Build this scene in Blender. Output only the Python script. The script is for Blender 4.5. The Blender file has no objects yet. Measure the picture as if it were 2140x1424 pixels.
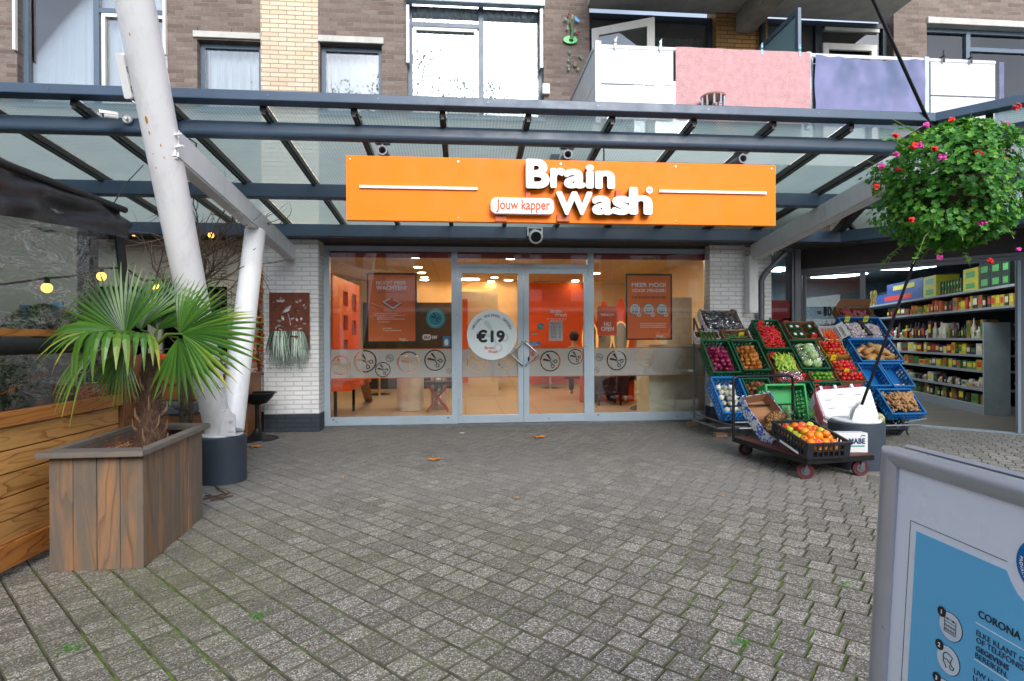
import bpy, bmesh, math, random
from mathutils import Vector, Matrix, noise
random.seed(7)
SC = bpy.context.scene
COL = SC.collection
R_ = math.radians
# ------------------------------------------------------------------ camera
CAMH = 1.2; FPX = 1150.0; PSI = R_(4.88); PITCH = -0.0026; ROLL = 0.0045
CP = Vector((0, 0, CAMH))
Fv = Vector((math.sin(PSI) * math.cos(PITCH), math.cos(PSI) * math.cos(PITCH), math.sin(PITCH)))
R0 = Vector((math.cos(PSI), -math.sin(PSI), 0)); U0 = R0.cross(Fv)
Rv = (R0 * math.cos(ROLL) - U0 * math.sin(ROLL)).normalized(); Uv = (U0 * math.cos(ROLL) + R0 * math.sin(ROLL)).normalized()
cam_d = bpy.data.cameras.new('camera'); cam = bpy.data.objects.new('camera', cam_d); COL.objects.link(cam)
cam_d.sensor_width = 36; cam_d.lens = FPX / 2140 * 36; cam_d.clip_start = 0.05; cam_d.clip_end = 600
m = Matrix((Rv, Uv, -Fv)).transposed().to_4x4(); m.translation = CP; cam.matrix_world = m
SC.camera = cam
# ------------------------------------------------------------------ world, sun, exposure
SUN_EL = R_(29); SUN_AZ = R_(168)      # azimuth from +Y clockwise: behind the camera, veiled by cloud
w = bpy.data.worlds.new('World'); SC.world = w; w.use_nodes = True
nt = w.node_tree; nt.nodes.clear()
sky = nt.nodes.new('ShaderNodeTexSky'); sky.sky_type = 'NISHITA'; sky.sun_disc = False
sky.sun_elevation = SUN_EL; sky.sun_rotation = SUN_AZ; sky.dust_density = 1.5; sky.ozone_density = 2.5; sky.air_density = 1.0
hs = nt.nodes.new('ShaderNodeHueSaturation'); hs.inputs['Saturation'].default_value = 0.55
tc = nt.nodes.new('ShaderNodeTexCoord'); cn = nt.nodes.new('ShaderNodeTexNoise'); cn.inputs['Scale'].default_value = 3.5; cn.inputs['Detail'].default_value = 6
cr = nt.nodes.new('ShaderNodeMapRange'); cr.inputs[1].default_value = .35; cr.inputs[2].default_value = .7; cr.inputs[3].default_value = .85; cr.inputs[4].default_value = 1.6
mx = nt.nodes.new('ShaderNodeMix'); mx.data_type = 'RGBA'; mx.blend_type = 'MULTIPLY'; mx.inputs[0].default_value = 1
bg = nt.nodes.new('ShaderNodeBackground'); bg.inputs[1].default_value = 0.15
wo = nt.nodes.new('ShaderNodeOutputWorld')
nt.links.new(sky.outputs[0], hs.inputs['Color']); nt.links.new(tc.outputs['Generated'], cn.inputs[0]); nt.links.new(cn.outputs[0], cr.inputs[0])
nt.links.new(hs.outputs[0], mx.inputs[6]); nt.links.new(cr.outputs[0], mx.inputs[7]); nt.links.new(mx.outputs[2], bg.inputs[0]); nt.links.new(bg.outputs[0], wo.inputs[0])
sl = bpy.data.lights.new('sun', 'SUN'); sl.energy = 1.5; sl.angle = R_(34); sl.color = (1, .985, .96)
so = bpy.data.objects.new('sun', sl); COL.objects.link(so)
sd = Vector((math.sin(SUN_AZ) * math.cos(SUN_EL), math.cos(SUN_AZ) * math.cos(SUN_EL), math.sin(SUN_EL)))
so.rotation_euler = sd.to_track_quat('Z', 'Y').to_euler(); so.location = (0, -5, 12)
SC.view_settings.view_transform = 'Standard'; SC.view_settings.look = 'None'
SC.view_settings.exposure = 0.85; SC.view_settings.gamma = 1
SC.render.engine = 'CYCLES'
SC.cycles.max_bounces = 8; SC.cycles.transparent_max_bounces = 24; SC.cycles.diffuse_bounces = 4; SC.cycles.glossy_bounces = 4
SC.cycles.transmission_bounces = 6; SC.cycles.caustics_reflective = False; SC.cycles.caustics_refractive = False
SC.cycles.sample_clamp_indirect = 4; SC.cycles.use_denoising = True

# ------------------------------------------------------------------ measuring helpers: a photo pixel onto a real plane
def ray(px, py): return Fv + Rv * ((px - 1070) / FPX) + Uv * ((712 - py) / FPX)
def PY(px, py, Y): d = ray(px, py); return CP + d * (Y / d.y)
def PX(px, py, X): d = ray(px, py); return CP + d * (X / d.x)
def PZ(px, py, z=0.0): d = ray(px, py); return CP + d * ((z - CAMH) / d.z)
def PN(px, py, O, n): d = ray(px, py); return CP + d * ((O - CP).dot(n) / d.dot(n))

# ------------------------------------------------------------------ mesh building
class MB:
    def __init__(s): s.v = []; s.f = []; s.r = []; s.mi = []
    def add(s, vs, fs, rnd=None, M=None, mi=0):
        b = len(s.v); r = random.random() if rnd is None else rnd
        for p in vs:
            p = Vector(p)
            if M: p = M @ p
            s.v.append(p)
        for f in fs: s.f.append([i + b for i in f]); s.r.append(r); s.mi.append(mi)
        return s
    def box(s, a, b, rnd=None, M=None, mi=0):
        x0, y0, z0 = [min(a[i], b[i]) for i in range(3)]; x1, y1, z1 = [max(a[i], b[i]) for i in range(3)]
        vs = [(x0,y0,z0),(x1,y0,z0),(x1,y1,z0),(x0,y1,z0),(x0,y0,z1),(x1,y0,z1),(x1,y1,z1),(x0,y1,z1)]
        return s.add(vs, [(0,3,2,1),(4,5,6,7),(0,1,5,4),(1,2,6,5),(2,3,7,6),(3,0,4,7)], rnd, M, mi)
    def bar(s, p, q, w, h, up=(0,0,1), rnd=None, mi=0):     # box beam from p to q, section w (sideways) x h (up), centred
        p = Vector(p); q = Vector(q); d = (q - p).normalized(); up = Vector(up)
        sx = d.cross(up).normalized(); uu = sx.cross(d).normalized()
        vs = []
        for c in (p, q):
            for a, b in ((-1,-1),(1,-1),(1,1),(-1,1)): vs.append(c + sx * (a*w/2) + uu * (b*h/2))
        return s.add(vs, [(0,3,2,1),(4,5,6,7),(0,1,5,4),(1,2,6,5),(2,3,7,6),(3,0,4,7)], rnd, None, mi)
    def prof(s, p, q, pts, up=(0,0,1), rnd=None, caps=True):   # profile [(a,b)] swept from p to q
        p = Vector(p); q = Vector(q); d = (q - p).normalized(); up = Vector(up)
        sx = d.cross(up).normalized(); uu = sx.cross(d).normalized(); n = len(pts)
        vs = [p + sx*a + uu*b for a, b in pts] + [q + sx*a + uu*b for a, b in pts]
        fs = [(i, (i+1) % n, n + (i+1) % n, n + i) for i in range(n)]
        if caps: fs += [tuple(range(n-1, -1, -1)), tuple(range(n, 2*n))]
        return s.add(vs, fs, rnd)
    def tube(s, pts, rad, n=10, rnd=None, caps=True, M=None, flat=1.0):
        pts = [Vector(p) for p in pts]; k = len(pts)
        if not isinstance(rad, (list, tuple)): rad = [rad] * k
        vs = []; prev = None
        for i, p in enumerate(pts):
            d = (pts[min(i+1, k-1)] - pts[max(i-1, 0)])
            if d.length < 1e-9: d = Vector((0,0,1))
            d.normalize()
            if prev is None:
                a = Vector((1,0,0)) if abs(d.x) < .8 else Vector((0,1,0)); sx = d.cross(a).normalized()
            else: sx = (prev - d * prev.dot(d)).normalized()
            prev = sx; sy = d.cross(sx)
            for j in range(n):
                t = 2*math.pi*j/n; vs.append(p + (sx*math.cos(t) + sy*math.sin(t)*flat) * rad[i])
        fs = []
        for i in range(k-1):
            for j in range(n): fs.append((i*n+j, i*n+(j+1) % n, (i+1)*n+(j+1) % n, (i+1)*n+j))
        if caps: fs += [tuple(range(n-1, -1, -1)), tuple(range((k-1)*n, k*n))]
        return s.add(vs, fs, rnd, M)
    def lathe(s, prof, n=16, c=(0,0,0), rnd=None, M=None, wob=0):
        c = Vector(c); vs = []; k = len(prof)
        for r, z in prof:
            for j in range(n):
                t = 2*math.pi*j/n; rr = r * (1 + wob * math.sin(j*2.3 + z*9)); vs.append(c + Vector((rr*math.cos(t), rr*math.sin(t), z)))
        fs = []
        for i in range(k-1):
            for j in range(n): fs.append((i*n+j, i*n+(j+1) % n, (i+1)*n+(j+1) % n, (i+1)*n+j))
        fs += [tuple(range(n-1, -1, -1)), tuple(range((k-1)*n, k*n))]
        return s.add(vs, fs, rnd, M)
    def cyl(s, p, q, r, n=20, rnd=None): return s.tube([p, q], r, n, rnd)
    def ball(s, c, r, n=12, k=8, rnd=None, sc=(1,1,1), M=None, lump=0):
        vs = []; c = Vector(c)
        for i in range(k+1):
            ph = math.pi*i/k
            for j in range(n):
                t = 2*math.pi*j/n; d = Vector((math.sin(ph)*math.cos(t), math.sin(ph)*math.sin(t), -math.cos(ph)))
                q = r * (1 + (lump * noise.noise(d*2.3 + c*7) if lump else 0)); vs.append(c + Vector((d.x*sc[0], d.y*sc[1], d.z*sc[2])) * q)
        fs = []
        for i in range(k):
            for j in range(n): fs.append((i*n+j, i*n+(j+1) % n, (i+1)*n+(j+1) % n, (i+1)*n+j))
        return s.add(vs, fs, rnd, M)
    def quad(s, a, b, c, d, rnd=None, mi=0): return s.add([a, b, c, d], [(0,1,2,3)], rnd, None, mi)
    def prism(s, pts, F, c0, c1, rnd=None):     # 2d polygon in frame F, thickness c0..c1 along its normal
        n = len(pts); vs = [F(a, b, c0) for a, b in pts] + [F(a, b, c1) for a, b in pts]
        fs = [tuple(range(n-1, -1, -1)), tuple(range(n, 2*n))] + [(i, (i+1) % n, n+(i+1) % n, n+i) for i in range(n)]
        return s.add(vs, fs, rnd)
    def build(s, name, mat, parent=None, smooth=False, bev=0, ang=40, weld=False):
        if parent is None:
            xs = [p.x for p in s.v]; ys = [p.y for p in s.v]; zs = [p.z for p in s.v]
            O = Matrix.Translation(((min(xs)+max(xs))/2, (min(ys)+max(ys))/2, min(zs)))
        else: O = OFF[parent.name]
        Oi = O.inverted()
        me = bpy.data.meshes.new(name); me.from_pydata([Oi @ p for p in s.v], [], s.f)
        if isinstance(mat, (list, tuple)):
            for mm in mat: me.materials.append(mm)
            me.polygons.foreach_set('material_index', s.mi)
        else: me.materials.append(mat)
        at = me.attributes.new('rnd', 'FLOAT', 'FACE'); at.data.foreach_set('value', s.r)
        if bev or weld:
            bm = bmesh.new(); bm.from_mesh(me)
            if weld: bmesh.ops.remove_doubles(bm, verts=bm.verts, dist=1e-5)
            if bev:
                es = [e for e in bm.edges if len(e.link_faces) == 2 and e.calc_face_angle(0) > R_(30)]
                bmesh.ops.bevel(bm, geom=es, offset=bev, segments=2, affect='EDGES', clamp_overlap=True)
            bm.to_mesh(me); bm.free()
        if smooth:
            me.shade_smooth(); me.set_sharp_from_angle(angle=R_(ang))
        o = bpy.data.objects.new(name, me); COL.objects.link(o)
        if parent is None: o.matrix_world = O
        else: o.parent = parent
        OFF[o.name] = O
        return o
OFF = {}
def tag(o, label=None, cat=None, group=None, kind=None):
    if label: o['label'] = label
    if cat: o['category'] = cat
    if group: o['group'] = group
    if kind: o['kind'] = kind
    return o
def thing(name, label, cat, loc=(0,0,0), group=None, M=None):
    o = bpy.data.objects.new(name, None); COL.objects.link(o); o.empty_display_size = .1
    Mx = M if M is not None else Matrix.Translation(loc)
    o.matrix_world = Mx; OFF[o.name] = Mx
    return tag(o, label, cat, group)
def struct(o): o['kind'] = 'structure'; return o
def dup(root, M, label=None, group=None):
    def cp(o, par):
        c = o.copy(); COL.objects.link(c)
        if par: c.parent = par
        for ch in [x for x in KIDS.get(o.name, [])]: cp(ch, c)
        return c
    if root.name not in KIDS:
        def idx(o):
            KIDS[o.name] = list(o.children)
            for x in o.children: idx(x)
        idx(root)
    r = cp(root, None); r.matrix_world = M
    if label: r['label'] = label
    if group: r['group'] = group
    return r
KIDS = {}
class Fr:                                    # a local frame: origin, right, up, outward normal
    def __init__(s, O, u, v, n=None):
        s.O = Vector(O); s.u = Vector(u).normalized(); s.v = Vector(v).normalized(); s.n = Vector(n).normalized() if n is not None else s.u.cross(s.v).normalized()
    def __call__(s, a, b, c=0): return s.O + s.u*a + s.v*b + s.n*c
    def inv(s, p): d = Vector(p) - s.O; return d.dot(s.u), d.dot(s.v)
    def px(s, x, y): return s.inv(PN(x, y, s.O, s.n))          # photo pixel -> frame coordinates on this plane
    def mat(s, a=0, b=0, c=0):
        m = Matrix((s.u, s.v, s.n)).transposed().to_4x4(); m.translation = s(a, b, c); return m
def circ(a, b, r, n=32, ry=None): return [(a + r*math.cos(2*math.pi*i/n), b + (ry or r)*math.sin(2*math.pi*i/n)) for i in range(n)]
def rrect(a0, b0, a1, b1, r, n=5):
    out = []
    for cx, cy, t0 in ((a1-r, b0+r, -90), (a1-r, b1-r, 0), (a0+r, b1-r, 90), (a0+r, b0+r, 180)):
        for i in range(n+1): t = R_(t0 + 90*i/n); out.append((cx + r*math.cos(t), cy + r*math.sin(t)))
    return out
def curve_mesh(cu):
    ob = bpy.data.objects.new('tmp', cu); COL.objects.link(ob); dg = bpy.context.evaluated_depsgraph_get(); dg.update()
    me = bpy.data.meshes.new_from_object(ob.evaluated_get(dg)); bpy.data.objects.remove(ob)
    vs = [v.co.copy() for v in me.vertices]; fs = [tuple(p.vertices) for p in me.polygons]; bpy.data.meshes.remove(me); return vs, fs
def fill2d(loops, thick):                    # even-odd filled plate with holes
    cu = bpy.data.curves.new('tmp', 'CURVE'); cu.dimensions = '2D'; cu.fill_mode = 'BOTH'; cu.extrude = thick/2
    for L in loops:
        sp = cu.splines.new('POLY'); sp.points.add(len(L)-1); sp.use_cyclic_u = True
        for i, (a, b) in enumerate(L): sp.points[i].co = (a, b, 0, 1)
    return curve_mesh(cu)
def text2d(t, bold=0.0, thick=.002, spacing=1.0, shear=0):
    bold_r = bold if bold > .015 else 0; bold = 0 if bold_r else bold; spacing = spacing + bold_r*1.2
    cu = bpy.data.curves.new('tmp', 'FONT'); cu.body = t; cu.size = 1; cu.offset = bold; cu.extrude = .5; cu.space_character = spacing; cu.shear = shear
    cu.resolution_u = 5
    vs, fs = curve_mesh(cu)
    if not vs: return vs, fs, (0,0,1,1)
    if bold_r:
        b0 = list(vs); f0 = list(fs); nd = 10 if bold_r > .035 else 6
        for q in range(nd):
            t = 2*math.pi*q/nd; k = len(vs); e = 1 - .012*(q+1)
            vs += [Vector((v.x + bold_r*math.cos(t), v.y + bold_r*math.sin(t), v.z*e)) for v in b0]; fs += [tuple(i+k for i in f) for f in f0]
    x0 = min(v.x for v in vs); x1 = max(v.x for v in vs); y0 = min(v.y for v in vs); y1 = max(v.y for v in vs)
    return vs, fs, (x0, y0, x1, y1)
def letter(name, t, F, a0, b0, w=None, h=None, c0=0, thick=.002, bold=0.0, mat=None, parent=None, spacing=1.0, mb=None, align='L'):
    vs, fs, (x0, y0, x1, y1) = text2d(t, bold, 1, spacing)
    sx = sy = None
    if w: sx = w / (x1-x0)
    if h: sy = h / (y1-y0)
    sx = sx or sy; sy = sy or sx
    if align == 'C': a0 -= (x1-x0)*sx/2
    vv = [F(a0 + (v.x-x0)*sx, b0 + (v.y-y0)*sy, c0 + (v.z+.5)*thick) for v in vs]
    if mb is not None: mb.add(vv, fs); return None
    m = MB().add(vv, fs); return m.build(name, mat, parent)

# ------------------------------------------------------------------ materials
def lin(r, g=None, b=None):
    if g is None: g = b = r
    f = lambda c: (c/255/12.92 if c/255 <= .04045 else ((c/255+.055)/1.055)**2.4)
    return (f(r), f(g), f(b), 1)
class NT:
    def __init__(s, name):
        s.m = bpy.data.materials.new(name); s.m.use_nodes = True; s.t = s.m.node_tree; s.t.nodes.clear()
        s.out = s.n('OutputMaterial'); s.p = s.n('BsdfPrincipled'); s.l(s.p.outputs[0], s.out.inputs[0])
    def n(s, k, **kw):
        x = s.t.nodes.new('ShaderNode' + k)
        for a, b in kw.items(): setattr(x, a, b)
        return x
    def l(s, a, b): s.t.links.new(a, b)
    def val(s, x, i, v):
        if hasattr(v, 'is_output'): s.l(v, x.inputs[i])
        else: x.inputs[i].default_value = v
    def math(s, op, a, b=0, c=0):
        x = s.n('Math', operation=op); s.val(x, 0, a); s.val(x, 1, b)
        if c: s.val(x, 2, c)
        return x.outputs[0]
    def noise(s, co, scale, detail=4, rough=.55, dist=0):
        x = s.n('TexNoise'); s.l(co, x.inputs['Vector']); x.inputs['Scale'].default_value = scale; x.inputs['Detail'].default_value = detail
        x.inputs['Roughness'].default_value = rough; x.inputs['Distortion'].default_value = dist; return x.outputs[0]
    def mr(s, a, f0, f1, t0, t1):
        x = s.n('MapRange'); s.val(x, 0, a)
        for i, v in enumerate((f0, f1, t0, t1)): x.inputs[i+1].default_value = v
        return x.outputs[0]
    def mix(s, fac, a, b, mode='MIX'):
        x = s.n('Mix', data_type='RGBA', blend_type=mode); s.val(x, 0, fac); s.val(x, 6, a); s.val(x, 7, b); return x.outputs[2]
    def ramp(s, fac, stops):
        x = s.n('ValToRGB'); s.l(fac, x.inputs[0]); e = x.color_ramp.elements
        while len(e) < len(stops): e.new(.5)
        for i, (p, c) in enumerate(stops): e[i].position = p; e[i].color = c
        return x.outputs[0]
    def bump(s, h, strength=.3, dist=.01, prev=None):
        x = s.n('Bump'); x.inputs['Strength'].default_value = strength; x.inputs['Distance'].default_value = dist; s.l(h, x.inputs['Height'])
        if prev: s.l(prev, x.inputs['Normal'])
        s.l(x.outputs[0], s.p.inputs['Normal']); return x.outputs[0]
    def pos(s): return s.n('NewGeometry').outputs['Position']
    def obj(s): return s.n('TexCoord').outputs['Object']
    def attr(s): return s.n('Attribute', attribute_name='rnd').outputs['Fac']
    def objrnd(s): return s.n('ObjectInfo').outputs['Random']
    def scl(s, co, v):
        x = s.n('Mapping'); s.l(co, x.inputs[0]); x.inputs['Scale'].default_value = v; return x.outputs[0]
MATS = {}
def mat(name, col, rough=.5, metal=0, var=.12, vs=6, bump=0, bs=60, spec=.5, rnd=0, grime=0, coat=0, aniso=0, hue2=None, trans=0, sss=0):
    if name in MATS: return MATS[name]
    k = NT(name); co = k.obj(); c = k.mix(k.mr(k.noise(co, vs, 5), .3, .7, 0, 1), [x*(1-var) for x in col[:3]]+[1], [min(1, x*(1+var)) for x in col[:3]]+[1])
    if hue2: c = k.mix(k.mr(k.noise(co, vs*.6, 3), .45, .6, 0, 1), c, hue2)
    if rnd:
        a = k.math('ADD', k.attr(), k.objrnd()); a = k.math('FRACT', a)
        h = k.n('HueSaturation'); k.l(c, h.inputs['Color']); k.l(k.mr(a, 0, 1, 1-rnd, 1+rnd), h.inputs['Value']); k.l(k.mr(k.math('FRACT', k.math('MULTIPLY', a, 7.3)), 0, 1, .5-rnd*.06, .5+rnd*.06), h.inputs['Hue']); c = h.outputs[0]
    if grime: c = k.mix(k.mr(k.noise(k.scl(co, (3, 3, .6)), 3, 8, .7), .5, .8, 0, grime), c, lin(70, 62, 50))
    k.l(c, k.p.inputs['Base Color']); k.l(k.mr(k.noise(co, vs*3, 4), .3, .7, max(.03, rough-.08), min(1, rough+.08)), k.p.inputs['Roughness'])
    k.p.inputs['Metallic'].default_value = metal; k.p.inputs['Specular IOR Level'].default_value = spec; k.p.inputs['Coat Weight'].default_value = coat
    if trans: k.p.inputs['Transmission Weight'].default_value = trans
    if bump: k.bump(k.noise(co, bs, 6), bump, .01)
    MATS[name] = k.m; return k.m
def emis(name, col, s):
    if name in MATS: return MATS[name]
    k = NT(name); k.p.inputs['Base Color'].default_value = col; k.p.inputs['Emission Color'].default_value = col; k.p.inputs['Emission Strength'].default_value = s; MATS[name] = k.m; return k.m
def brick(name, c1, c2, mortar, bw=.22, bh=.06, ms=.006, vary=None, rough=.85, bump=.6, white=0):
    k = NT(name); g = k.pos(); sp = k.n('SeparateXYZ'); k.l(g, sp.inputs[0]); cb = k.n('CombineXYZ')
    k.l(k.math('ADD', sp.outputs[0], sp.outputs[1]), cb.inputs[0]); k.l(sp.outputs[2], cb.inputs[1])
    wob = k.n('VectorMath', operation='SCALE'); nz = k.n('TexNoise'); k.l(cb.outputs[0], nz.inputs[0]); nz.inputs['Scale'].default_value = 9; k.l(nz.outputs['Color'], wob.inputs[0]); wob.inputs['Scale'].default_value = .006
    ad = k.n('VectorMath', operation='ADD'); k.l(cb.outputs[0], ad.inputs[0]); k.l(wob.outputs[0], ad.inputs[1])
    b = k.n('TexBrick'); k.l(ad.outputs[0], b.inputs['Vector']); b.inputs['Scale'].default_value = 1; b.inputs['Brick Width'].default_value = bw; b.inputs['Row Height'].default_value = bh
    b.inputs['Mortar Size'].default_value = ms; b.inputs['Mortar Smooth'].default_value = .25; b.inputs['Color1'].default_value = c1; b.inputs['Color2'].default_value = c2; b.inputs['Mortar'].default_value = mortar; b.inputs['Bias'].default_value = 0
    b.offset = .5; b.squash = 1
    c = b.outputs['Color']
    n1 = k.noise(ad.outputs[0], 14, 6, .65); n2 = k.noise(ad.outputs[0], 2.2, 5, .6); n3 = k.noise(k.scl(ad.outputs[0], (1, 3, 1)), 30, 6, .7)
    c = k.mix(k.mr(n1, .3, .75, 0, .5), c, vary or c2); c = k.mix(k.mr(n2, .35, .75, 0, .35), c, [x*.55 for x in c1[:3]]+[1])
    if white: c = k.mix(k.mr(n3, .56, .78, 0, white), c, lin(190, 185, 182))
    k.l(c, k.p.inputs['Base Color']); k.p.inputs['Roughness'].default_value = rough
    h = k.math('SUBTRACT', k.math('MULTIPLY', n3, .35), b.outputs['Fac']); k.bump(h, bump, .008)
    MATS[name] = k.m; return k.m
def wood(name, c1, c2, axis=2, sc=1.0, rough=.55, rings=14, weather=None, contrast=1.0, bump=.25):
    k = NT(name); g = k.obj(); at = k.attr(); 
    off = k.n('VectorMath', operation='ADD'); k.l(g, off.inputs[0]); cb = k.n('CombineXYZ'); k.l(k.math('MULTIPLY', at, 13.7), cb.inputs[0]); k.l(k.math('MULTIPLY', at, 7.1), cb.inputs[1]); k.l(k.math('MULTIPLY', at, 19.3), cb.inputs[2]); k.l(cb.outputs[0], off.inputs[1])
    s = [1, 1, 1]; s[axis] = .13; co = k.scl(off.outputs[0], tuple(x*sc for x in s))
    n = k.noise(co, 3.2, 3, .5); fine = k.noise(k.scl(off.outputs[0], tuple((x if x < .5 else 1)*sc for x in s)), 70, 4, .6)
    r = k.math('FRACT', k.math('MULTIPLY', n, rings)); r = k.math('PINGPONG', r, .5); thin = k.mr(k.math('FRACT', k.math('MULTIPLY', n, rings*2.0)), .72, 1.0, 0, .75*contrast)
    r = k.math('ADD', k.math('ADD', k.math('MULTIPLY', r, .45*contrast), thin), k.math('MULTIPLY', fine, .4))
    c = k.mix(k.mr(r, .1, 1.0, 0, 1), c1, c2)
    h = k.n('HueSaturation'); k.l(c, h.inputs['Color']); k.l(k.mr(at, 0, 1, .8, 1.15), h.inputs['Value']); c = h.outputs[0]
    if weather:
        wn = k.noise(k.scl(off.outputs[0], tuple(x*1.0 for x in [2.2 if i != axis else .35 for i in range(3)])), 4, 8, .7)
        c = k.mix(k.mr(wn, .36, .56, 0, .9), c, weather)
    k.l(c, k.p.inputs['Base Color']); k.p.inputs['Roughness'].default_value = rough
    k.bump(k.math('ADD', r, fine), bump, .003); MATS[name] = k.m; return k.m
def glassy(name, tint=(1,1,1,1), boost=1.0, rough=0.0, wav=0, base=.04):
    k = NT(name); tr = k.n('BsdfTransparent'); tr.inputs[0].default_value = tint; gl = k.n('BsdfGlossy'); gl.inputs['Roughness'].default_value = rough
    fr = k.n('Fresnel'); fr.inputs[0].default_value = 1.5; mx = k.n('MixShader'); k.l(k.math('MINIMUM', k.math('ADD', k.math('MULTIPLY', fr.outputs[0], boost), base-.04), 1.0), mx.inputs[0]); k.l(tr.outputs[0], mx.inputs[1]); k.l(gl.outputs[0], mx.inputs[2])
    if wav:
        bm = k.n('Bump'); bm.inputs['Strength'].default_value = wav; bm.inputs['Distance'].default_value = .05; k.l(k.noise(k.scl(k.obj(), (1,1,3)), 2.6, 3, .5, 1.0), bm.inputs['Height']); k.l(bm.outputs[0], gl.inputs['Normal']); k.l(bm.outputs[0], fr.inputs['Normal'])
    k.l(mx.outputs[0], k.out.inputs[0]); k.t.nodes.remove(k.p); MATS[name] = k.m; return k.m
def milky(name, col, clear=.35, rough=.5, rib=None, refl=.08, diff=.4):   # wired / frosted sheet: part clear, part diffusing
    k = NT(name); tr = k.n('BsdfTransparent'); tr.inputs[0].default_value = (.9,.95,.95,1); tl = k.n('BsdfTranslucent'); tl.inputs[0].default_value = col
    df = k.n('BsdfDiffuse'); df.inputs[0].default_value = col; gl = k.n('BsdfGlossy'); gl.inputs['Roughness'].default_value = .15
    a = k.n('MixShader'); a.inputs[0].default_value = diff; k.l(tl.outputs[0], a.inputs[1]); k.l(df.outputs[0], a.inputs[2])
    b = k.n('MixShader'); k.l(a.outputs[0], b.inputs[1]); k.l(tr.outputs[0], b.inputs[2]); b.inputs[0].default_value = clear
    c = k.n('MixShader'); c.inputs[0].default_value = refl; k.l(b.outputs[0], c.inputs[1]); k.l(gl.outputs[0], c.inputs[2]); k.l(c.outputs[0], k.out.inputs[0])
    if rib:
        sp = k.n('SeparateXYZ'); k.l(k.pos(), sp.inputs[0])
        f = lambda o, q: k.math('PINGPONG', k.math('FRACT', k.math('MULTIPLY', o, q)), .5)
        h = k.math('MULTIPLY', f(sp.outputs[0], rib), f(sp.outputs[1], rib)); k.l(k.mr(k.math('ADD', h, k.math('MULTIPLY', k.noise(k.pos(), 2.5, 4), .15)), .03, .22, clear+.22, clear-.2), b.inputs[0])
        bm = k.n('Bump'); bm.inputs['Strength'].default_value = .5; bm.inputs['Distance'].default_value = .004; k.l(h, bm.inputs['Height']); k.l(bm.outputs[0], gl.inputs['Normal'])
    k.t.nodes.remove(k.p); MATS[name] = k.m; return k.m

STEEL = mat('anthracite_steel', lin(66, 86, 108), .38, 0, .08, 3, spec=.5, grime=.25)
STEELD = mat('dark_aluminium', lin(58, 56, 54), .4, .3, .15, 8)
WHITEP = mat('white_painted_steel', lin(226, 226, 228), .4, 0, .04, 3, grime=.28, bump=.05, bs=8)
ALU = mat('grey_aluminium', lin(170, 186, 198), .35, .35, .05, 5)
WHITE = mat('white_plastic', lin(235, 235, 235), .4, 0, .03)
BLACK = mat('black_plastic', lin(22, 22, 24), .45, 0, .15)
BLACKM = mat('black_metal', lin(24, 26, 28), .4, .3, .2)
GREYM = mat('grey_galvanised', lin(120, 124, 128), .4, .7, .15, 12)
CHROME = mat('chrome', lin(200, 200, 205), .15, 1, .03)
ORANGE = mat('orange_paint', lin(252, 128, 0), .5, 0, .03, 2, spec=.25)
FRAMEB = mat('slate_blue_frame', lin(84, 100, 118), .4, 0, .06, 4)
CASEM = mat('white_casement', lin(222, 220, 214), .45, 0, .05, 4, grime=.15)
CONC = mat('concrete', lin(150, 146, 138), .85, 0, .2, 5, bump=.3, bs=80, grime=.35)
CONCL = mat('pale_concrete', lin(190, 188, 182), .8, 0, .12, 5, bump=.2, bs=90, grime=.35)
GLASS = glassy('window_glass', (.985,.99,.985,1), 1.2, 0, 0, .085)
GLASSU = glassy('upper_glass', (.92,.96,.98,1), 2.2, 0, 0, .15)
CURT = mat('net_curtain', lin(222, 226, 230), .9, 0, .03)
# ================================================================== SETTING
def dirt_ground():
    k = NT('joint_soil'); co = k.pos(); n = k.noise(co, 1.1, 5, .6); n2 = k.noise(co, 24, 5, .6)
    c = k.mix(k.mr(n2, .3, .7, 0, 1), lin(52, 46, 34), lin(84, 78, 58))
    c2 = k.mix(k.mr(n2, .35, .7, 0, 1), lin(64, 92, 16), lin(116, 160, 24))
    f = k.mr(k.math('ADD', k.math('MULTIPLY', n, .75), k.math('MULTIPLY', k.noise(co, 6, 3), .25)), .465, .55, 0, 1)
    sp = k.n('SeparateXYZ'); k.l(co, sp.inputs[0])
    f = k.math('MULTIPLY', f, k.mr(sp.outputs[1], 3.2, 4.6, 1, .0))
    fs_ = k.mr(k.math('ADD', sp.outputs[1], k.math('MULTIPLY', k.noise(co, .8, 4), 2.2)), 4.4, 5.8, 0, .8); k.l(k.mix(fs_, k.mix(f, c, c2), lin(96, 92, 86)), k.p.inputs['Base Color']); k.p.inputs['Roughness'].default_value = 1; k.bump(n2, .8, .01); return k.m
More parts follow.
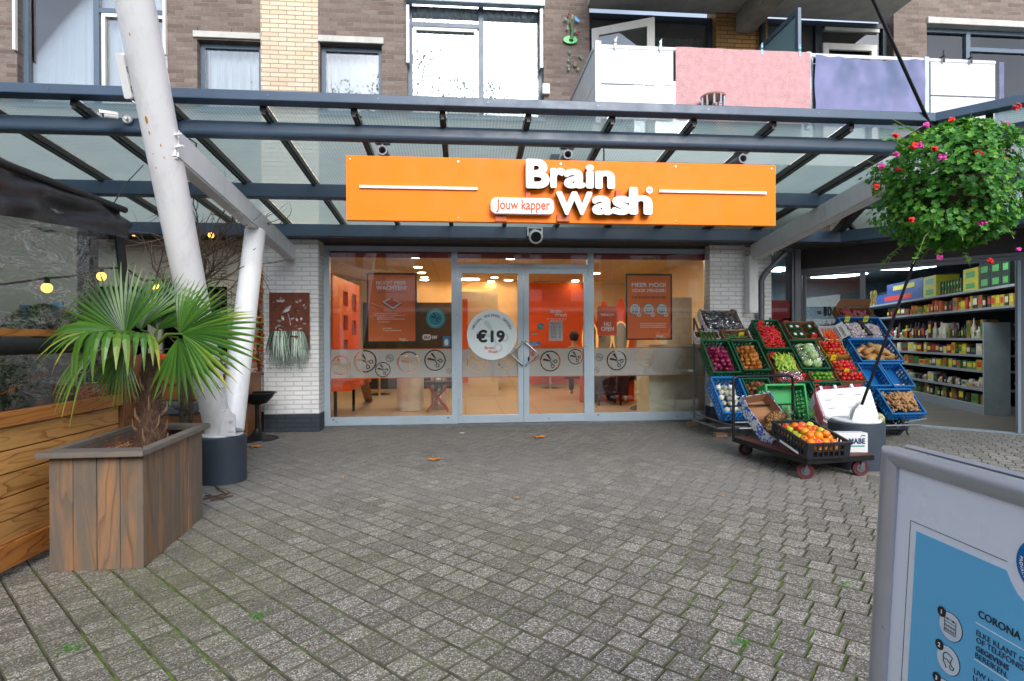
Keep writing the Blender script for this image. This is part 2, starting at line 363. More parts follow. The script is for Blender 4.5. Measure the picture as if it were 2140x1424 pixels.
def paver_mat():
    k = NT('washed_concrete_paver'); co = k.pos(); at = k.attr()
    v = k.n('TexVoronoi'); k.l(co, v.inputs['Vector']); v.inputs['Scale'].default_value = 235
    v2 = k.n('TexVoronoi'); k.l(co, v2.inputs['Vector']); v2.inputs['Scale'].default_value = 120
    sp = k.n('SeparateColor'); k.l(v.outputs['Color'], sp.inputs[0]); sp2 = k.n('SeparateColor'); k.l(v2.outputs['Color'], sp2.inputs[0])
    c = k.ramp(sp.outputs[0], [(0, lin(46, 46, 48)), (.22, lin(102, 99, 93)), (.5, lin(122, 118, 110)), (.72, lin(144, 132, 114)), (.88, lin(156, 152, 144)), (.98, lin(225, 222, 216))])
    c = k.mix(k.mr(sp2.outputs[1], .84, .9, 0, .4), c, lin(215, 210, 200))
    h = k.n('HueSaturation'); k.l(c, h.inputs['Color']); k.l(k.mr(at, 0, 1, .72, 1.2), h.inputs['Value']); c = h.outputs[0]
    pos = k.n('SeparateXYZ'); k.l(co, pos.inputs[0])
    big = k.noise(co, .55, 5, .6); alg = k.noise(co, .9, 5, .65)
    fy = k.mr(pos.outputs[1], 3.0, 4.6, 1, 0)
    c = k.mix(k.math('MULTIPLY', k.math('MULTIPLY', k.math('MULTIPLY', k.mr(alg, .42, .62, 0, .6), k.mr(k.noise(co, 11, 5, .7), .38, .6, .25, 1)), fy), k.mr(pos.outputs[0], -.3, 1.2, 1, .25)), c, lin(104, 112, 60))
    dust = k.math('MULTIPLY', k.mr(big, .4, .62, 0, .75), k.mr(pos.outputs[1], 3.2, 4.2, 0, 1))
    c = k.mix(dust, c, lin(140, 136, 130))
    far = k.mr(k.math('ADD', pos.outputs[1], k.math('MULTIPLY', big, 1.2)), 5.4, 6.6, 0, .45)     # shade under the canopy, darkened into the paver colour towards the shop
    c = k.mix(far, c, lin(76, 74, 74))
    c = k.mix(k.mr(k.noise(co, 2.6, 6, .7), .55, .75, 0, .3), c, lin(60, 58, 54))
    k.l(c, k.p.inputs['Base Color']); k.p.inputs['Roughness'].default_value = .85
    k.bump(k.math('ADD', k.math('MULTIPLY', v.outputs['Distance'], -.5), k.noise(co, 40, 4)), .5, .004); return k.m
def edge_mat():
    k = NT('paver_edge'); co = k.pos(); sp = k.n('SeparateXYZ'); k.l(co, sp.inputs[0]); f = k.mr(k.math('ADD', sp.outputs[1], k.math('MULTIPLY', k.noise(co, .8, 4), 2.2)), 4.2, 5.6, 0, .85)
    k.l(k.mix(f, k.mix(k.mr(k.noise(co, 9, 4), .35, .65, 0, 1), lin(78, 76, 62), lin(108, 104, 90)), lin(112, 109, 104)), k.p.inputs['Base Color']); k.p.inputs['Roughness'].default_value = .95; return k.m
WC = PZ(1900, 890); WSUM = WC.x + WC.y                     # wing facade: vertical plane x + y = WSUM
ground = MB().box((-150, -150, -.5), (150, 150, -.0065)).build('ground', dirt_ground()); struct(ground)
PL, PW, PG = .120, .130, .006
def pavers():
    mb = MB(); du = Vector((1, -1, 0)).normalized(); dv = Vector((1, 1, 0)).normalized(); rr = random.Random(3)
    ch = .004; n = 95
    for j in range(-75, 100):
        wob = .004*math.sin(j*.9)
        a = -9.5 + (.06 if j % 2 else 0) + wob; b = j*PW; al = 0
        while a < 8:
            c = du*a + dv*b; al = .098 + .024*min(1, max(0, (c.x+1.3)/1.8)); a += al; c = du*(a-al/2) + dv*b
            if not (-4.6 < c.x < 8.6 and 1.0 < c.y < 7.72 and c.x + c.y < WSUM + .02): continue
            if c.x < -2.36 - .6 and c.y < 3.7: continue
            g = PG + rr.uniform(-.0012, .0012); hx = (al-g)/2; hy = (PW-g)/2; rot = rr.uniform(-.012, .012); z = rr.uniform(-.0018, .0012); tx = rr.uniform(-.012, .012); ty = rr.uniform(-.012, .012)
            e = du*math.cos(rot) + dv*math.sin(rot); f = dv*math.cos(rot) - du*math.sin(rot); vs = []
            for (sx, sy) in ((-1,-1),(1,-1),(1,1),(-1,1)): vs.append(c + e*sx*hx + f*sy*hy + Vector((0,0,-.02)))
            for (sx, sy) in ((-1,-1),(1,-1),(1,1),(-1,1)): vs.append(c + e*sx*hx + f*sy*hy + Vector((0,0, z - .005 + tx*sx*hx + ty*sy*hy)))
            for (sx, sy) in ((-1,-1),(1,-1),(1,1),(-1,1)): vs.append(c + e*sx*(hx-ch) + f*sy*(hy-ch) + Vector((0,0, z + tx*sx*hx + ty*sy*hy)))
            fs = [(8,9,10,11)] + [(4+q, 4+(q+1)%4, 8+(q+1)%4, 8+q) for q in range(4)] + [(q, (q+1)%4, 4+(q+1)%4, 4+q) for q in range(4)]
            q0 = len(mb.f); mb.add(vs, fs, rr.random())
            for q in range(q0+1, len(mb.f)): mb.mi[q] = 1
    return struct(mb.build('pavement', [paver_mat(), edge_mat()]))
pavers()
struct(MB().box((-60, -60, -.4), (60, 1.02, -.003)).build('square', mat('pale_square_paving', lin(150, 147, 142), .9, 0, .1, 2)))

# ------------------------------------------------------------------ upper floor of the apartment building
YU = 7.65; YP = 7.40; YS = 7.70
FU = Fr((0, YU, 0), (1,0,0), (0,0,1)); FS = Fr((0, YS, 0), (1,0,0), (0,0,1)); FP = Fr((0, YP, 0), (1,0,0), (0,0,1))
def xz(px, py, Y=YU): p = PY(px, py, Y); return p.x, p.z
BROWN = brick('brown_brick', lin(104, 90, 82), lin(140, 126, 118), lin(138, 132, 124), vary=lin(96, 72, 62), white=.5, bump=.9)
CREAM = brick('cream_brick', lin(224, 208, 186), lin(206, 184, 158), lin(132, 124, 114), vary=lin(214, 188, 156), bump=.9)
YELLOW = brick('yellow_brick', lin(190, 148, 92), lin(168, 126, 78), lin(78, 62, 46), vary=lin(150, 110, 70), bump=.9)
WHITEB = brick('white_painted_brick', lin(240, 240, 240), lin(230, 232, 234), lin(196, 196, 198), vary=lin(238, 236, 232), bump=.9, ms=.008)
DARKB = brick('dark_painted_brick', lin(52, 62, 72), lin(46, 54, 64), lin(40, 46, 54), vary=lin(60, 68, 78), bump=.9, ms=.008)
def grid_wall(mb, x0, x1, z0, z1, holes, y0, y1):
    xs = sorted(set([x0, x1] + [h[i] for h in holes for i in (0, 1) if x0 < h[i] < x1])); zs = sorted(set([z0, z1] + [h[i] for h in holes for i in (2, 3) if z0 < h[i] < z1]))
    for i in range(len(xs)-1):
        run = None
        for j in range(len(zs)-1):
            cx = (xs[i]+xs[i+1])/2; cz = (zs[j]+zs[j+1])/2
            if any(h[0] < cx < h[1] and h[2] < cz < h[3] for h in holes):
                if run is not None: mb.box((xs[i], y0, run), (xs[i+1], y1, zs[j])); run = None
            elif run is None: run = zs[j]
        if run is not None: mb.box((xs[i], y0, run), (xs[i+1], y1, zs[-1]))
ZT = 7.4; ZB = 2.72
def X(px, y=120, Y=YU): return PY(px, y, Y).x
def Z(px, py, Y=YU): return PY(px, py, Y).z
bld = thing('apartment_building', 'brown and cream brick apartment facade with slate blue windows above the glass canopy', 'building', (X(600), YU, ZB))
zsill = Z(730, 236)
W1 = (X(36), X(350), zsill, 6.35); W2 = (X(412), X(545), zsill, Z(480, 85)); W3 = (X(668), X(798), zsill, Z(735, 92)); W4 = (X(851), X(1136), zsill, Z(1000, -12))
W5 = (X(1937, 120), 9.4, zsill, Z(1937, 50)); BAL = (X(1232), X(1497), 3.35, Z(1240, 16)); BAL2 = (X(1604), X(1868), 3.35, Z(1700, 33))
for a_, b_, hl in ((-9, X(545), [W1, W2]), (X(665), X(1232), [W3, W4]), (X(1868), 12, [W5])): m1 = MB(); grid_wall(m1, a_, b_, ZB, ZT, hl, YU, YU+.3); m1.build('wall', BROWN, bld)
MB().box((X(545), YU-.003, ZB), (X(665), YU+.3, ZT)).build('brick_strip', CREAM, bld)
m2 = MB(); m2.box((X(1497), YU-.002, ZB), (X(1604), YU+.3, ZT)); m2.build('brick_pier', YELLOW, bld)
m2 = MB(); m2.box((X(1232), YU+.01, ZB), (X(1868), YU+.3, 3.35)); m2.build('wall', BROWN, bld)
def shopbox(x0, x1, z0, z1, y0, d, m, name='room', par=None):   # dark room shell behind an opening
    mb = MB(); t = .03
    mb.box((x0-t, y0+d, z0-t), (x1+t, y0+d+t, z1+t)); mb.box((x0-t, y0, z0-t), (x0, y0+d, z1+t)); mb.box((x1, y0, z0-t), (x1+t, y0+d, z1+t)); mb.box((x0, y0, z1), (x1, y0+d, z1+t)); mb.box((x0, y0, z0-t), (x1, y0+d, z0))
    return mb.build(name, m, par)
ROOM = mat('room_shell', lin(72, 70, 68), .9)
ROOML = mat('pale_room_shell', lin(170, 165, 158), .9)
def curtain(x0, x1, z0, z1, y, par, m=CURT, amp=.018, name='curtain'):
    mb = MB(); n = int((x1-x0)/.012)+2; r = random.Random(int(x0*1000)); ph = r.random()*6
    vs = []
    for i in range(n+1):
        x = x0 + (x1-x0)*i/n; yy = y + amp*math.sin(x*62+ph+1.5*math.sin(x*11)) + amp*.5*math.sin(x*131+ph)
        vs += [(x, yy, z0), (x, yy, z1)]
    mb.add(vs, [(2*i, 2*i+2, 2*i+3, 2*i+1) for i in range(n)]); return mb.build(name, m, par, smooth=True, ang=80)
def rect_frame(mb, x0, x1, z0, z1, w, y0, y1, wt=None, wb=None):
    wt = w if wt is None else wt; wb = w if wb is None else wb
    mb.box((x0, y0, z0), (x0+w, y1, z1)); mb.box((x1-w, y0, z0), (x1, y1, z1)); mb.box((x0+w, y0, z1-wt), (x1-w, y1, z1)); mb.box((x0+w, y0, z0), (x1-w, y1, z0+wb))
def window(W, mull=None, casement=None, transom=None, curt=True, y=YU+.1, room=ROOML, cmat=CURT, gl=GLASSU):
    x0, x1, z0, z1 = W; mb = MB(); rect_frame(mb, x0, x1, z0, z1, .06, y, y+.07)
    if mull: mb.box((mull-.035, y-.003, z0), (mull+.035, y+.068, z1))
    if transom: tx0, tx1, tz = transom; mb.box((tx0, y-.002, tz-.03), (tx1, y+.066, tz+.03))
    wn = mb.build('window', FRAMEB, bld)
    MB().box((x0+.05, y+.03, z0+.05), (x1-.05, y+.036, z1-.05)).build('pane', gl, wn)
    if casement:
        cb = MB(); rect_frame(cb, *casement, .045, y-.012, y+.028); cb.build('casement', CASEM, wn)
    if curt: curtain(x0+.03, x1-.03, z0, z1-.02, y+.16, wn, cmat)
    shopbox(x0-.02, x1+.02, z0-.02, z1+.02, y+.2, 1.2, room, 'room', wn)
    return wn
DAYC = mat('white_curtain', lin(250, 250, 250), .9, 0, .01)
xm1 = X(191); window(W1, xm1, (X(203), X(344), zsill+.06, Z(270, 22)), (xm1, X(350), Z(270, 15)))
window(W2); window(W3)
xm4 = X(1006); window(W4, xm4, (X(862), X(998), zsill+.06, Z(930, 51)), (X(851), xm4, Z(930, 44)))
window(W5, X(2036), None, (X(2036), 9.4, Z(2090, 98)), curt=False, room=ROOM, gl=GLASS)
lt = MB().box((X(405), YU-.03, Z(480, 82)), (X(545)-.003, YU+.1, Z(480, 69))); lt.build('lintel', CONCL, bld, bev=.004)
MB().box((X(665)+.003, YU-.03, Z(730, 91)), (X(802), YU+.1, Z(730, 78))).build('lintel', CONCL, bld, bev=.004)
MB().box((X(1937), YU-.03, Z(2040, 55)), (9.5, YU+.1, Z(2040, 42))).build('lintel', CONCL, bld, bev=.004)
for Wd in (W1, W2, W3, W4): MB().box((Wd[0]-.01, YU-.04, zsill-.05), (Wd[1]+.01, YU+.1, zsill)).build('sill', FRAMEB, bld)
wp = MB()
for px_, py_ in ((413, 62), (484, 66), (700, 75), (1958, 37), (2030, 41), (2118, 46)): a = xz(px_, py_); wp.box((a[0]-.006, YU-.004, a[1]-.04), (a[0]+.006, YU+.01, a[1]+.03))
wp.build('weep_slot', BLACK, bld)
# roller shutter box and guides
sh = thing('roller_shutter', 'grey roller shutter box with side guides over the wide curtained window', 'shutter', (X(990), YU-.05, zsill))
MB().box((X(850), YU-.1, Z(1000, 14)), (X(1137), YU+.02, Z(1000, -4))).build('shutter_box', ALU, sh, bev=.008)
for px_, yb in ((853, 135), (1131, 145)):
    MB().box((X(px_)-.02, YU-.05, Z(px_, yb)), (X(px_)+.02, YU+.05, Z(px_, 14)-.002)).build('guide_rail', ALU, sh, bev=.004)
sh = thing('roller_shutter', 'white shutter guides on both sides of the far left upper window', 'shutter', (X(190), YU-.05, zsill))
for px_, yb in ((35, 108), (347, 118)):
    MB().box((X(px_)-.018, YU-.05, Z(px_, yb)), (X(px_)+.018, YU-.002, 6.3)).build('guide_rail', CASEM, sh, bev=.004)
# ------------------------------------------------------------------ balcony
YB = 6.2; LIL = mat('lilac_cloth', lin(150, 150, 190), .85, 0, .08, 5, bump=.1, bs=200, hue2=lin(138, 144, 180))
TWOT = mat('lilac_grey_cloth', lin(126, 128, 166), .85, 0, .06, 2, bump=.1, bs=200, hue2=lin(92, 106, 138))
PANW = mat('white_panel', lin(208, 211, 214), .35, 0, .04, 3, grime=.25)
zr = Z(1245, 92, YB); xb0 = X(1243, 92, YB); xb1 = X(2082, 130, YB)
bal = thing('balcony', 'white panelled balcony with metal rail above the canopy, cloths tied on its railing', 'balcony', ((xb0+xb1)/2, YB, 3.25))
MB().box((xb0, YB+.02, 3.25), (xb1, YU, 3.45)).build('slab', CONCL, bal)
zpb = Z(1690, 262, YB)
def panel(a, b, name='panel'):
    x0, x1 = X(a, 150, YB), X(b, 150, YB); zm = (zr-.05+zpb)/2
    MB().box((x0, YB, zm+.008), (x1, YB+.02, zr-.05)).box((x0, YB, zpb), (x1, YB+.02, zm-.008)).build(name, PANW, bal, bev=.002)
panel(1257, 1407); panel(1945, 2080)
MB().box((xb0, YB-.02, zpb-.05), (xb0+.07, YB+.05, zr+.03)).build('post', PANW, bal, bev=.004)
for a in (1690, 1936): MB().box((X(a,150,YB)-.03, YB-.01, zpb-.05), (X(a,150,YB)+.03, YB+.05, zr+.01)).build('post', ALU, bal, bev=.004)
MB().box((X(1690,150,YB)+.03, YB+.022, zr-.12), (X(1936,150,YB)-.03, YB+.03, zr-.11)).build('wire', ALU, bal)
MB().box((xb0+.07, YB, zr-.045), (xb1, YB+.04, zr)).build('rail', PANW, bal, bev=.006)
bb = MB()
for i in range(13): xx = X(1700 + i*18, 150, YB); bb.cyl((xx, YB+.02, zpb), (xx, YB+.02, zr-.045), .008, 8)
bb.build('baluster', ALU, bal)
zs_ = (zr-.05+zpb)/2
MB().box((xb0, YB+.06, zs_+.004), (xb0+.02, YU, zr-.05)).box((xb0, YB+.06, zpb), (xb0+.02, YU, zs_-.004)).build('side_panel', PANW, bal)
MB().box((xb0-.01, YB+.055, zr-.045), (xb0+.03, YU, zr)).build('side_rail', ALU, bal)
def cloth(name, label, cat, m, a, b, zt, zb, amp=.012, sag=.0, par=None, wr=1):
    mb = MB(); x0, x1 = X(a,150,YB), X(b,150,YB); nx, nz = 70, 40; vs = []
    for j in range(nz+1):
        for i in range(nx+1):
            s = i/nx; t = j/nz; z = zt + (zb-zt)*t; z -= sag*math.sin(math.pi*s)*(1-t*.6)
            y = YB - .022 - amp*(1+math.sin(s*9+t*3) * .3) - amp*.5*math.sin((s-.5)*(26-14*t)*wr + 1.5*noise.noise(Vector((s*2, t*1.5, 1)))) - amp*.4*noise.noise(Vector((s*14, t*5, zt)))
            vs.append((x0 + (x1-x0)*s, y, z))
    mb.add(vs, [(j*(nx+1)+i, (j+1)*(nx+1)+i, (j+1)*(nx+1)+i+1, j*(nx+1)+i+1) for j in range(nz) for i in range(nx)])
    return tag(mb.build(name, m, None, smooth=True, ang=80), label, cat)
PINK = mat('pink_shade_net', lin(196, 152, 154), .9, 0, .12, 14, bump=.9, bs=60)
cloth('shade_cloth', 'pink woven shade cloth stretched over the middle of the balcony railing', 'cloth', PINK, 1410, 1691, zr-.01, zpb, .006)
cloth('shade_cloth', 'lilac sheet with grommets hanging in folds from the balcony rail', 'cloth', TWOT, 1697, 1926, zr-.05, zpb-.02, .028, .03, wr=1.4)
cloth('shade_cloth', 'narrow lilac cloth strip at the right end of the balcony', 'cloth', TWOT, 2084, 2094, zr-.03, zpb, .004)
pg = thing('clothes_peg', 'x', 'peg', (0,0,0)); bpy.data.objects.remove(pg)
for i, (a, lab, m_) in enumerate(((1285, 'white clip on the white balcony panel nearest the left post', CASEM), (1379, 'tilted silver clip on the balcony rail left of the pink cloth', ALU), (1969, 'dark clamp over the right white balcony panel, the left one', BLACK), (2026, 'dark clamp over the right white balcony panel, the right one', BLACK), (1590, 'pale blue peg on the rail at the middle of the pink cloth', mat('blue_plastic_light', lin(130, 190, 220))), (1669, 'pale blue peg at the right end of the pink cloth', mat('blue_plastic_light', lin(130, 190, 220))))):
    x = X(a, 100, YB); tag(MB().box((x-.012, YB-.03, zr-.06), (x+.012, YB-.022, zr+.05)).box((x-.012, YB-.03, zr+.005), (x+.012, YB+.05, zr+.02)).bar((x, YB-.02, zr+.03), (x+.03, YB+.02, zr+.1), .015, .01).build('clip', m_), lab, 'clip')
# ornaments on the brick pier
def xy(px, py, d=.03): p = PY(px, py, YU-d); return p
GRO = mat('green_enamel', lin(60, 150, 84), .35); DGO = mat('dark_green_enamel', lin(40, 110, 74), .4); BRO = mat('olive_branch', lin(96, 124, 84), .5)
t = thing('wall_ornament', 'green metal tree ornament with a blue bird and red berries on the brick pier', 'ornament', xy(1191, 92))
FO = Fr(xy(1191, 85), (1,0,0), (0,0,1)); q = FO.px
c = q(1192, 84); MB().prism(circ(c[0], c[1], .10, 24, .055), FO, 0, .012).build('ground_disc', mat('bright_green_enamel', lin(72, 190, 104), .3), t)
MB().tube([FO(*q(1193, 86), .02), FO(*q(1196, 70), .02), FO(*q(1194, 55), .02), FO(*q(1192, 45), .02), FO(*q(1194, 37), .02)], [.03, .017, .014, .011, .006], 8).build('trunk', BRO, t, smooth=True)
for a, b, c_, d in ((1182, 41, .03, 140), (1186, 60, .028, 95), (1201, 66, .028, 60), (1196, 37, .026, 80)):
    c = q(a, b); MB().prism([(c[0]+.035*math.cos(R_(d))*math.cos(k)-.016*math.sin(R_(d))*math.sin(k), c[1]+.035*math.sin(R_(d))*math.cos(k)+.016*math.cos(R_(d))*math.sin(k)) for k in [i*math.pi/6 for i in range(12)]], FO, .01, .016).build('leaf', DGO, t)
for a, b in ((1188, 32), (1186, 37), (1209, 69), (1206, 74)): MB().ball(FO(*q(a, b), .02), .014, 10, 8).build('berry', mat('red_berry', lin(170, 20, 30), .3), t, smooth=True)
MB().prism([q(*p) for p in ((1200,38),(1203,36),(1206,40),(1213,46),(1208,48),(1203,46))], FO, .01, .02).build('bird', mat('blue_enamel', lin(20, 150, 215), .35), t)
t = thing('wall_ornament', 'square dark wire ornament with green leaves and a small face on the brick pier', 'ornament', xy(1198, 150)); FW_ = mat('dark_wire', lin(52, 42, 38), .6)
mb = MB(); A = q(1181, 154); B_ = q(1219, 113); rect_frame(mb, A[0], B_[0], A[1], B_[1], .01, YU-.03, YU-.018); mb.build('frame', FW_, t)
MB().tube([FO(*q(1184, 150), 0), FO(*q(1195, 141), 0), FO(*q(1190, 125), 0), FO(*q(1199, 118), 0), FO(*q(1210, 124), 0)], .004, 5).build('vine', FW_, t)
for a, b in ((1191, 110), (1188, 127), (1188, 139), (1212, 118), (1216, 122), (1208, 145), (1189, 145)): c = q(a, b); MB().prism(circ(c[0], c[1], .018, 8), FO, .004, .01).build('leaf', DGO, t)
MB().ball(FO(*q(1202, 135), .0), .035, 12, 8, sc=(.8,.4,1.1)).build('face', mat('stone_face', lin(120, 118, 96), .7), t, smooth=True)
c = xy(1141, 187, .04); tag(MB().box((c.x-.05, YU-.07, c.z-.07), (c.x+.05, YU-.001, c.z+.07)).prism(circ(c.x, c.z, .015, 12), Fr((0, YU-.07, 0), (1,0,0), (0,0,1)), 0, .004).build('junction_box', CASEM, None, bev=.004), 'small white junction box on the brick pier just above the gutter', 'box')
c = PY(1490, 211, YB-.16); t = thing('balcony_lamp', 'chrome barred lamp showing above the gutter before the pink cloth', 'lamp', c); mb = MB(); mb.lathe([(.13, .03), (.14, .045), (.12, .06)], 24, c); mb.build('cap', mat('pink_copper', lin(200, 150, 140), .3), t, smooth=True)
for i in range(10): a = i*.628; MB().cyl(c + Vector((.12*math.cos(a), .12*math.sin(a), -.08)), c + Vector((.12*math.cos(a), .12*math.sin(a), .03)), .012, 8).build('bar', CHROME, t)
# balcony doors and screens
def dark_bay(B, mulls, name, label):
    mb = MB(); x0, x1, z0, z1 = B; y = YU+.12; rect_frame(mb, x0, x1, z0, z1, .07, y, y+.07)
    for mx_ in mulls: mb.box((mx_-.05, y-.003, z0), (mx_+.05, y+.068, z1))
    wn = mb.build('window', mat('dark_blue_frame', lin(48, 60, 72), .4), bld); MB().box((x0+.05, y+.03, z0+.05), (x1-.05, y+.036, z1-.05)).build('pane', GLASSU, wn)
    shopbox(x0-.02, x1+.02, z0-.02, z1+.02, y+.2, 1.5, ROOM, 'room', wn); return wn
wb = dark_bay(BAL, [X(1364)], 'bay', '')
curtain(X(1372), X(1485), 4, Z(1420, 60), YU+.26, wb, mat('grey_net', lin(120, 126, 126), .9), .01)
wb2 = dark_bay(BAL2, [X(1722)], 'bay', '')
MB().box((X(1735), YU+.11, Z(1800, 57)), (X(1850), YU+.17, Z(1800, 50))).build('vent_window', CASEM, wb2)
cb = MB(); rect_frame(cb, X(1728), X(1842), 3.5, Z(1790, 86), .09, YU+.08, YU+.12); cb.build('door_frame', CASEM, wb2)
dr = thing('balcony_door', 'white framed balcony door standing ajar behind the white balcony panel', 'door', (X(1237, 60), YU+.1, 3.6))
FD = Fr((PY(1237, 62, YU+.02)), PY(1368, 33, YU-.33) - PY(1237, 62, YU+.02), (0,0,1))
wd = (PY(1368, 33, YU-.33) - PY(1237, 62, YU+.02)).length; FD = Fr((FD.O.x, FD.O.y, PY(1237,62,YU+.02).z), Vector((PY(1368,33,YU-.33).x-FD.O.x, PY(1368,33,YU-.33).y-FD.O.y, 0)), (0,0,1)); 
mb = MB()
for a0, a1, b0, b1 in ((0, .1, -2.0, 0), (wd-.1, wd, -2.0, 0), (.1, wd-.1, -.11, 0), (.1, wd-.1, -2.0, -1.85)): mb.prism([(a0,b0),(a1,b0),(a1,b1),(a0,b1)], FD, -.025, .025)
mb.build('frame', CASEM, dr, bev=.003); MB().prism([(.1,-1.85),(wd-.1,-1.85),(wd-.1,-.11),(.1,-.11)], FD, -.003, .003).build('pane', GLASSU, dr)
sc_ = thing('balcony_screen', 'frosted glass privacy screen in a slate frame standing across the balcony', 'screen', (X(1672, 15, YB), 6.9, 3.45))
xs_ = X(1672, 15, YB+.05); zt_ = Z(1672, 15, YB+.05); mb = MB()
mb.box((xs_-.02, YB+.06, 3.45), (xs_+.02, YB+.12, zt_)).box((xs_-.02, YU-.06, 3.45), (xs_+.02, YU-.002, zt_)).box((xs_-.02, YB+.12, zt_-.06), (xs_+.02, YU-.06, zt_)).box((xs_-.02, YB+.12, 3.45), (xs_+.02, YU-.06, 3.51)); mb.build('frame', FRAMEB, sc_)
MB().box((xs_-.004, YB+.12, 3.51), (xs_+.004, YU-.06, zt_-.06)).build('pane', milky('frosted_screen', lin(150, 178, 184), .1), sc_)
# upper slab with concrete bracket beam
zsl = Z(1240, 14)
us = thing('upper_balcony', 'pale concrete underside of the next balcony up with a heavy bracket beam', 'balcony', (X(1550), 6.9, zsl))
MB().box((X(1228, 20), 6.0, zsl), (X(1850, 45), YU+.05, zsl+.22)).build('slab', CONCL, us)
MB().box((X(1537, 70), 6.0, Z(1550, 71)), (X(1573, 70), YU-.01, zsl-.002)).build('beam', CONC, us, bev=.01)
MB().box((X(1228,20), 5.96, zsl-.06), (X(1850,45), 6.0-.002, zsl+.3)).build('edge_trim', STEELD, us)
tag(MB().cyl((X(1588, 60), YU-.07, 3.5), (X(1588, 60), YU-.07, zsl), .045, 12).build('drainpipe', mat('dark_pipe', lin(38, 42, 48), .4)), 'dark drainpipe on the yellow brick pier behind the balcony', 'pipe')

# ------------------------------------------------------------------ glass canopy
YG = 4.38; z3 = PY(720, 469, 7.3).z; SL = .109
def zc(Y): return z3 + SL*(7.3-Y)
can = thing('glass_canopy', 'slate blue steel canopy with ribbed glass roof over the shopfronts', 'canopy', (1, 5.9, 2.5))
C0 = PY(1955, 240, YG); C0.z = 0
def Cn(Y): d = Y-YG; return Vector((C0.x + .414*d, Y, 0))        # mitre corner of the two canopy arms
wd_ = Vector((1,-1,0)).normalized(); XL = -7.5; WL = 4.2
def beam(Y, ztop, zbot, dep, rad, name='beam'):
    pts = []
    for (a, b, t0) in ((dep-rad, ztop-rad, 0), (rad, ztop-rad, 90), (rad, zbot+rad, 180), (dep-rad, zbot+rad, 270)):
        for i in range(6): t = R_(t0 + 18*i); pts.append((a + rad*math.cos(t), b + rad*math.sin(t)))
    # main arm
    mb = MB(); n = len(pts); C_ = lambda d: Cn(Y+d)
    vs = [Vector((XL, Y+a, b)) for a, b in pts] + [C_(a) + Vector((0,0,b)) for a, b in pts] + [C_(a) + wd_*WL + Vector((0,0,b)) for a, b in pts]
    fs = [(k*n+(i+1) % n, k*n+i, (k+1)*n+i, (k+1)*n+(i+1) % n) for k in range(2) for i in range(n)]
    mb.add(vs, fs + [tuple(range(n)), tuple(range(3*n-1, 2*n-1, -1))]); return mb.build(name, STEEL, can)
zg0 = PY(1070, 206, YG).z; zg1 = PY(1070, 226, YG).z
beam(YG, zg0, zg1, .12, .008, 'gutter')
Y1 = 4.62; b1t = PY(1070, 253, Y1).z; b1b = PY(1070, 298, Y1).z; beam(Y1, min(b1t, zc(Y1)-.01), b1b, .12, .035)
Y2 = 5.93; beam(Y2, min(PY(640, 378, Y2).z, zc(Y2)-.01), PY(640, 413, Y2).z, .12, .012)
Y3 = 7.2; beam(Y3, min(PY(720, 469, Y3).z, zc(Y3)-.01), PY(720, 495, Y3).z, .12, .012)
xr0 = PY(924, 222, YG+.05).x; NR = 0; slopev = Vector((0, 1, -SL))
RIBG = milky('ribbed_glass', lin(176, 198, 194), .26, rib=36, diff=.25)
gp = []
for i in range(-16, 8):
    x = xr0 + i*.70
    ye = YU; ys = YG + .1
    if x > C0.x: ys = YG + (x-C0.x)/.414
    if ys > YU-.4 or x < XL+.1: continue
    mb = MB(); p = Vector((x, ys, zc(ys)+.02)); q = Vector((x, ye, zc(ye)+.02)); mb.bar(p, q, .05, .05); mb.bar(p+Vector((0,0,-.035)), q+Vector((0,0,-.035)), .028, .03); mb.build('rafter', STEELD, can)
    y0b = YG + max(0, (x+.70-C0.x))/.414 if x+.70 > C0.x else YG+.02
    pa = [(x+.03, YG+.02 if x < C0.x else ys), (x+.67, y0b), (x+.67, ye), (x+.03, ye)]
    if y0b < ye: MB().add([(a, b, zc(b)+.05) for a, b in pa], [(0,1,2,3)]).build('glass_panel', RIBG, can)
nrm = Vector((1, 1, 0)).normalized()
mb = MB(); p = Cn(YG+.05); q = Cn(YU); mb.bar(p + Vector((0,0,zc(YG)+.0)), q + Vector((0,0,zc(YU)+.0)), .09, .1); mb.build('valley_rafter', STEELD, can)
for i in range(0, 6):
    c = C0 + wd_*(.35+.7*i); dep = YU-YG; p = c + nrm*.1; q = c + nrm*dep
    # starts on the mitre line where the rafter would cross it
    mb = MB(); mb.bar(p + Vector((0,0,zc(YG+.1)+.02)), q + Vector((0,0,zc(YU)+.02)), .05, .05); mb.bar(p + Vector((0,0,zc(YG+.1)-.015)), q + Vector((0,0,zc(YU)-.015)), .028, .03); mb.build('rafter', STEELD, can)
    a = c + wd_*.03; b = c + wd_*.67
    MB().add([a + Vector((0,0,zc(YG)+.05)), b + Vector((0,0,zc(YG)+.05)), b + nrm*dep + Vector((0,0,zc(YU)+.05)), a + nrm*dep + Vector((0,0,zc(YU)+.05))], [(0,1,2,3)]).build('glass_panel', RIBG, can)
for i in range(4):                                   # short jack rafters between the valley and the wing
    d = .45 + .7*i; s = Cn(YG+d+.35) ; c = C0 + wd_*0
    q = C0 + nrm*3.27 - wd_*(.35+.7*i - .35*0)
    t = (.35+.7*i); base = C0 - wd_*t + nrm*(t/math.tan(R_(22.5)))
    if t/math.tan(R_(22.5)) < 3.1: MB().bar(base + Vector((0,0,zc(YG+t/math.tan(R_(22.5)))+.02)), C0 - wd_*t + nrm*3.27 + Vector((0,0,zc(YU)+.02)), .05, .05).build('rafter', STEELD, can)
V = [C0 + nrm*.02, C0 + nrm*3.27, Cn(YU)]
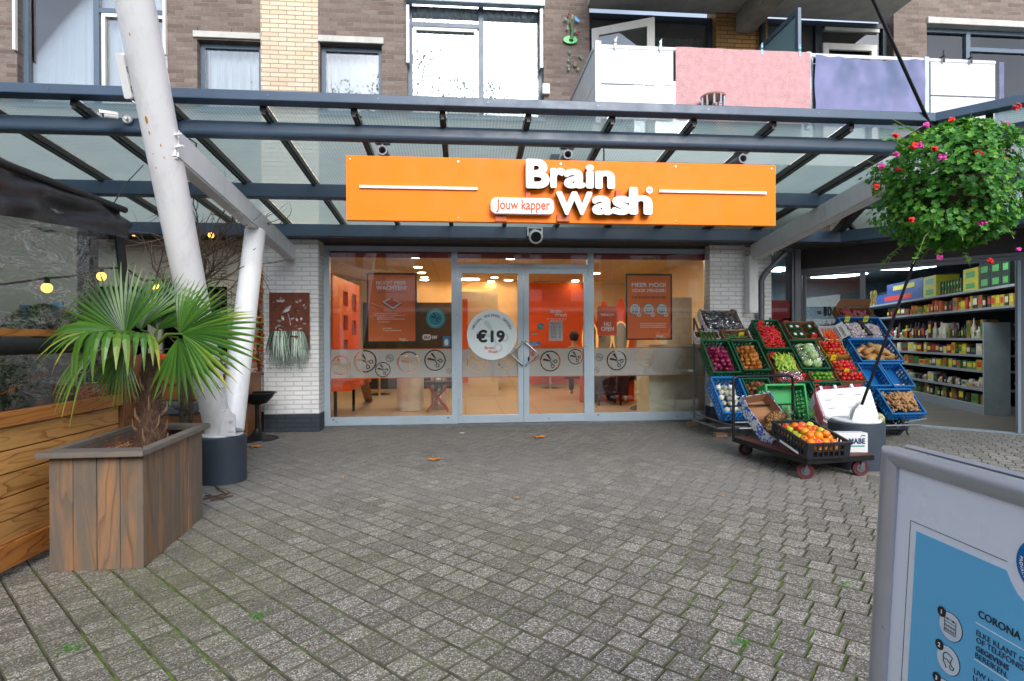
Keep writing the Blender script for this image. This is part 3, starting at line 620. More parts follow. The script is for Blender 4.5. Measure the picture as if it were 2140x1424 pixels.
MB().add([V[0] + Vector((0,0,zc(YG)+.05)), V[1] + Vector((0,0,zc(YU)+.05)), V[2] + Vector((0,0,zc(YU)+.05))], [(0,1,2)]).build('glass_panel', RIBG, can)
zso = PY(1070, 502, Y3+.1).z
MB().box((-9, Y3+.122, zso), (5.6, YS+.05, zso+.04)).build('soffit', mat('brown_soffit', lin(74, 66, 60), .6), can)
MB().box((-9, YU-.05, zso+.041), (5.6, YU+.05, ZB-.001)).build('fascia', CONCL, can)
sb = MB()
for i in range(9): p = PY(100 + i*230, 200 - 0 + i*6.9, YG); sb.cyl((p.x, YG-.004, (zg0+zg1)/2), (p.x, YG+.002, (zg0+zg1)/2), .006, 8)
sb.build('rivet', GREYM, can)

# ------------------------------------------------------------------ leaning white columns, beams and round bases
def drum(name, c, r, h, lab):
    mb = MB(); mb.lathe([(r, -.02), (r, h-.01), (r-.012, h)], 48, c); return tag(mb.build(name, mat('dark_painted_concrete', lin(50, 60, 72), .55, 0, .12, 5, bump=.15, bs=40, grime=.3), None, smooth=True), lab, 'column base')
pd = PZ(465, 1016, 0); DL = Vector((pd.x, pd.y+.19, 0)); DL = Vector((PY(465, 960, pd.y+.19).x, pd.y+.19, 0)); hL = PY(465, 909, DL.y).z
drum('column_base', DL, .19, hL, 'dark grey round concrete base under the two leaning white columns')
cl = thing('leaning_column', 'thick white steel tube column leaning left over the palm planter', 'column', DL + Vector((0,0,hL)))
cb_ = DL + Vector((-.025, 0, hL)); 
def PD(px, py, d): return CP + ray(px, py)*d
ct_ = PD(281, 0, 3.28); ct2 = cb_ + (ct_-cb_)*1.45
MB().tube([cb_, ct2], .106, 32).build('tube', WHITEP, cl, smooth=True)
mb = MB(); mb.lathe([(.165, hL), (.165, hL+.012)], 40, DL); mb.build('base_plate', WHITEP, cl, bev=.002)
for zz, rr_ in ((.82, .001), (.62, .001)):
    c = cb_ + (ct_-cb_)*((zz-hL)/(ct_.z-hL)); mb = MB(); ax = (ct_-cb_).normalized()
    mb.tube([c + (Vector((math.cos(t), math.sin(t), 0)))*.112 for t in [i*2*math.pi/24 for i in range(25)]], .004, 6); mb.build('cable_tie', CASEM, cl)
RUST = mat('rust_spot', lin(190, 130, 40), .8)
mb = MB(); axd = (ct_-cb_).normalized()
for px_, py_, rr_ in ((306, 251, .012), (271, 72, .005), (312, 278, .006), (336, 304, .005), (343, 330, .004), (326, 351, .004), (320, 322, .003)):
    # spots on the tube's surface facing the camera
    d = ray(px_, py_); o = CP - cb_; a = d - axd*d.dot(axd); b = o - axd*o.dot(axd); A = a.dot(a); B = 2*a.dot(b); Cc = b.dot(b) - .107**2; disc = B*B-4*A*Cc
    if disc < 0: continue
    t = (-B - math.sqrt(disc))/(2*A); hp = CP + d*t; rel = hp-cb_; nn = (rel - axd*rel.dot(axd)).normalized(); Ft = Fr(hp, axd.cross(nn), axd, nn)
    mb.prism(circ(0, 0, rr_*.7, 10, rr_*2.0), Ft, -.004, .0008)
if mb.v: mb.build('rust_spot', RUST, cl)
# white beam from the column to the brick pillar
BA = PY(352, 298, 3.83); BA = PD(352, 298, 3.62); BB = PY(608, 530, YP)
wb_ = thing('white_beam', 'white steel box beam running from the leaning column back to the white brick pillar', 'beam', (BB.x, BB.y, BB.z-.2))
MB().bar(BA, BB, .12, .2).build('beam', WHITEP, wb_, bev=.012, smooth=True)
e1 = xz(597, 545, YP); e2 = xz(616, 566, YP)
MB().box((BB.x-.06, YP-.012, BB.z-.22), (BB.x+.06, YP-.001, BB.z+.12)).build('wall_plate', WHITEP, wb_, bev=.002)
mb = MB(); mb.cyl((BB.x, YP-.03, BB.z-.17), (BB.x, YP-.012, BB.z-.17), .012, 6)
for px_, py_ in ((363, 283), (368, 308)):
    p = PD(px_, py_, 3.62*.985+.05); mb.cyl(p, p + Vector((.04, -.02, 0)), .013, 6); mb.cyl(p + Vector((.035,-.017,0)), p + Vector((.06, -.03, 0)), .007, 8)
mb.build('bolt', WHITEP, wb_)
# strut
sc2 = thing('leaning_column', 'thinner white steel strut rising right from the same base to the white beam', 'column', DL + Vector((.12,.02,hL)))
tpar = None; bt = BA + (BB-BA)*.0
best = min(((BA + (BB-BA)*(i/100)) for i in range(101)), key=lambda p: abs((p-CP).dot(Rv)/(p-CP).dot(Fv)*FPX + 1070 - 534))
s0 = DL + Vector((.065, .03, hL+.03)); s1 = best + Vector((0, 0, -.11))
MB().tube([s0, s1], .099, 28).build('tube', WHITEP, sc2, smooth=True)
mb = MB(); mb.box((s1.x-.06, s1.y-.09, s1.z), (s1.x+.06, s1.y+.09, s1.z+.03)); mb.build('head_plate', WHITEP, sc2)
gp_ = MB(); FG = Fr(DL + Vector((0, -.135, hL+.012)), (1,0,0), (0,0,1)); gp_.prism([(.045,0),(.165,0),(.165,.17),(.11,.225),(.06,.225)], FG, 0, .012); gp_.build('gusset_plate', WHITEP, sc2)
mb = MB()
for a, b in ((.135, .05), (.135, .13)): mb.cyl(FG(a, b, .012), FG(a, b, .028), .014, 6)
mb.build('bolt', WHITEP, sc2)
# right beam from the corner pillar outwards
rb0 = PY(1578, 528, YP); rb1 = PY(1905, 352, 4.72)
MB_r = thing('white_beam', 'grey white steel box beam rising from the corner pillar to behind the flower basket', 'beam', (rb0.x, rb0.y, rb0.z-.2))
MB().bar(rb0, rb1, .14, .22).build('beam', WHITEP, MB_r, bev=.012, smooth=True)
MB().bar(rb0 + Vector((-.04,.02,-.05)), Vector((rb0.x-.04, rb0.y+.02, 1.55)), .13, .13, up=(0,1,0)).build('post', WHITEP, MB_r, bev=.01)
# right base, hub plate and tie rods
pr = PZ(1790, 985, 0); DR = Vector((0,0,0)); DR.y = pr.y+.2; DR.x = PY(1789, 940, DR.y).x; hR = PY(1789, 880, DR.y).z
drum('column_base', DR, .232, hR, 'dark grey round concrete base beside the platform trolley')
rod = thing('tie_rod', 'black steel rod rising from the white foot plate towards the flower basket', 'rod', DR + Vector((0,0,hR)))
mb = MB(); mb.lathe([(.2, hR), (.205, hR+.01), (.2, hR+.022), (.12, hR+.026)], 40, DR); mb.build('foot_plate', WHITEP, rod, smooth=True)
FK = Fr(DR + Vector((-.02, -.11, hR+.02)), (1,0,.0), (0,.12,1)); mb = MB(); mb.prism([(-.1,0),(.15,0),(.15,.06),(.11,.16),(.05,.19),(.02,.18),(-.06,.1)], FK, -.012, 0); mb.prism([(-.1,0),(.15,0),(.15,.06),(.11,.16),(.05,.19),(.02,.18),(-.06,.1)], FK, -.07, -.058); mb.build('bracket', WHITEP, rod, bev=.004)
ra = PD(1801, 846, DR.y*1.03); rbb = PD(2015, 262, 4.45)
MB().tube([ra, rbb], .0125, 12).build('rod', BLACKM, rod, smooth=True)
tag(MB().tube([PD(1806, -40, 4.3), PD(1944, 262, 4.72)], .0135, 12).build('tie_rod', BLACKM, None, smooth=True), 'black steel rod slanting from the top of the photo down to the canopy corner', 'rod')
# ================================================================== WHITE PILLARS AND THE SALON FRONT
zf = 0.0; ztop = zso + .03
def pillar(name, x0, x1, lab, y0=YP, y1=YS-.04):
    t = thing(name, lab, 'pillar', ((x0+x1)/2, y0, 0)); zb = .235
    MB().box((x0, y0, zb), (x1, y1, zso-.003)).build('wall', WHITEB, t); MB().box((x0-.004, y0-.004, -.02), (x1+.004, y1, zb-.001)).build('plinth', DARKB, t); return t
xp0 = X(551, 700, YP); xp1 = X(666, 700, YP)
pillar('brick_pillar', xp0, xp1, 'white painted brick pillar with dark plinth left of the salon front')
xq0 = X(1484, 700, YP+.1); xq1 = X(1548, 600, YP+.1)
pillar('brick_pillar', xq0, xq1+.06, 'white painted brick pillar between the salon front and the grocery', YP+.1)
fx0 = X(678, 700, YS); fx1 = X(1484, 700, YS); fz1 = PY(1080, 518, YS).z
sf = thing('storefront', 'grey aluminium shop front with double glass doors and frosted scissors band', 'shop front', ((fx0+fx1)/2, YS, 0))
def s(px, py): return xz(px, py, YS)
xm_a0, xm_a1 = s(944, 700)[0], s(955, 700)[0]; xm_b0, xm_b1 = s(1229, 700)[0], s(1240.5, 700)[0]
zg_t = PY(1070, 528, YS).z; zg_b = PY(1070, 866, YS).z; xg0 = s(690.5, 700)[0]; xg1 = s(1472.5, 700)[0]; fzb = .03
tz0 = PY(1090, 561, YS).z; tz1 = PY(1090, 553, YS).z
mb = MB(); y0, y1 = YS-.03, YS+.03
mb.box((fx0, y0, fzb), (xg0, y1, fz1)).box((xg1, y0, fzb), (fx1, y1, fz1)).box((xg0, y0, zg_t), (xg1, y1, fz1))
mb.box((xg0, y0, fzb), (xm_a0, y1, zg_b)).box((xm_b1, y0, fzb), (xg1, y1, zg_b)); mb.box((xm_a0, y0, fzb), (xm_a1+.012, y1, zg_t)).box((xm_b0-.012, y0, fzb), (xm_b1, y1, zg_t))
mb.box((xm_a1+.012, y0, tz0), (xm_b0-.012, y1, tz1+.0)); mb.build('frame', ALU, sf, bev=.003)
MB().box((fx0, YS-.02, fz1+.001), (fx1, YS+.045, 2.72)).build('header', mat('brown_soffit', lin(74, 66, 60), .6), sf)
MB().box((fx0, y0-.02, -.01), (fx1, y1, fzb-.001)).build('threshold', GREYM, sf)
MB().box((xg0-.005, YS-.004, zg_b-.01), (xm_a0+.005, YS+.004, zg_t+.01)).build('pane', GLASS, sf)
MB().box((xm_b1-.005, YS-.004, zg_b-.01), (xg1+.005, YS+.004, zg_t+.01)).build('pane', GLASS, sf)
MB().box((xm_a1, YS-.004, tz1-.01), (xm_b0, YS+.004, zg_t+.01)).build('pane', GLASS, sf)
dtop = tz0 - .004; xd0 = xm_a1 + .014; xd1 = xm_b0 - .014; xc = s(1093.5, 700)[0]
dg = [s(965.5, 700)[0], s(1082, 700)[0], s(1105, 700)[0], s(1219.5, 700)[0]]; dgt = PY(1090, 572.5, YS).z
for a, b, g0, g1, sg in ((xd0, xc-.003, dg[0], dg[1], 1), (xc+.003, xd1, dg[2], dg[3], -1)):
    mb = MB(); ya, yb = YS-.036, YS+.02; mb.box((a, ya, fzb+.004), (g0, yb, dtop)).box((g1, ya, fzb+.004), (b, yb, dtop)).box((g0, ya, dgt), (g1, yb, dtop)).box((g0, ya, fzb+.004), (g1, yb, zg_b))
    d = mb.build('door', ALU, sf, bev=.003); MB().box((g0-.004, YS-.012, zg_b-.004), (g1+.004, YS-.006, dgt+.004)).build('pane', GLASS, d)
    hx = (g1 + .05) if sg > 0 else (g0 - .05); z_t = s(1090, 715)[1]; z_b = s(1090, 764)[1]; xt = s(1092 - sg*(-2), 716)[0]
    e = -.16 if sg > 0 else .16; hx = s(1091, 740)[0] if sg > 0 else s(1098, 740)[0]; zm_ = (z_t+z_b)/2
    MB().tube([(hx, YS-.036, z_t), (hx, YS-.075, z_t), (hx, YS-.085, z_t-.012), (hx+e*.93, YS-.085, zm_+.02), (hx+e, YS-.085, zm_), (hx+e*.93, YS-.085, zm_-.02), (hx, YS-.085, z_b+.012), (hx, YS-.075, z_b), (hx, YS-.036, z_b)], .0125, 12).build('handle', CHROME, d, smooth=True)
lk = s(1104, 750); MB().prism(rrect(lk[0]-.012, lk[1]-.04, lk[0]+.012, lk[1]+.03, .008), FS, .0365, .041).build('lock', BLACKM, sf)
mb = MB()
for a in (698, 937, 975, 1075, 1112, 1213, 1249, 1466): p = s(a, 877 - (a-700)*.0185); mb.box((p[0]-.013, y0-.003, p[1]-.008), (p[0]+.013, y0+.001, p[1]+.006))
mb.build('drain_cap', BLACK, sf)
RED = mat('signal_red_film', lin(196, 38, 10), .5, 0, .04)
OFILM = mat('orange_film', lin(226, 104, 20), .5, 0, .05)
zr0 = PY(1070, 541, YS).z
for a, b in ((xg0, xm_a0), (xm_a1+.01, xm_b0-.01), (xm_b1, xg1)): MB().box((a, YS+.006, zr0), (b, YS+.008, zg_t)).build('film', RED, sf)
# frosted band with scissor roundels cut out of it
zb1 = PY(1080, 727.5, YS).z; zb0 = PY(1080, 788.5, YS).z; bh = zb1-zb0
FROST = milky('frosted_film', lin(214, 216, 216), .2, refl=.0, diff=.75)
def scissor(cx, cz, r):      # outlines (cut-outs): two blades and two ring handles, pointing to the upper left
    out = []; q = r*.82
    def rot(p, t): return (cx + p[0]*math.cos(t) - p[1]*math.sin(t), cz + p[0]*math.sin(t) + p[1]*math.cos(t))
    q = r*.86
    for P in ([(.16,-.02),(.05,.10),(-.72,.34),(-.97,.24),(-.92,.08),(-.08,-.08)], [(.02,.17),(.18,.10),(-.20,.86),(-.46,.97),(-.5,.74)], [(.22,-.06),(.24,.05),(.42,.02),(.40,-.10)], [(-.02,-.12),(.13,-.07),(.28,-.38),(.16,-.42)]): out.append([rot((a*q, b*q), 0) for a, b in P])
    for (a, b) in ((.68,-.06),(.32,-.66)):
        c = rot((a*q, b*q), 0); out.append(circ(c[0], c[1], .27*q, 18)); out.append(circ(c[0], c[1], .14*q, 18))
    return out
def roundel(cx, cz, r): return [circ(cx, cz, r, 40), circ(cx, cz, r*.88, 40)] + scissor(cx, cz, r*.86)
bands = ((xg0, xm_a0, [(712,764,24), (763,749,23.5), (800,779,16), (814,749,8), (854,758,23.5), (909,747,22.5), (938,776,15)]),
         (dg[0], dg[1], [(998,757,22.5), (1058,752,20)]), (dg[2], dg[3], [(1116,745,13), (1150,755,22.5), (1203,746,20)]),
         (xm_b1, xg1, [(1247,774,13), (1253,747.5,8), (1289,753.5,22), (1350,746,20.5), (1384,771.5,14), (1397,744.5,7.5), (1433,753,21)]))
for a, b, rs in bands:
    L = [[(a, zb0+.012), (b, zb0+.012), (b, zb1-.012), (a, zb1-.012)]]
    for px_, py_, rr in rs:
        c = s(px_, py_); r = rr/FPX*7.6; r = min(r, c[0]-a-.004, b-c[0]-.004)
        if r < .03: continue
        cz = min(max(c[1], zb0+.016+r), zb1-.016-r)
        if zb0+.016+r > zb1-.016-r: r = (zb1-zb0)/2-.018; cz = (zb0+zb1)/2
        L += roundel(c[0], cz, r)
    vs, fs = fill2d(L, .001); MB().add([(v.x, YS+.008+v.z, v.y) for v in vs], fs).build('frosted_band', FROST, sf)
    mb = MB(); mb.box((a, YS+.006, zb1-.010), (b, YS+.009, zb1)).box((a, YS+.006, zb0), (b, YS+.009, zb0+.010)); mb.build('stripe', OFILM, sf)
# ------------------------------------------------------------------ posters and stickers
PORA = mat('orange_poster', lin(252, 122, 56), .5, 0, .05, 3, bump=.05, bs=6); PAPER = mat('white_paper', lin(225, 226, 226), .6, 0, .03); INK = mat('black_ink', lin(30, 30, 32), .6); OINK = mat('orange_ink', lin(222, 86, 30), .6); WINK = mat('white_ink', lin(250, 250, 248), .6, 0, .02)
GINK = mat('grey_ink', lin(120, 118, 116), .6); DINK = mat('brown_ink', lin(70, 36, 24), .6)
FI = Fr((0, YS+.03, 0), (1,0,0), (0,0,1))
def i2(px, py): return FI.px(px, py)
def ink(par, t, x0, y0, x1, h, m=WINK, bold=0.0, c=.003, name='lettering', F=None):    # text fitted to photo box: left x0, baseline y0, right x1
    F = F or FI; a0, b0 = F.px(x0, y0); a1, b1 = F.px(x1, y0); _, b2 = F.px(x0, y0-h); return letter(name, t, F, a0, b0, w=a1-a0, h=b2-b0, c0=c, thick=.001, bold=bold, mat=m, parent=par)
def lines(par, rows, m=WINK, F=None, c=.003, name='small_print'):      # rows of unreadably small print, as broken strokes
    F = F or FI; mb = MB(); r = random.Random(len(rows))
    for x0, x1, y in rows:
        x = x0
        while x < x1: 
            wl = r.uniform(2, 7); a = F.px(x, y); b = F.px(min(x+wl, x1), y); mb.prism([(a[0], a[1]), (b[0], a[1]), (b[0], a[1]+.009), (a[0], a[1]+.009)], F, c, c+.0008); x += wl + 1.3
    mb.build(name, m, par)
def poster(px0, py0, px1, py1, lab, frame=True):
    a0, b0 = i2(px0, py1); a1, b1 = i2(px1, py0)
    t = thing('poster', lab, 'poster', FI((a0+a1)/2, b0)); w_ = .022
    mb = MB(); mb.prism([(a0,b0),(a0+w_,b0),(a0+w_,b1),(a0,b1)], FI, -.01, .008).prism([(a1-w_,b0),(a1,b0),(a1,b1),(a1-w_,b1)], FI, -.01, .008).prism([(a0+w_,b0),(a1-w_,b0),(a1-w_,b0+w_),(a0+w_,b0+w_)], FI, -.01, .008).prism([(a0+w_,b1-w_),(a1-w_,b1-w_),(a1-w_,b1),(a0+w_,b1)], FI, -.01, .008)
    if frame: mb.build('frame', BLACK, t)
    MB().prism([(a0+w_,b0+w_),(a1-w_,b0+w_),(a1-w_,b1-w_),(a0+w_,b1-w_)], FI, -.006, .001).build('sheet', PORA, t); return t
p = poster(767, 571.5, 871, 717, 'black framed orange poster with a drawn phone, in the left salon window')
ink(p, 'NOOIT MEER', 786, 595, 849, 7.5, bold=.02); ink(p, 'WACHTEN!', 786, 606, 849, 9, bold=.03); ink(p, 'CHECK-IN OP JOUW MOMENT', 787, 614, 850, 3.6, DINK)
cx, cy = i2(819, 634); ph = [(-.14,.02),(.02,-.085),(.14,.0),(-.02,.075)]
MB().prism([(cx+a*.95, cy+b) for a, b in ph], FI, .002, .003).build('drawing', PAPER, p); MB().prism([(cx+a*.72, cy+b*.72+.004) for a, b in ph], FI, .0035, .004).prism([(cx-.006, cy+.02), (cx+.006, cy+.02), (cx+.022, cy+.055),(cx+.018,cy+.075),(cx,cy+.083),(cx-.018,cy+.075),(cx-.022,cy+.055)], FI, .0045, .0055).build('drawing', OINK, p)
MB().prism([(cx-.139,cy+.014),(cx+.02,cy-.09),(cx+.135,cy-.006),(cx+.135,cy-.016),(cx+.02,cy-.102),(cx-.139,cy+.002)], FI, .002, .003).build('drawing', INK, p)
lines(p, [(788, 832, 656), (788, 846, 660), (788, 826, 664), (788, 846, 668), (788, 815, 674), (800, 820, 687), (800, 838, 692)])
ink(p, 'Brain', 835, 711, 848, 4.2, bold=.03); ink(p, 'Wash', 839, 715, 853, 4, bold=.03)
p = poster(1308, 573, 1404, 711, 'black framed orange poster with three price roundels, in the right salon window')
ink(p, 'MEER MOOI', 1320, 600, 1391, 9, bold=.03); ink(p, 'VOOR MINDER!', 1320, 611, 1391, 7, bold=.03); ink(p, 'KNIP & KLEUR PAKKETTEN', 1320, 624, 1391, 4.4, DINK, .01)
for i, (px_, t1, t2) in enumerate(((1327, 'Basis', '€49'), (1355.5, 'Extra', '€59'), (1383, 'Compleet', '€89'))):
    c = i2(px_, 646.5); MB().prism(circ(*c, .083, 36), FI, .002, .0028).build('roundel', mat('blue_ring_ink', lin(60, 80, 100)), p); MB().prism(circ(*c, .077, 36), FI, .003, .0038).build('roundel', PAPER, p)
    ink(p, 'Knip & Kleur', px_-9, 643, px_+9, 2.6, INK, .01, .005); ink(p, t1, px_-7, 648, px_+7, 2.6, OINK, .02, .005); ink(p, t2, px_-6, 654, px_+6, 4.4, INK, .03, .005)
    c = i2(px_+8.5, 658); MB().prism(circ(*c, .033, 24), FI, .006, .0068).build('roundel', PAPER, p); MB().prism([(c[0]-.016,c[1]-.004),(c[0]+.016,c[1]-.004),(c[0]+.016,c[1]+.006),(c[0]-.016,c[1]+.006)], FI, .007, .0078).build('small_print', OINK, p)
lines(p, [(1338, 1392, 677), (1338, 1390, 681), (1338, 1392, 685)]); ink(p, 'Brain', 1372, 705, 1386, 4.5, bold=.03); ink(p, 'Wash', 1378, 709.5, 1393, 4.3, bold=.03)
def plate(name, lab, cat, px0, py0, px1, py1, m, r=.02, F=None, c=(0, .002)):
    F = F or FI; a0, b0 = F.px(px0, py1); a1, b1 = F.px(px1, py0); o = MB().prism(rrect(a0, b0, a1, b1, min(r, (a1-a0)/2.1, (b1-b0)/2.1)), F, *c).build(name, m); return tag(o, lab, cat)
o = plate('welcome_sign', 'rounded orange sign reading WELKOM NU OPEN, hung inside the right salon window', 'sign', 1248.5, 641, 1289, 702, mat('orange_enamel', lin(244, 96, 36), .4), .03, c=(-.008, .001))
ink(o, 'WELKOM', 1255, 660.5, 1282.5, 5, bold=.03); ink(o, 'NU', 1262, 681.5, 1276.5, 8, bold=.03); ink(o, 'OPEN', 1256, 692, 1283, 9, bold=.03)
mb = MB()
for a in (1253, 1280): c = i2(a, 641); mb.box((c[0]-.001, YS+.03, c[1]), (c[0]+.001, YS+.032, zg_t))
mb.build('cord', ALU, o)
# round price disc on the door
FDR = Fr((0, YS-.014, 0), (1,0,0), (0,0,1)); c = FDR.px(1028, 700.5); r = 52.5/FPX*7.64
disc = tag(MB().prism(circ(*c, r, 64), FDR, .001, .008).build('price_disc', mat('pale_blue_white', lin(222, 232, 234), .4, 0, .02)), 'round white disc reading 19 euro fixed across the salon doors', 'sign')
ink(disc, '€19', 995.5, 716.5, 1055, 27, INK, .045, .0095, F=FDR); ink(disc, 'Brain', 1013, 730.5, 1032, 6.5, OINK, .03, .0095, F=FDR); ink(disc, 'Wash', 1020, 738.5, 1040, 6.2, OINK, .03, .0095, F=FDR)
txt = '· WASSEN, KNIPPEN, DROGEN ·'; n = len(txt)
mb = MB()
for i, ch in enumerate(txt):
    if ch == ' ': continue
    t = R_(171 - 162*i/(n-1)); rr = r*.80; a = c[0] + rr*math.cos(t); b = c[1] + rr*math.sin(t)*.98
    Fc = Fr(FDR(a, b, 0), Vector((math.cos(t-math.pi/2), 0, math.sin(t-math.pi/2))), Vector((math.cos(t), 0, math.sin(t))))
    vs, fs, bb_ = text2d(ch, .01, 1); k_ = .052; mb.add([Fc((v.x-(bb_[0]+bb_[2])/2)*k_, (v.y-.35)*k_, .0095+v.z*.0008) for v in vs], fs)
mb.build('lettering', INK, disc)
GHOST = mat('pale_grey_ink', lin(198, 210, 214), .5); sc_l = scissor(c[0]+.01, c[1]-.02, r*.8); vs, fs = fill2d(sc_l, .0006); MB().add([FDR(v.x, v.y, .0086+v.z) for v in vs], fs).build('scissors_print', GHOST, disc)
# turquoise round stickers and small window stickers
TURQ = mat('turquoise_ink', lin(40, 176, 196), .5, 0, .05)
c = i2(910.5, 666); o = tag(MB().prism(circ(*c, .137, 40), FI, 0, .001).build('round_sticker', TURQ), 'turquoise round sticker with scissors beside the left poster', 'sticker')
vs, fs = fill2d(scissor(c[0], c[1]+.01, .085), .0006); MB().add([FI(v.x, v.y, .0018+v.z) for v in vs], fs).build('scissors_print', INK, o)
vs, fs = fill2d([circ(*c, .105, 36), circ(*c, .1, 36)], .0006); MB().add([FI(v.x, v.y, .0018+v.z) for v in vs], fs).build('ring_print', WINK, o)
c = i2(1129.5, 682); o = tag(MB().prism(circ(*c, .046, 28), FI, 0, .001).build('round_sticker', TURQ), 'small turquoise sticker on the right door under the white logo', 'sticker')
vs, fs = fill2d(scissor(c[0], c[1], .04), .0006); MB().add([FI(v.x, v.y, .0018+v.z) for v in vs], fs).build('scissors_print', WINK, o)
o = plate('window_sticker', 'small white speech bubble sticker low in the left salon window', 'sticker', 883, 699, 901, 711, WINK, .03); ink(o, 'iEI', 886, 708.5, 898, 6.5, INK, .03); ink(o, 'iW', 903, 709.5, 914, 8, WINK, .04)
o = plate('window_sticker', 'blue hand sticker at the bottom right of the left salon window', 'sticker', 926, 703, 941, 725, mat('blue_ink', lin(40, 150, 205), .5), .005); MB().prism([(x_+i2(933,714)[0], y_+i2(933,716)[1]) for x_, y_ in ((-.02,-.04),(.02,-.04),(.028,.0),(.02,.045),(-.015,.045),(-.03,.0))], FI, .0025, .0032).build('hand_print', WINK, o)
o = thing('door_logo', 'white logo lettering on the right salon door above the price list', 'sign', FI(*i2(1165, 662)))
ink(o, 'Brain', 1149.5, 654.5, 1174.5, 8, bold=.04); ink(o, 'Wash', 1158.5, 662, 1184.5, 7.6, bold=.04); lines(o, [(1143, 1184, 667.5), (1150, 1178, 670.5)])
o = plate('price_list', 'white sheet headed PRIJSLIJST taped inside the right salon door', 'notice', 1147, 671.5, 1176, 712.5, PAPER, .002)
ink(o, 'PRIJSLIJST', 1152, 678.5, 1171.5, 3.4, OINK, .02); lines(o, [(1151, 1163, y) for y in range(683, 708, 3)] + [(1168, 1172, y) for y in range(683, 708, 3)], GINK)
o = plate('door_label', 'small orange push label at the left edge of the right salon door', 'label', 1107.5, 694.5, 1125, 701, OFILM, .01); ink(o, 'DUWEN', 1109, 700, 1123.5, 3.6, bold=.02)
o = plate('door_label', 'small blue label under the push label on the right salon door', 'label', 1108, 714.5, 1129, 724, mat('blue_ink', lin(40, 150, 205), .5), .004); lines(o, [(1110, 1127, 722), (1110, 1122, 718)])
# ------------------------------------------------------------------ orange fascia sign
YSG = 4.58; FG_ = Fr((0, YSG, 0), (1,0,0), (0,0,1))
g = lambda px, py: FG_.px(px, py)
a0, b1 = g(723, 325); _, b0 = g(725, 462); a1, b1r = g(1621, 345); _, b0r = g(1621, 470.5)
b1 = (b1+b1r)/2; b0 = (b0+b0r)/2
sg = thing('shop_sign', 'long orange sign board with white raised letters hanging under the canopy', 'sign', FG_((a0+a1)/2, b0))
MB().prism([(a0,b0),(a1,b0),(a1,b1),(a0,b1)], FG_, -.05, 0).build('board', ORANGE, sg, bev=.002)
for x0, y0_, x1, y1_ in ((752, 393.5, 998, 398), (1376.5, 402.5, 1599.5, 407)):
    p0 = g(x0, y0_); p1 = g(x1, y1_); MB().prism([(p0[0], p1[1]-.002), (p1[0], p1[1]-.002), (p1[0], p1[1]+.02), (p0[0], p1[1]+.02)], FG_, .001, .02).build('rule', WHITE, sg)
SIDE = mat('letter_side', lin(84, 52, 30), .5)
def glyph(ch, x0, x1, ybase, ytop, depth=.075, bold=.045):
    A0, B0 = g(x0, ybase); A1, _ = g(x1, ybase); _, B1 = g(x0, ytop); vs, fs, bb_ = text2d(ch, bold, 1)
    sx = (A1-A0)/(bb_[2]-bb_[0]); sz = (B1-B0)/(bb_[3]-bb_[1])
    mb = MB().add([FG_(A0+(v.x-bb_[0])*sx, B0+(v.y-bb_[1])*sz, depth + v.z*.012) for v in vs], fs)
    l = mb.build('letter', WHITE, sg)
    vv = [FG_(A0+(v.x-bb_[0])*sx, B0+(v.y-bb_[1])*sz, .03 + (v.z+.5)*(depth-.008-.03)) for v in vs]; MB().add(vv, fs).build('letter_side', SIDE, l)
for ch, x0, x1, yb, yt in (('B', 1097, 1146, 399, 338.5), ('r', 1147, 1178, 398.5, 357), ('a', 1175, 1220, 399, 359), ('i', 1220, 1237, 399.5, 350.5), ('n', 1239, 1280, 400, 362.5),
                           ('W', 1159, 1234, 453.5, 405), ('a', 1233, 1276, 453.5, 414), ('s', 1274, 1313, 453.5, 414.5), ('h', 1309, 1357, 453, 396.5)): glyph(ch, x0, x1, yb, yt)
c = g(1351.5, 402.5); l = MB().prism(circ(*c, .029, 24), FG_, .05, .075).build('roundel', WHITE, sg); vs, fs = fill2d(scissor(c[0], c[1], .02), .0006); MB().add([FG_(v.x, v.y, .077+v.z) for v in vs], fs).build('scissors_print', OINK, l)
q0 = g(1025, 450.5); q1 = g(1155, 419.5); l = MB().prism(rrect(q0[0], q0[1], q1[0], q1[1], .045, 6), FG_, .03, .075).build('name_plate', WHITE, sg, bev=.004)
aa, bb2 = g(1036, 443); letter('lettering', 'Jouw kapper', FG_, aa, bb2-.022, w=g(1146.5, 443)[0]-aa, h=.108, c0=.0755, thick=.003, bold=.02, mat=OINK, parent=l)
for x0, x1 in ((1098, 1107), (1285, 1296)): p0 = g(x0, 425); p1 = g(x1, 400); mb = MB().prism([(p0[0], p0[1]), (p1[0], p0[1]), (p1[0], p1[1]), (p0[0], p1[1])], FG_, .002, .03); mb.build('bracket', mat('orange_bracket', lin(190, 84, 10), .5), sg)
for x0, x1 in ((1035, 1058), (1163, 1190)): p0 = g(x0, 464); p1 = g(x1, 450); mb = MB().prism([(p0[0], p0[1]), (p1[0], p0[1]), (p1[0], p1[1]), (p0[0], p1[1])], FG_, .002, .025); mb.build('bracket', mat('orange_bracket', lin(190, 84, 10), .5), sg)
mb = MB()
for x_ in (732, 958, 1172, 1412, 1612):
    for k_ in (.06, .94): A = g(x_, 400)[0]; mb.prism(circ(A, b0+(b1-b0)*k_, .006, 8), FG_, .0005, .004)
mb.build('screw', CHROME, sg)
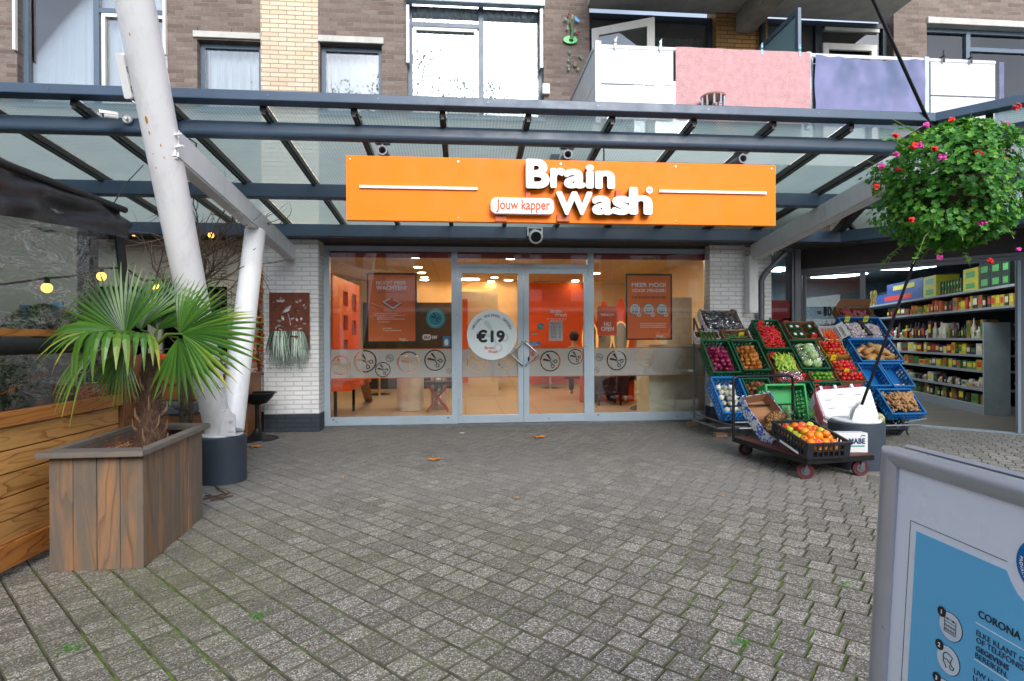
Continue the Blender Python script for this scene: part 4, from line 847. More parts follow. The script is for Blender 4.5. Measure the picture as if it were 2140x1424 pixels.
for px_, py_, lab in ((798, 312, 'left'), (1188, 321, 'middle'), (1556, 330, 'right')):
    c = PY(px_, py_, Y1+.04); t = thing('sign_hanger', {'left':'grey round pipe hanger above the left end of the orange sign','middle':'grey round pipe hanger above the middle of the orange sign','right':'grey round pipe hanger above the right end of the orange sign'}[lab], 'pipe hanger', c)
    mb = MB(); vs, fs = fill2d([circ(0,0,.042,28), circ(0,0,.029,28)], .36); mb.add([(c.x+v.x, c.y+.2+v.z, c.z+v.y) for v in vs], fs); mb.build('pipe', mat('grey_pipe', lin(128, 134, 142), .5), t)
    mb = MB(); mb.box((c.x-.008, c.y+.03, c.z+.041), (c.x+.008, c.y+.07, b1b-.004)).box((c.x-.06, c.y+.02, b1b-.010), (c.x+.06, c.y+.08, b1b-.003)); mb.build('bracket', mat('grey_pipe', lin(128, 134, 142), .5), t)
c = PY(1262, 320, 4.85); tag(MB().cyl((c.x, 4.85, b1-.02), (c.x, 4.85, zc(4.85)), .007, 8).build('hanger_rod', GREYM), 'thin grey hanger rod above the sign right of the middle pipe', 'rod')
c = PY(1187, 318, 5.25); t = thing('conduit', 'bundle of grey cable conduit bending behind the middle of the sign', 'conduit', c)
for k_ in range(3): MB().tube([c+Vector((-.16+.02*k_, .0, -.1)), c+Vector((-.14+.03*k_, 0, .02)), c+Vector((-.08+.03*k_,.05,.07)), c+Vector((.06,.2,.08+.02*k_)), c+Vector((.1,.6,.1))], .018, 8).build('cable', GREYM, t, smooth=True)
# camera / speaker horn under the rear beam
c = PY(1118, 492, Y3-.05); t = thing('horn_speaker', 'white round horn lamp fixed under the canopy above the salon doors', 'speaker', c)
ax = Vector((0, -.9, -.35)).normalized(); e = c + ax*.05
def orient(O, ax): q = ax.to_track_quat('Z', 'Y').to_matrix().to_4x4(); q.translation = O; return q
mb = MB(); mb.lathe([(.045,-.09),(.07,-.06),(.078,.02),(.086,.10),(.092,.11),(.086,.115)], 28, (0,0,0), M=orient(c, ax)); mb.build('body', WHITE, t, smooth=True)
mb = MB(); mb.lathe([(.068,.1155),(.066,.119)], 28, (0,0,0), M=orient(c, ax)); mb.build('grille', BLACKM, t)
mb = MB(); mb.box((c.x-.1, c.y-.01, c.z-.01), (c.x-.085, c.y+.03, c.z+.09)).box((c.x+.085, c.y-.01, c.z-.01), (c.x+.1, c.y+.03, c.z+.09)).box((c.x-.1, c.y-.01, c.z+.09), (c.x+.1, c.y+.05, c.z+.1)); mb.build('bracket', WHITE, t)

# ================================================================== SALON INTERIOR
ZC = 2.62; YI0 = YS+.05; YI1 = 13.6; XI0 = -3.35; XI1 = 4.15
TILE = brick('floor_tile', lin(206, 182, 148), lin(196, 172, 138), lin(120, 100, 78), bw=.6, bh=.6, ms=.004, rough=.35, bump=.1)
kt = NT('salon_floor_tile'); pp = kt.pos(); bt_ = kt.n('TexBrick'); bt_.offset = 0; bt_.inputs['Scale'].default_value = 1; bt_.inputs['Brick Width'].default_value = .6; bt_.inputs['Row Height'].default_value = .6; bt_.inputs['Mortar Size'].default_value = .004
kt.l(pp, bt_.inputs['Vector']); bt_.inputs['Color1'].default_value = lin(198, 176, 146); bt_.inputs['Color2'].default_value = lin(190, 168, 138); bt_.inputs['Mortar'].default_value = lin(120, 100, 80); kt.l(bt_.outputs['Color'], kt.p.inputs['Base Color']); kt.p.inputs['Roughness'].default_value = .3
struct(MB().box((XI0, YS+.03, -.05), (XI1, YI1, .005)).build('floor', kt.m))
kc = NT('ceiling_tile'); bt_ = kc.n('TexBrick'); bt_.offset = 0; bt_.inputs['Scale'].default_value = 1; bt_.inputs['Brick Width'].default_value = .6; bt_.inputs['Row Height'].default_value = .6; bt_.inputs['Mortar Size'].default_value = .012
kc.l(kc.pos(), bt_.inputs['Vector']); bt_.inputs['Color1'].default_value = lin(196, 176, 144); bt_.inputs['Color2'].default_value = lin(190, 170, 138); bt_.inputs['Mortar'].default_value = lin(170, 155, 130); kc.l(bt_.outputs['Color'], kc.p.inputs['Base Color']); kc.p.inputs['Roughness'].default_value = .8
struct(MB().box((XI0, YI0, ZC), (XI1, YI1, ZC+.05)).build('ceiling', kc.m))
CREAMW = mat('cream_plaster', lin(226, 204, 164), .8, 0, .04); ORW = mat('orange_wall', lin(214, 82, 18), .6, 0, .05)
sw = thing('salon_wall', 'cream and orange inner walls at the back of the hair salon', 'wall', (0, YI1, 0))
mb = MB(); mb.box((XI0-.1, YI0, 0), (XI0, YI1, ZC)).box((XI1, YI0, 0), (XI1+.1, YI1, ZC)).box((XI0-.1, YI1+.002, 0), (XI1+.1, YI1+.1, ZC)); mb.build('wall', CREAMW, sw)
ob0 = PY(1100, 600, YI1-.05).x; ob1 = PY(1232, 600, YI1-.05).x
MB().box((ob0, YI1-.06, .1), (ob1, YI1-.002, ZC-.03)).build('orange_panel', ORW, sw)
MB().box((PY(955,700,11).x, 11.6, 0), (PY(1045,700,11).x, 11.72, 2.2)).build('partition', CREAMW, sw)
MB().box((PY(966,620,11.5).x, 11.4, .3), (PY(977,620,11.5).x, 11.55, PY(970,626,11.5).z)).build('orange_panel', ORW, sw)
dkb = PY(870, 640, 12).x
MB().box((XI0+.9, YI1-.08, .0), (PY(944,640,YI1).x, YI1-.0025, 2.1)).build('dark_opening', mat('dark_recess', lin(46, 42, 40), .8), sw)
LAMPM = emis('lamp_glow', (1, .78, .48, 1), 12); WARM = (1, .82, .6)
for i, (px_, py_) in enumerate(((868, 538), (873.5, 559), (881, 570.5), (887, 580), (891, 588.5), (1067, 540.5), (1033, 580.5), (1026.5, 588.5), (1051.5, 603.5), (1043, 611), (1202.5, 588.5), (1186, 595.5), (1246, 572), (903, 611))):
    c = PZ(px_, py_, ZC-.004)
    if c.y > YI1-.1: c.y = YI1 - .4
    t = tag(MB().lathe([(.085, 0), (.075, -.012)], 20, (c.x, c.y, ZC-.002)).build('downlight', LAMPM), 'round warm downlight in the ceiling of the hair salon', 'ceiling light', 'downlights in the salon ceiling')
for (x, y) in ((-2.2, 8.8), (-.6, 9.2), (1.0, 9.2), (2.8, 8.9), (-1.6, 11.2), (.6, 11.6), (2.6, 11.4)):
    ld = bpy.data.lights.new('salon_light', 'AREA'); ld.energy = 10; ld.size = .5; ld.color = WARM; lo = bpy.data.objects.new('salon_light', ld); COL.objects.link(lo); lo.location = (x, y, ZC-.03)
for i, py_ in enumerate((598, 606)):
    c0 = PZ(965, py_, ZC-.01); c1 = PZ(996, py_, ZC-.01); tag(MB().box((c0.x, min(c0.y, YI1-.6)-.1, ZC-.02), (c1.x, min(c0.y, YI1-.6)+.1, ZC-.003)).build('strip_light', LAMPM), ('near' if i == 0 else 'far') + ' bright strip light in the salon ceiling above the left door leaf', 'ceiling light')
# furniture seen through the glass
ORP = mat('orange_laminate', lin(222, 78, 14), .35, 0, .04); DKF = mat('dark_fabric', lin(44, 34, 40), .9); BROWNW = mat('brown_board', lin(140, 100, 66), .6)
def PYs(px, py, Y): return PY(px, py, Y)
t = thing('mirror_unit', 'tall orange shelving wall with cut-out niches at the left of the salon', 'shelf', (XI0+.4, 8.9, 0))
U0_ = Vector((PY(688, 650, 7.95).x, 7.95, 0)); U1_ = Vector((PY(745, 650, 9.6).x, 9.6, 0)); FU_ = Fr(U0_, U1_-U0_, (0,0,1)); LU = (U1_-U0_).length; mb = MB()
hs_ = [(.35*LU, .52*LU, 1.72, 1.95), (.35*LU, .52*LU, 1.35, 1.58), (.68*LU, .86*LU, 1.66, 1.95), (.68*LU, .86*LU, 1.28, 1.52), (.35*LU, .52*LU, 1.0, 1.2)]; g2 = MB(); grid_wall(g2, 0, LU, .9, 2.12, hs_, -.05, 0)
g2.v = [FU_(p.x, p.z, -p.y) for p in g2.v]; g2.f = [f[::-1] for f in g2.f]; g2.build('panel', ORP, t)
MB().prism([(0,.9),(LU,.9),(LU,2.1),(0,2.1)], FU_, -.1, -.06).build('back_panel', mat('dark_orange', lin(120, 40, 12)), t)
for h_ in hs_: MB().prism([(h_[0]+.03,h_[2]+.02),(h_[1]-.08,h_[2]+.02),(h_[1]-.08,h_[3]-.08),(h_[0]+.03,h_[3]-.08)], FU_, -.055, -.03).build('product', BLACK if h_[0] > .5*LU else WHITE, t)
dk = thing('wall_desk', 'orange wall desk on thin black legs at the left end of the salon', 'desk', (-2.7, 8.6, 0))
p0 = PY(692, 796, 8.0); p1 = PY(744, 798, 9.6); zt = p0.z
MB().box((XI0, 7.85, zt-.14), (PY(706,800,7.9).x+.18, 9.6, zt)).build('desk_top', ORP, dk, bev=.004)
for x, y in ((PY(701, 850, 7.95).x, 7.95), (PY(739, 830, 9.4).x, 9.4)): MB().box((x-.02, y-.02, .005), (x+.02, y+.02, zt-.142)).build('leg', BLACK, dk)
c = PZ(858, 857, .005); t = thing('reception_counter', 'round white reception counter behind the left salon window', 'counter', c)
MB().lathe([(.2, .005), (.2, .05), (.225, .06), (.225, .9), (.23, .92)], 40, c).build('body', mat('cream_lacquer', lin(240, 232, 212), .4), t, smooth=True)
c = PZ(915, 860, .005); t = thing('side_table', 'black topped table on red crossed legs behind the left salon window', 'table', c); zt = PY(915, 797, c.y).z
MB().box((c.x-.2, c.y-.15, zt-.05), (c.x+.24, c.y+.15, zt)).build('table_top', BLACK, t, bev=.003)
REDM = mat('red_metal', lin(190, 20, 20), .4)
for y_ in (-.13, .13):
    MB().cyl((c.x-.18, c.y+y_, .005), (c.x+.18, c.y+y_, zt-.05), .009, 8).build('leg', REDM, t); MB().cyl((c.x+.18, c.y+y_*.9, .005), (c.x-.18, c.y+y_*.9, zt-.05), .009, 8).build('leg', REDM, t)
t2 = thing('waste_bin', 'chrome pedal bin standing under the black table in the salon', 'bin', (c.x, c.y+.3, 0)); MB().lathe([(.13, .005), (.14, .02), (.14, .55), (.12, .6)], 28, (c.x, c.y+.32, 0)).build('bin_body', CHROME, t2, smooth=True); MB().lathe([(.1, .602), (.09, .63), (.02, .65)], 28, (c.x, c.y+.32, 0)).build('lid', BLACK, t2, smooth=True)
tag(MB().bar(PZ(771, 838, .01)+Vector((0,0,.0)), PY(760, 795, 8.9), .14, .04).build('board', BROWNW), 'brown board leaning behind the left salon window', 'board')
def salon_chair(px, py, lab, m=BLACK, back=True, Yc=None):
    c = PZ(px, py, .005); t = thing('salon_chair', lab, 'chair', c, 'styling chairs in the salon')
    MB().lathe([(.24, .005), (.24, .02), (.05, .04)], 28, c).build('base', CHROME, t, smooth=True); MB().cyl(c + Vector((0,0,.03)), c + Vector((0,0,.42)), .03, 12).build('pedestal', CHROME, t)
    MB().box((c.x-.24, c.y-.24, .42), (c.x+.24, c.y+.24, .52)).build('seat', m, t, bev=.03, smooth=True)
    if back: MB().box((c.x-.23, c.y+.2, .53), (c.x+.23, c.y+.27, .98)).build('backrest', m, t, bev=.03, smooth=True)
    for sx in (-.26, .26): MB().tube([(c.x+sx, c.y-.15, .5), (c.x+sx, c.y-.15, .7), (c.x+sx, c.y+.2, .72)], .014, 8).build('armrest', CHROME, t)
salon_chair(793, 826, 'black styling chair left of the round white counter'); salon_chair(1027, 814, 'black styling chair seen through the left door leaf'); salon_chair(984, 805, 'farthest black styling chair behind the round price disc'); salon_chair(1150, 812, 'black styling chair seen through the right door leaf')
# right side: cabinet, partition, dining chairs, mirrors
cx0 = PY(1352, 800, 8.1).x; c = PZ(1355, 851, .005)
cab = thing('white_cabinet', 'white cabinet with a tall pale panel behind the right salon window', 'cabinet', (cx0+.3, 8.3, 0))
GRN = mat('pale_green_lacquer', lin(206, 208, 188), .4)
MB().box((cx0, 8.0, .005), (XI1-.002, 8.6, PY(1400, 720, 8.0).z)).build('body', GRN, cab, bev=.004)
MB().box((PY(1391, 650, 8.35).x, 8.3, PY(1400,720,8.0).z), (PY(1443,650,8.35).x, 8.6, PY(1400, 622, 8.3).z)).build('tall_panel', GRN, cab)
def flame(px, h, par=None):
    pass
for i, (px_, w_, hh) in enumerate(((1233, .2, 1.95), (1262, .24, 1.9), (1297, .26, 2.0))):
    b = PY(px_, 715, 10.2); zt = PY(px_, (640, 630, 625)[i], 10.2).z; t = thing('styling_mirror', ('orange pointed mirror stand nearest the door mullion in the right window', 'orange pointed mirror stand behind the welcome sign', 'tallest orange pointed mirror stand between the sign and the poster')[i], 'mirror', (b.x, 10.2, .005))
    Fm = Fr((b.x, 10.2, 0), (1,0,0), (0,0,1)); MB().prism([(-w_,.01),(w_,.01),(w_*1.0,1.3),(w_*.15,zt),(-w_*.1,zt),(-w_*.8,1.3)], Fm, -.04, 0).build('frame', ORP, t); MB().prism(circ(0, 1.2, .13, 24, .3), Fm, .002, .006).build('mirror', CHROME, t)
    vs, fs = fill2d([circ(0,1.2,.16,28,.33), circ(0,1.2,.13,28,.3)], .01); MB().add([Fm(v.x, v.y, .012+v.z) for v in vs], fs).build('light_ring', emis('ring_glow', (1,.6,.2,1), .2), t)
def wood_chair(px, py, lab, coat_=False):
    c = PZ(px, py, .005); t = thing('dark_chair', lab, 'chair', c, 'dark chairs by the right salon window')
    for sx in (-.2, .2):
        for sy in (-.2, .2): MB().box((c.x+sx-.018, c.y+sy-.018, .005), (c.x+sx+.018, c.y+sy+.018, .45 if sy < 0 else .92)).build('leg', BLACK, t)
    MB().box((c.x-.22, c.y-.22, .45), (c.x+.22, c.y+.18, .5)).build('seat', BLACK, t, bev=.01); MB().box((c.x-.18, c.y+.185, .62), (c.x+.18, c.y+.2, .9)).build('backrest', BLACK, t)
    return t, c
t, c = wood_chair(1268, 845, 'dark chair with a plum coloured coat over it, nearest the door mullion')
mb = MB(); vs = []
for j in range(13):
    for i in range(25): a = -.3 + .6*i/24; z = .95 - .75*j/12; vs.append((c.x + a*(1+.1*j/12), c.y - .24 - .03*math.sin(i*1.1+j*.3) - .02*j/12, z))
mb.add(vs, [(j*25+i, j*25+i+1, (j+1)*25+i+1, (j+1)*25+i) for j in range(12) for i in range(24)]); tag(mb.build('coat', mat('plum_cloth', lin(52, 30, 44), .9), None, smooth=True, ang=80), 'plum coat draped over the dark chair inside the right salon window', 'coat')
t, c3 = wood_chair(1325, 838, 'dark chair with a customer on it, left of the white cabinet')

def person(label, c, rz, hair_m, top_m, leg_m, scale=1.0, lean=0):
    """seated adult, one continuous skin surface, hair and clothes as children"""
    Mx = Matrix.Translation(c) @ Matrix.Rotation(rz, 4, 'Z') @ Matrix.Scale(scale, 4); SKIN = mat('skin', lin(196, 148, 120), .6, sss=.1)
    root = None
    def skin(nodes, edges, name, m, par, sub=2):
        me = bpy.data.meshes.new(name); me.from_pydata([Mx @ Vector(p[:3]) for p in nodes], edges, []); ob = bpy.data.objects.new(name, me); COL.objects.link(ob)
        md = ob.modifiers.new('s', 'SKIN'); 
        for i, p in enumerate(nodes): r = p[3] if len(p) > 3 else .05; ry = p[4] if len(p) > 4 else r; me.skin_vertices[0].data[i].radius = (r, ry)
        me.skin_vertices[0].data[0].use_root = True; sb_ = ob.modifiers.new('u', 'SUBSURF'); sb_.levels = sub; sb_.render_levels = sub
        dg = bpy.context.evaluated_depsgraph_get(); dg.update(); m2 = bpy.data.meshes.new_from_object(ob.evaluated_get(dg)); bpy.data.objects.remove(ob)
        mb = MB(); mb.add([v.co.copy() for v in m2.vertices], [tuple(q.vertices) for q in m2.polygons]); bpy.data.meshes.remove(m2)
        return mb.build(name, m, par, smooth=True, ang=180)
    N = [(0,0,.52,.15,.11), (0,.02,.72,.125,.1), (0,.03,.95,.155,.11), (0,.02,1.07,.06,.06), (0,0,1.13,.052,.055), (0,-.01,1.2,.082,.095), (0,-.01,1.29,.08,.09),
         (.17,.03,1.0,.055,.055), (.22,-.03,.75,.042,.042), (.14,-.26,.66,.033,.033), (.1,-.34,.66,.03,.022), (-.17,.03,1.0,.055,.055), (-.22,-.03,.75,.042,.042), (-.14,-.26,.66,.033,.033), (-.1,-.34,.66,.03,.022),
         (.1,-.05,.52,.085,.085), (.13,-.42,.52,.062,.062), (.13,-.42,.12,.042,.045), (.13,-.52,.05,.035,.03), (-.1,-.05,.52,.085,.085), (-.13,-.42,.52,.062,.062), (-.13,-.42,.12,.042,.045), (-.13,-.52,.05,.035,.03)]
    E = [(0,1),(1,2),(2,3),(3,4),(4,5),(5,6),(2,7),(7,8),(8,9),(9,10),(2,11),(11,12),(12,13),(13,14),(0,15),(15,16),(16,17),(17,18),(0,19),(19,20),(20,21),(21,22)]
    body = skin(N, E, 'person', SKIN, None)
    tag(body, label, 'person')
    big = lambda ids, k: [(N[i][0], N[i][1], N[i][2], N[i][3]+k, (N[i][4])+k) for i in ids]
    skin(big([1,0,2,7,8,9,11,12,13], .014), [(0,1),(0,2),(2,3),(3,4),(4,5),(2,6),(6,7),(7,8)], 'top', top_m, body)
    skin(big([0,15,16,17,19,20,21], .013), [(0,1),(1,2),(2,3),(0,4),(4,5),(5,6)], 'trousers', leg_m, body)
    mb = MB(); mb.ball((0,.012,1.27), .108, 16, 12, sc=(.9,1.02,1.05), M=Mx, lump=.15); 
    mb.v = [v for v in mb.v]; mb.build('hair', hair_m, body, smooth=True, ang=180)
    mb = MB()
    for sx in (-1, 1): mb.ball((sx*.09, .0, 1.235), .022, 8, 6, sc=(.4,.8,1.2), M=Mx); mb.ball((sx*.03, -.1, 1.25), .012, 8, 6, M=Mx)
    mb.ball((0, -.118, 1.22), .018, 8, 6, sc=(.7,1,1.3), M=Mx); mb.build('face', SKIN, body, smooth=True, ang=180)
    return body
HB = mat('dark_hair', lin(40, 28, 22), .7); NAVY = mat('navy_cloth', lin(36, 38, 52), .9)
cpp = PY(1200, 706, 11.0)
person('dark haired person in a dark top seated deep in the salon behind the right door', (cpp.x, 11.0, cpp.z-1.24), R_(160), HB, NAVY, DKF)
person('customer in dark trousers and shoes seated behind the right salon window', (c3.x, c3.y+.0, .0), R_(-20), HB, DKF, NAVY)
tag(MB().lathe([(.0, .005), (.14, .01), (.11, .05), (.03, .09), (.0, .095)], 20, PZ(1335, 857, .0), wob=.15).build('bag', mat('grey_cloth', lin(92, 92, 92), .9), None, smooth=True), 'small grey bag lying on the floor behind the right salon window', 'bag')
# ================================================================== LEFT SIDE: cafe facade, terrace screen, planter with palm
CREAMP = mat('cream_painted_wood', lin(196, 190, 172), .5, 0, .05, 4, grime=.2); DKGL = glassy('dark_cafe_glass', (.55,.6,.6,1), 1.6, 0, 0, .04)
YC = 7.55; cf = thing('cafe_storefront', 'cream panelled cafe front with dark windows behind the leaning columns', 'shop front', (-4.6, YC, 0))
def cx(px, py=620): return PY(px, py, YC).x
zc0 = PY(480, 768, YC).z; zc1 = PY(420, 592, YC).z; zc2 = PY(420, 512, YC).z
xe = cx(549); xw0 = cx(452); 
holes = [(cx(492)+.0, xe-.06, zc0, zc1), (cx(330), cx(484), zc0, zc1), (-6.2, cx(318), zc0, zc1), (-8.4, -6.4, zc0, zc1)]
mb = MB(); grid_wall(mb, -9, xe, .95, zso, holes, YC, YC+.12); mb.build('wall', CREAMP, cf)
MB().box((-9, YC+.01, .25), (xe+.04, YC+.3, .949)).build('parapet', WHITEB, cf); MB().box((-9, YC, -.02), (xe+.04, YC+.3, .249)).build('plinth', DARKB, cf)
MB().box((-9, YC-.07, .95), (xe, YC-.001, 1.0)).build('sill', CREAMP, cf, bev=.004)
for (a, b, c_, d) in holes:
    mb = MB(); rect_frame(mb, a, b, c_, d, .05, YC-.02, YC+.06); fr = mb.build('window', CREAMP, cf, bev=.003); MB().box((a+.045, YC+.02, c_+.045), (b-.045, YC+.026, d-.045)).build('pane', DKGL, fr)
mb = MB()
for a, b in ((252, 320), (335, 420), (425, 520)): 
    x0, x1 = cx(a, 540), cx(b, 540); rect_frame(mb, x0, x1, zc1+.12, zc2-.06, .02, YC-.012, YC-.001)
mb.build('moulding', CREAMP, cf); 
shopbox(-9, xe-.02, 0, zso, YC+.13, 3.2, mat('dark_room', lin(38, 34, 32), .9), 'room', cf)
mb = MB()
for i in range(9): mb.bar(PY(452, 534+i*6, YC-.02), PY(474, 534+i*6, YC-.02), .02, .018)
mb.build('louvre', CREAMP, cf)
GLOWB = emis('warm_bulb', (1, .42, .07, 1), 2.6)
def bulb(px, py, d, lab, cap=True, r=.026):
    c = PD(px, py, d); t = thing('festoon_bulb', lab, 'bulb', c, None); MB().ball(c, r, 14, 10, sc=(1,1,1.05)).build('glass', GLOWB, t, smooth=True, ang=180)
    if cap: MB().cyl(c + Vector((0,0,r*.8)), c + Vector((0,0,r*.8+.05)), .018, 12).build('socket', BLACK, t)
bulb(98, 602, 3.9, 'glowing amber bulb on a cable behind the clear terrace screen, far left', r=.034); bulb(212, 578, 4.7, 'glowing amber bulb right above the palm fronds behind the clear screen', r=.036)
bulb(280, 488, 6.9, 'small warm bulb under the canopy left of the thick white column', False, .034); bulb(441, 492, 6.9, 'small warm bulb under the canopy right of the thick white column', False, .034); bulb(327, 601, 5.6, 'warm bulb hanging beside the thick white column above the palm', r=.034)
tag(MB().tube([PD(-20, 598, 3.7), PD(40, 590, 3.8), PD(95, 582, 3.9), PD(150, 578, 4.3), PD(212, 562, 4.7), PD(262, 560, 5.0), PD(300, 588, 5.4), PD(325, 586, 5.6), PD(338, 540, 6.0), PD(345, 500, 6.6)], .008, 6).build('cable', BLACK), 'black festoon cable sagging between the bulbs on the left', 'cable')
# wooden bar counter / bench / pumpkins behind the palm
OAK = wood('oak_board', lin(150, 98, 58), lin(104, 62, 36), 0, 1.2); OAKV = wood('oak_board_upright', lin(150, 98, 58), lin(110, 66, 38), 2, 1.2)
bn = thing('wooden_bench', 'oak planked bench with a grey seat cushion behind the palm', 'bench', (-3.6, 6.3, 0)); Yb = 6.2
xa, xb = PY(150, 800, Yb).x, PY(410, 800, Yb).x; zt = PY(300, 770, Yb).z
mb = MB(); h_ = (zt-.1)/4
for i in range(4): mb.box((xa, Yb+.35, .1+h_*i+.004), (xb, Yb+.39, .1+h_*(i+1)))
mb.build('backrest', OAK, bn, bev=.003); zs_ = PY(350, 868, Yb).z
MB().box((xa, Yb-.15, .05), (xb, Yb+.345, zs_)).build('seat', OAK, bn, bev=.003); MB().box((xa, Yb-.17, zs_+.002), (xb, Yb+.33, zs_+.12)).build('cushion', mat('grey_cushion', lin(104, 112, 120), .8), bn, bev=.03, smooth=True)
PUMP = mat('pumpkin_skin', lin(216, 90, 26), .5, 0, .15, 8, rnd=.15); STEM = mat('dry_stem', lin(120, 104, 66), .8)
def pumpkin(c, r, lab):
    vs = []; n, k = 36, 10
    for i in range(k+1):
        ph = math.pi*i/k
        for j in range(n): t = 2*math.pi*j/n; q = r*(1-.09*abs(math.sin(4.5*t))**.5*0 - .07*(1-abs(math.cos(4.5*t)))) ; vs.append((c.x+q*math.sin(ph)*math.cos(t), c.y+q*math.sin(ph)*math.sin(t), c.z+r*.72-r*.72*math.cos(ph)*(1-.25*math.exp(-8*math.sin(ph)**2))))
    fs = [(i*n+j, i*n+(j+1) % n, (i+1)*n+(j+1) % n, (i+1)*n+j) for i in range(k) for j in range(n)]
    o = tag(MB().add(vs, fs).build('pumpkin', PUMP, None, smooth=True, ang=180), lab, 'pumpkin'); MB().tube([(c.x, c.y, c.z+r*1.1), (c.x+.01, c.y, c.z+r*1.45)], [.014, .01], 8).build('stem', STEM, o)
for px_, r, lab in ((292, .1, 'leftmost orange pumpkin on the bench back, half behind palm fronds'), (322, .12, 'largest orange pumpkin on the bench back above the palm trunk'), (356, .11, 'orange pumpkin on the bench back just left of the thick white column')):
    c = PY(px_, 770, Yb+.37); pumpkin(Vector((c.x, Yb+.37, zt)), r, lab)
tag(MB().box((xa, Yb+.3, zt-.02), (xb+.02, Yb+.52, zt-.001)).build('shelf_board', OAK, None, bev=.003), 'oak ledge carrying the pumpkins behind the palm', 'shelf')
MBx = MB(); x0, x1 = PY(497, 800, 6.9).x, PY(517, 800, 6.9).x; z1 = PY(505, 787, 6.9).z
cbn = thing('oak_cabinet', 'narrow oak cabinet standing between the white strut and the ashtray', 'cabinet', (x0+.1, 7.1, 0)); mb = MB()
mb.box((x0-.25, 6.9, .02), ((x0+x1)/2-.003, 7.35, z1)).box(((x0+x1)/2, 6.9, .02), (x1, 7.35, z1)); mb.build('body', OAKV, cbn, bev=.003); MB().box((x0-.26, 6.89, z1+.001), (x1+.01, 7.36, z1+.02)).build('top', OAKV, cbn)
b0 = MB(); cc = PY(507, 782, 7.1); b0.box((cc.x-.05, 7.05, z1+.021), (cc.x+.06, 7.17, z1+.14)); tag(b0.build('wooden_box', OAKV, None, bev=.004), 'small wooden box standing on the narrow oak cabinet', 'box')
# autumn garland
ga = thing('autumn_garland', 'red and orange autumn leaf garland hanging at the cafe window edge', 'garland', PY(545, 760, YC-.12)); pts = [PY(541 + 3*math.sin(i*1.0), 555+i*17, YC-.12) for i in range(14)]
MB().tube(pts, .022, 7).build('twig', mat('twig', lin(92, 60, 40), .9)); bpy.data.objects['twig'].parent = None
o = bpy.data.objects['twig']; bpy.data.objects.remove(o); MB().tube(pts, .018, 7).build('stem', mat('twig', lin(92, 60, 40), .9), ga)
AUT = NT('autumn_leaf'); AUT.l(AUT.ramp(AUT.attr(), [(0, lin(170, 40, 20)), (.4, lin(214, 92, 20)), (.7, lin(226, 140, 30)), (1, lin(120, 30, 20))]), AUT.p.inputs['Base Color']); AUT.p.inputs['Roughness'].default_value = .6
def leaf_shape(k=5): 
    out = []
    for i in range(2*k): t = 2*math.pi*i/(2*k); r = 1 if i % 2 == 0 else .62; out.append((r*math.cos(t), r*math.sin(t)))
    return out
def add_leaf(mb, c, r, rr, up=None, rnd=None, shape=None, cup=.15):
    n = Vector((rr.uniform(-1,1), rr.uniform(-1,1), rr.uniform(-1,1))) if up is None else (Vector(up) + Vector((rr.uniform(-.6,.6), rr.uniform(-.6,.6), rr.uniform(-.6,.6))))
    n.normalize(); a = n.orthogonal().normalized(); t = rr.uniform(0, 6.28); b = n.cross(a); u = a*math.cos(t)+b*math.sin(t); v = n.cross(u); sh = shape or leaf_shape()
    vs = [c] + [c + u*x*r + v*y*r + n*r*cup*(x*x+y*y) for x, y in sh]; k = len(sh); mb.add(vs, [(0, 1+i, 1+(i+1) % k) for i in range(k)], rnd)
mb = MB(); rr = random.Random(5)
for i in range(260): p = pts[rr.randrange(14)] + Vector((rr.uniform(-.07,.07), rr.uniform(-.09,.02), rr.uniform(-.06,.06))); add_leaf(mb, p, rr.uniform(.015,.035), rr)
mb.build('leaves', AUT.m, ga)
# bare climbing plant beside the column
BARK = NT('rough_bark'); nb = BARK.noise(BARK.scl(BARK.obj(), (1,1,.35)), 26, 6, .7); BARK.l(BARK.mix(BARK.mr(nb,.3,.7,0,1), lin(40, 32, 26), lin(108, 94, 78)), BARK.p.inputs['Base Color']); BARK.p.inputs['Roughness'].default_value = .95; BARK.bump(nb, 1, .02); BARK = BARK.m
cp_ = thing('climbing_shrub', 'leafless twisted climbing shrub growing up between the two white columns', 'shrub', PD(388, 900, 5.3)); rr = random.Random(11)
base = PZ(392, 905, .0); base = PD(392, 890, 5.5); base.z = 0
tr = [Vector((base.x, base.y, 0))] + [PD(x, y, 5.5) for x, y in ((388, 850), (384, 800), (392, 750), (398, 690), (412, 640), (420, 590), (425, 540))]
MB().tube(tr, [.06, .06, .065, .055, .05, .045, .035, .03], 10).build('trunk', BARK, cp_, smooth=True)
mb = MB()
def twig(p, d, L, r, dep):
    pts = [p]; n = 6
    for i in range(n): d = (d + Vector((rr.uniform(-.35,.35), rr.uniform(-.35,.35), rr.uniform(-.3,.3)))).normalized(); pts.append(pts[-1] + d*L/n)
    mb.tube(pts, [r*(1-.75*i/n) for i in range(n+1)], 5)
    if dep > 0:
        for k in range(rr.choice((2,3))): i = rr.randrange(1, n); twig(pts[i], (d + Vector((rr.uniform(-1,1), rr.uniform(-1,1), rr.uniform(-1,1)))).normalized(), L*rr.uniform(.45,.8), r*.6, dep-1)
for i in range(60):
    s_ = tr[rr.choice((1,2,3,3,4,4,5,5,6,6,6,7,7,7,7,7))]; up = 1 if s_.z > 1.2 else .2; twig(s_ + Vector((rr.uniform(-.05,.05),)*3), Vector((rr.uniform(-.7,.7), rr.uniform(-.5,.5), up*rr.uniform(.1,1.3)-.1)).normalized(), rr.uniform(.35,.75) if s_.z > 1.2 else .35, rr.uniform(.008,.015), 2)
mb.build('twigs', mat('twig_bark', lin(88, 74, 62), .9), cp_)
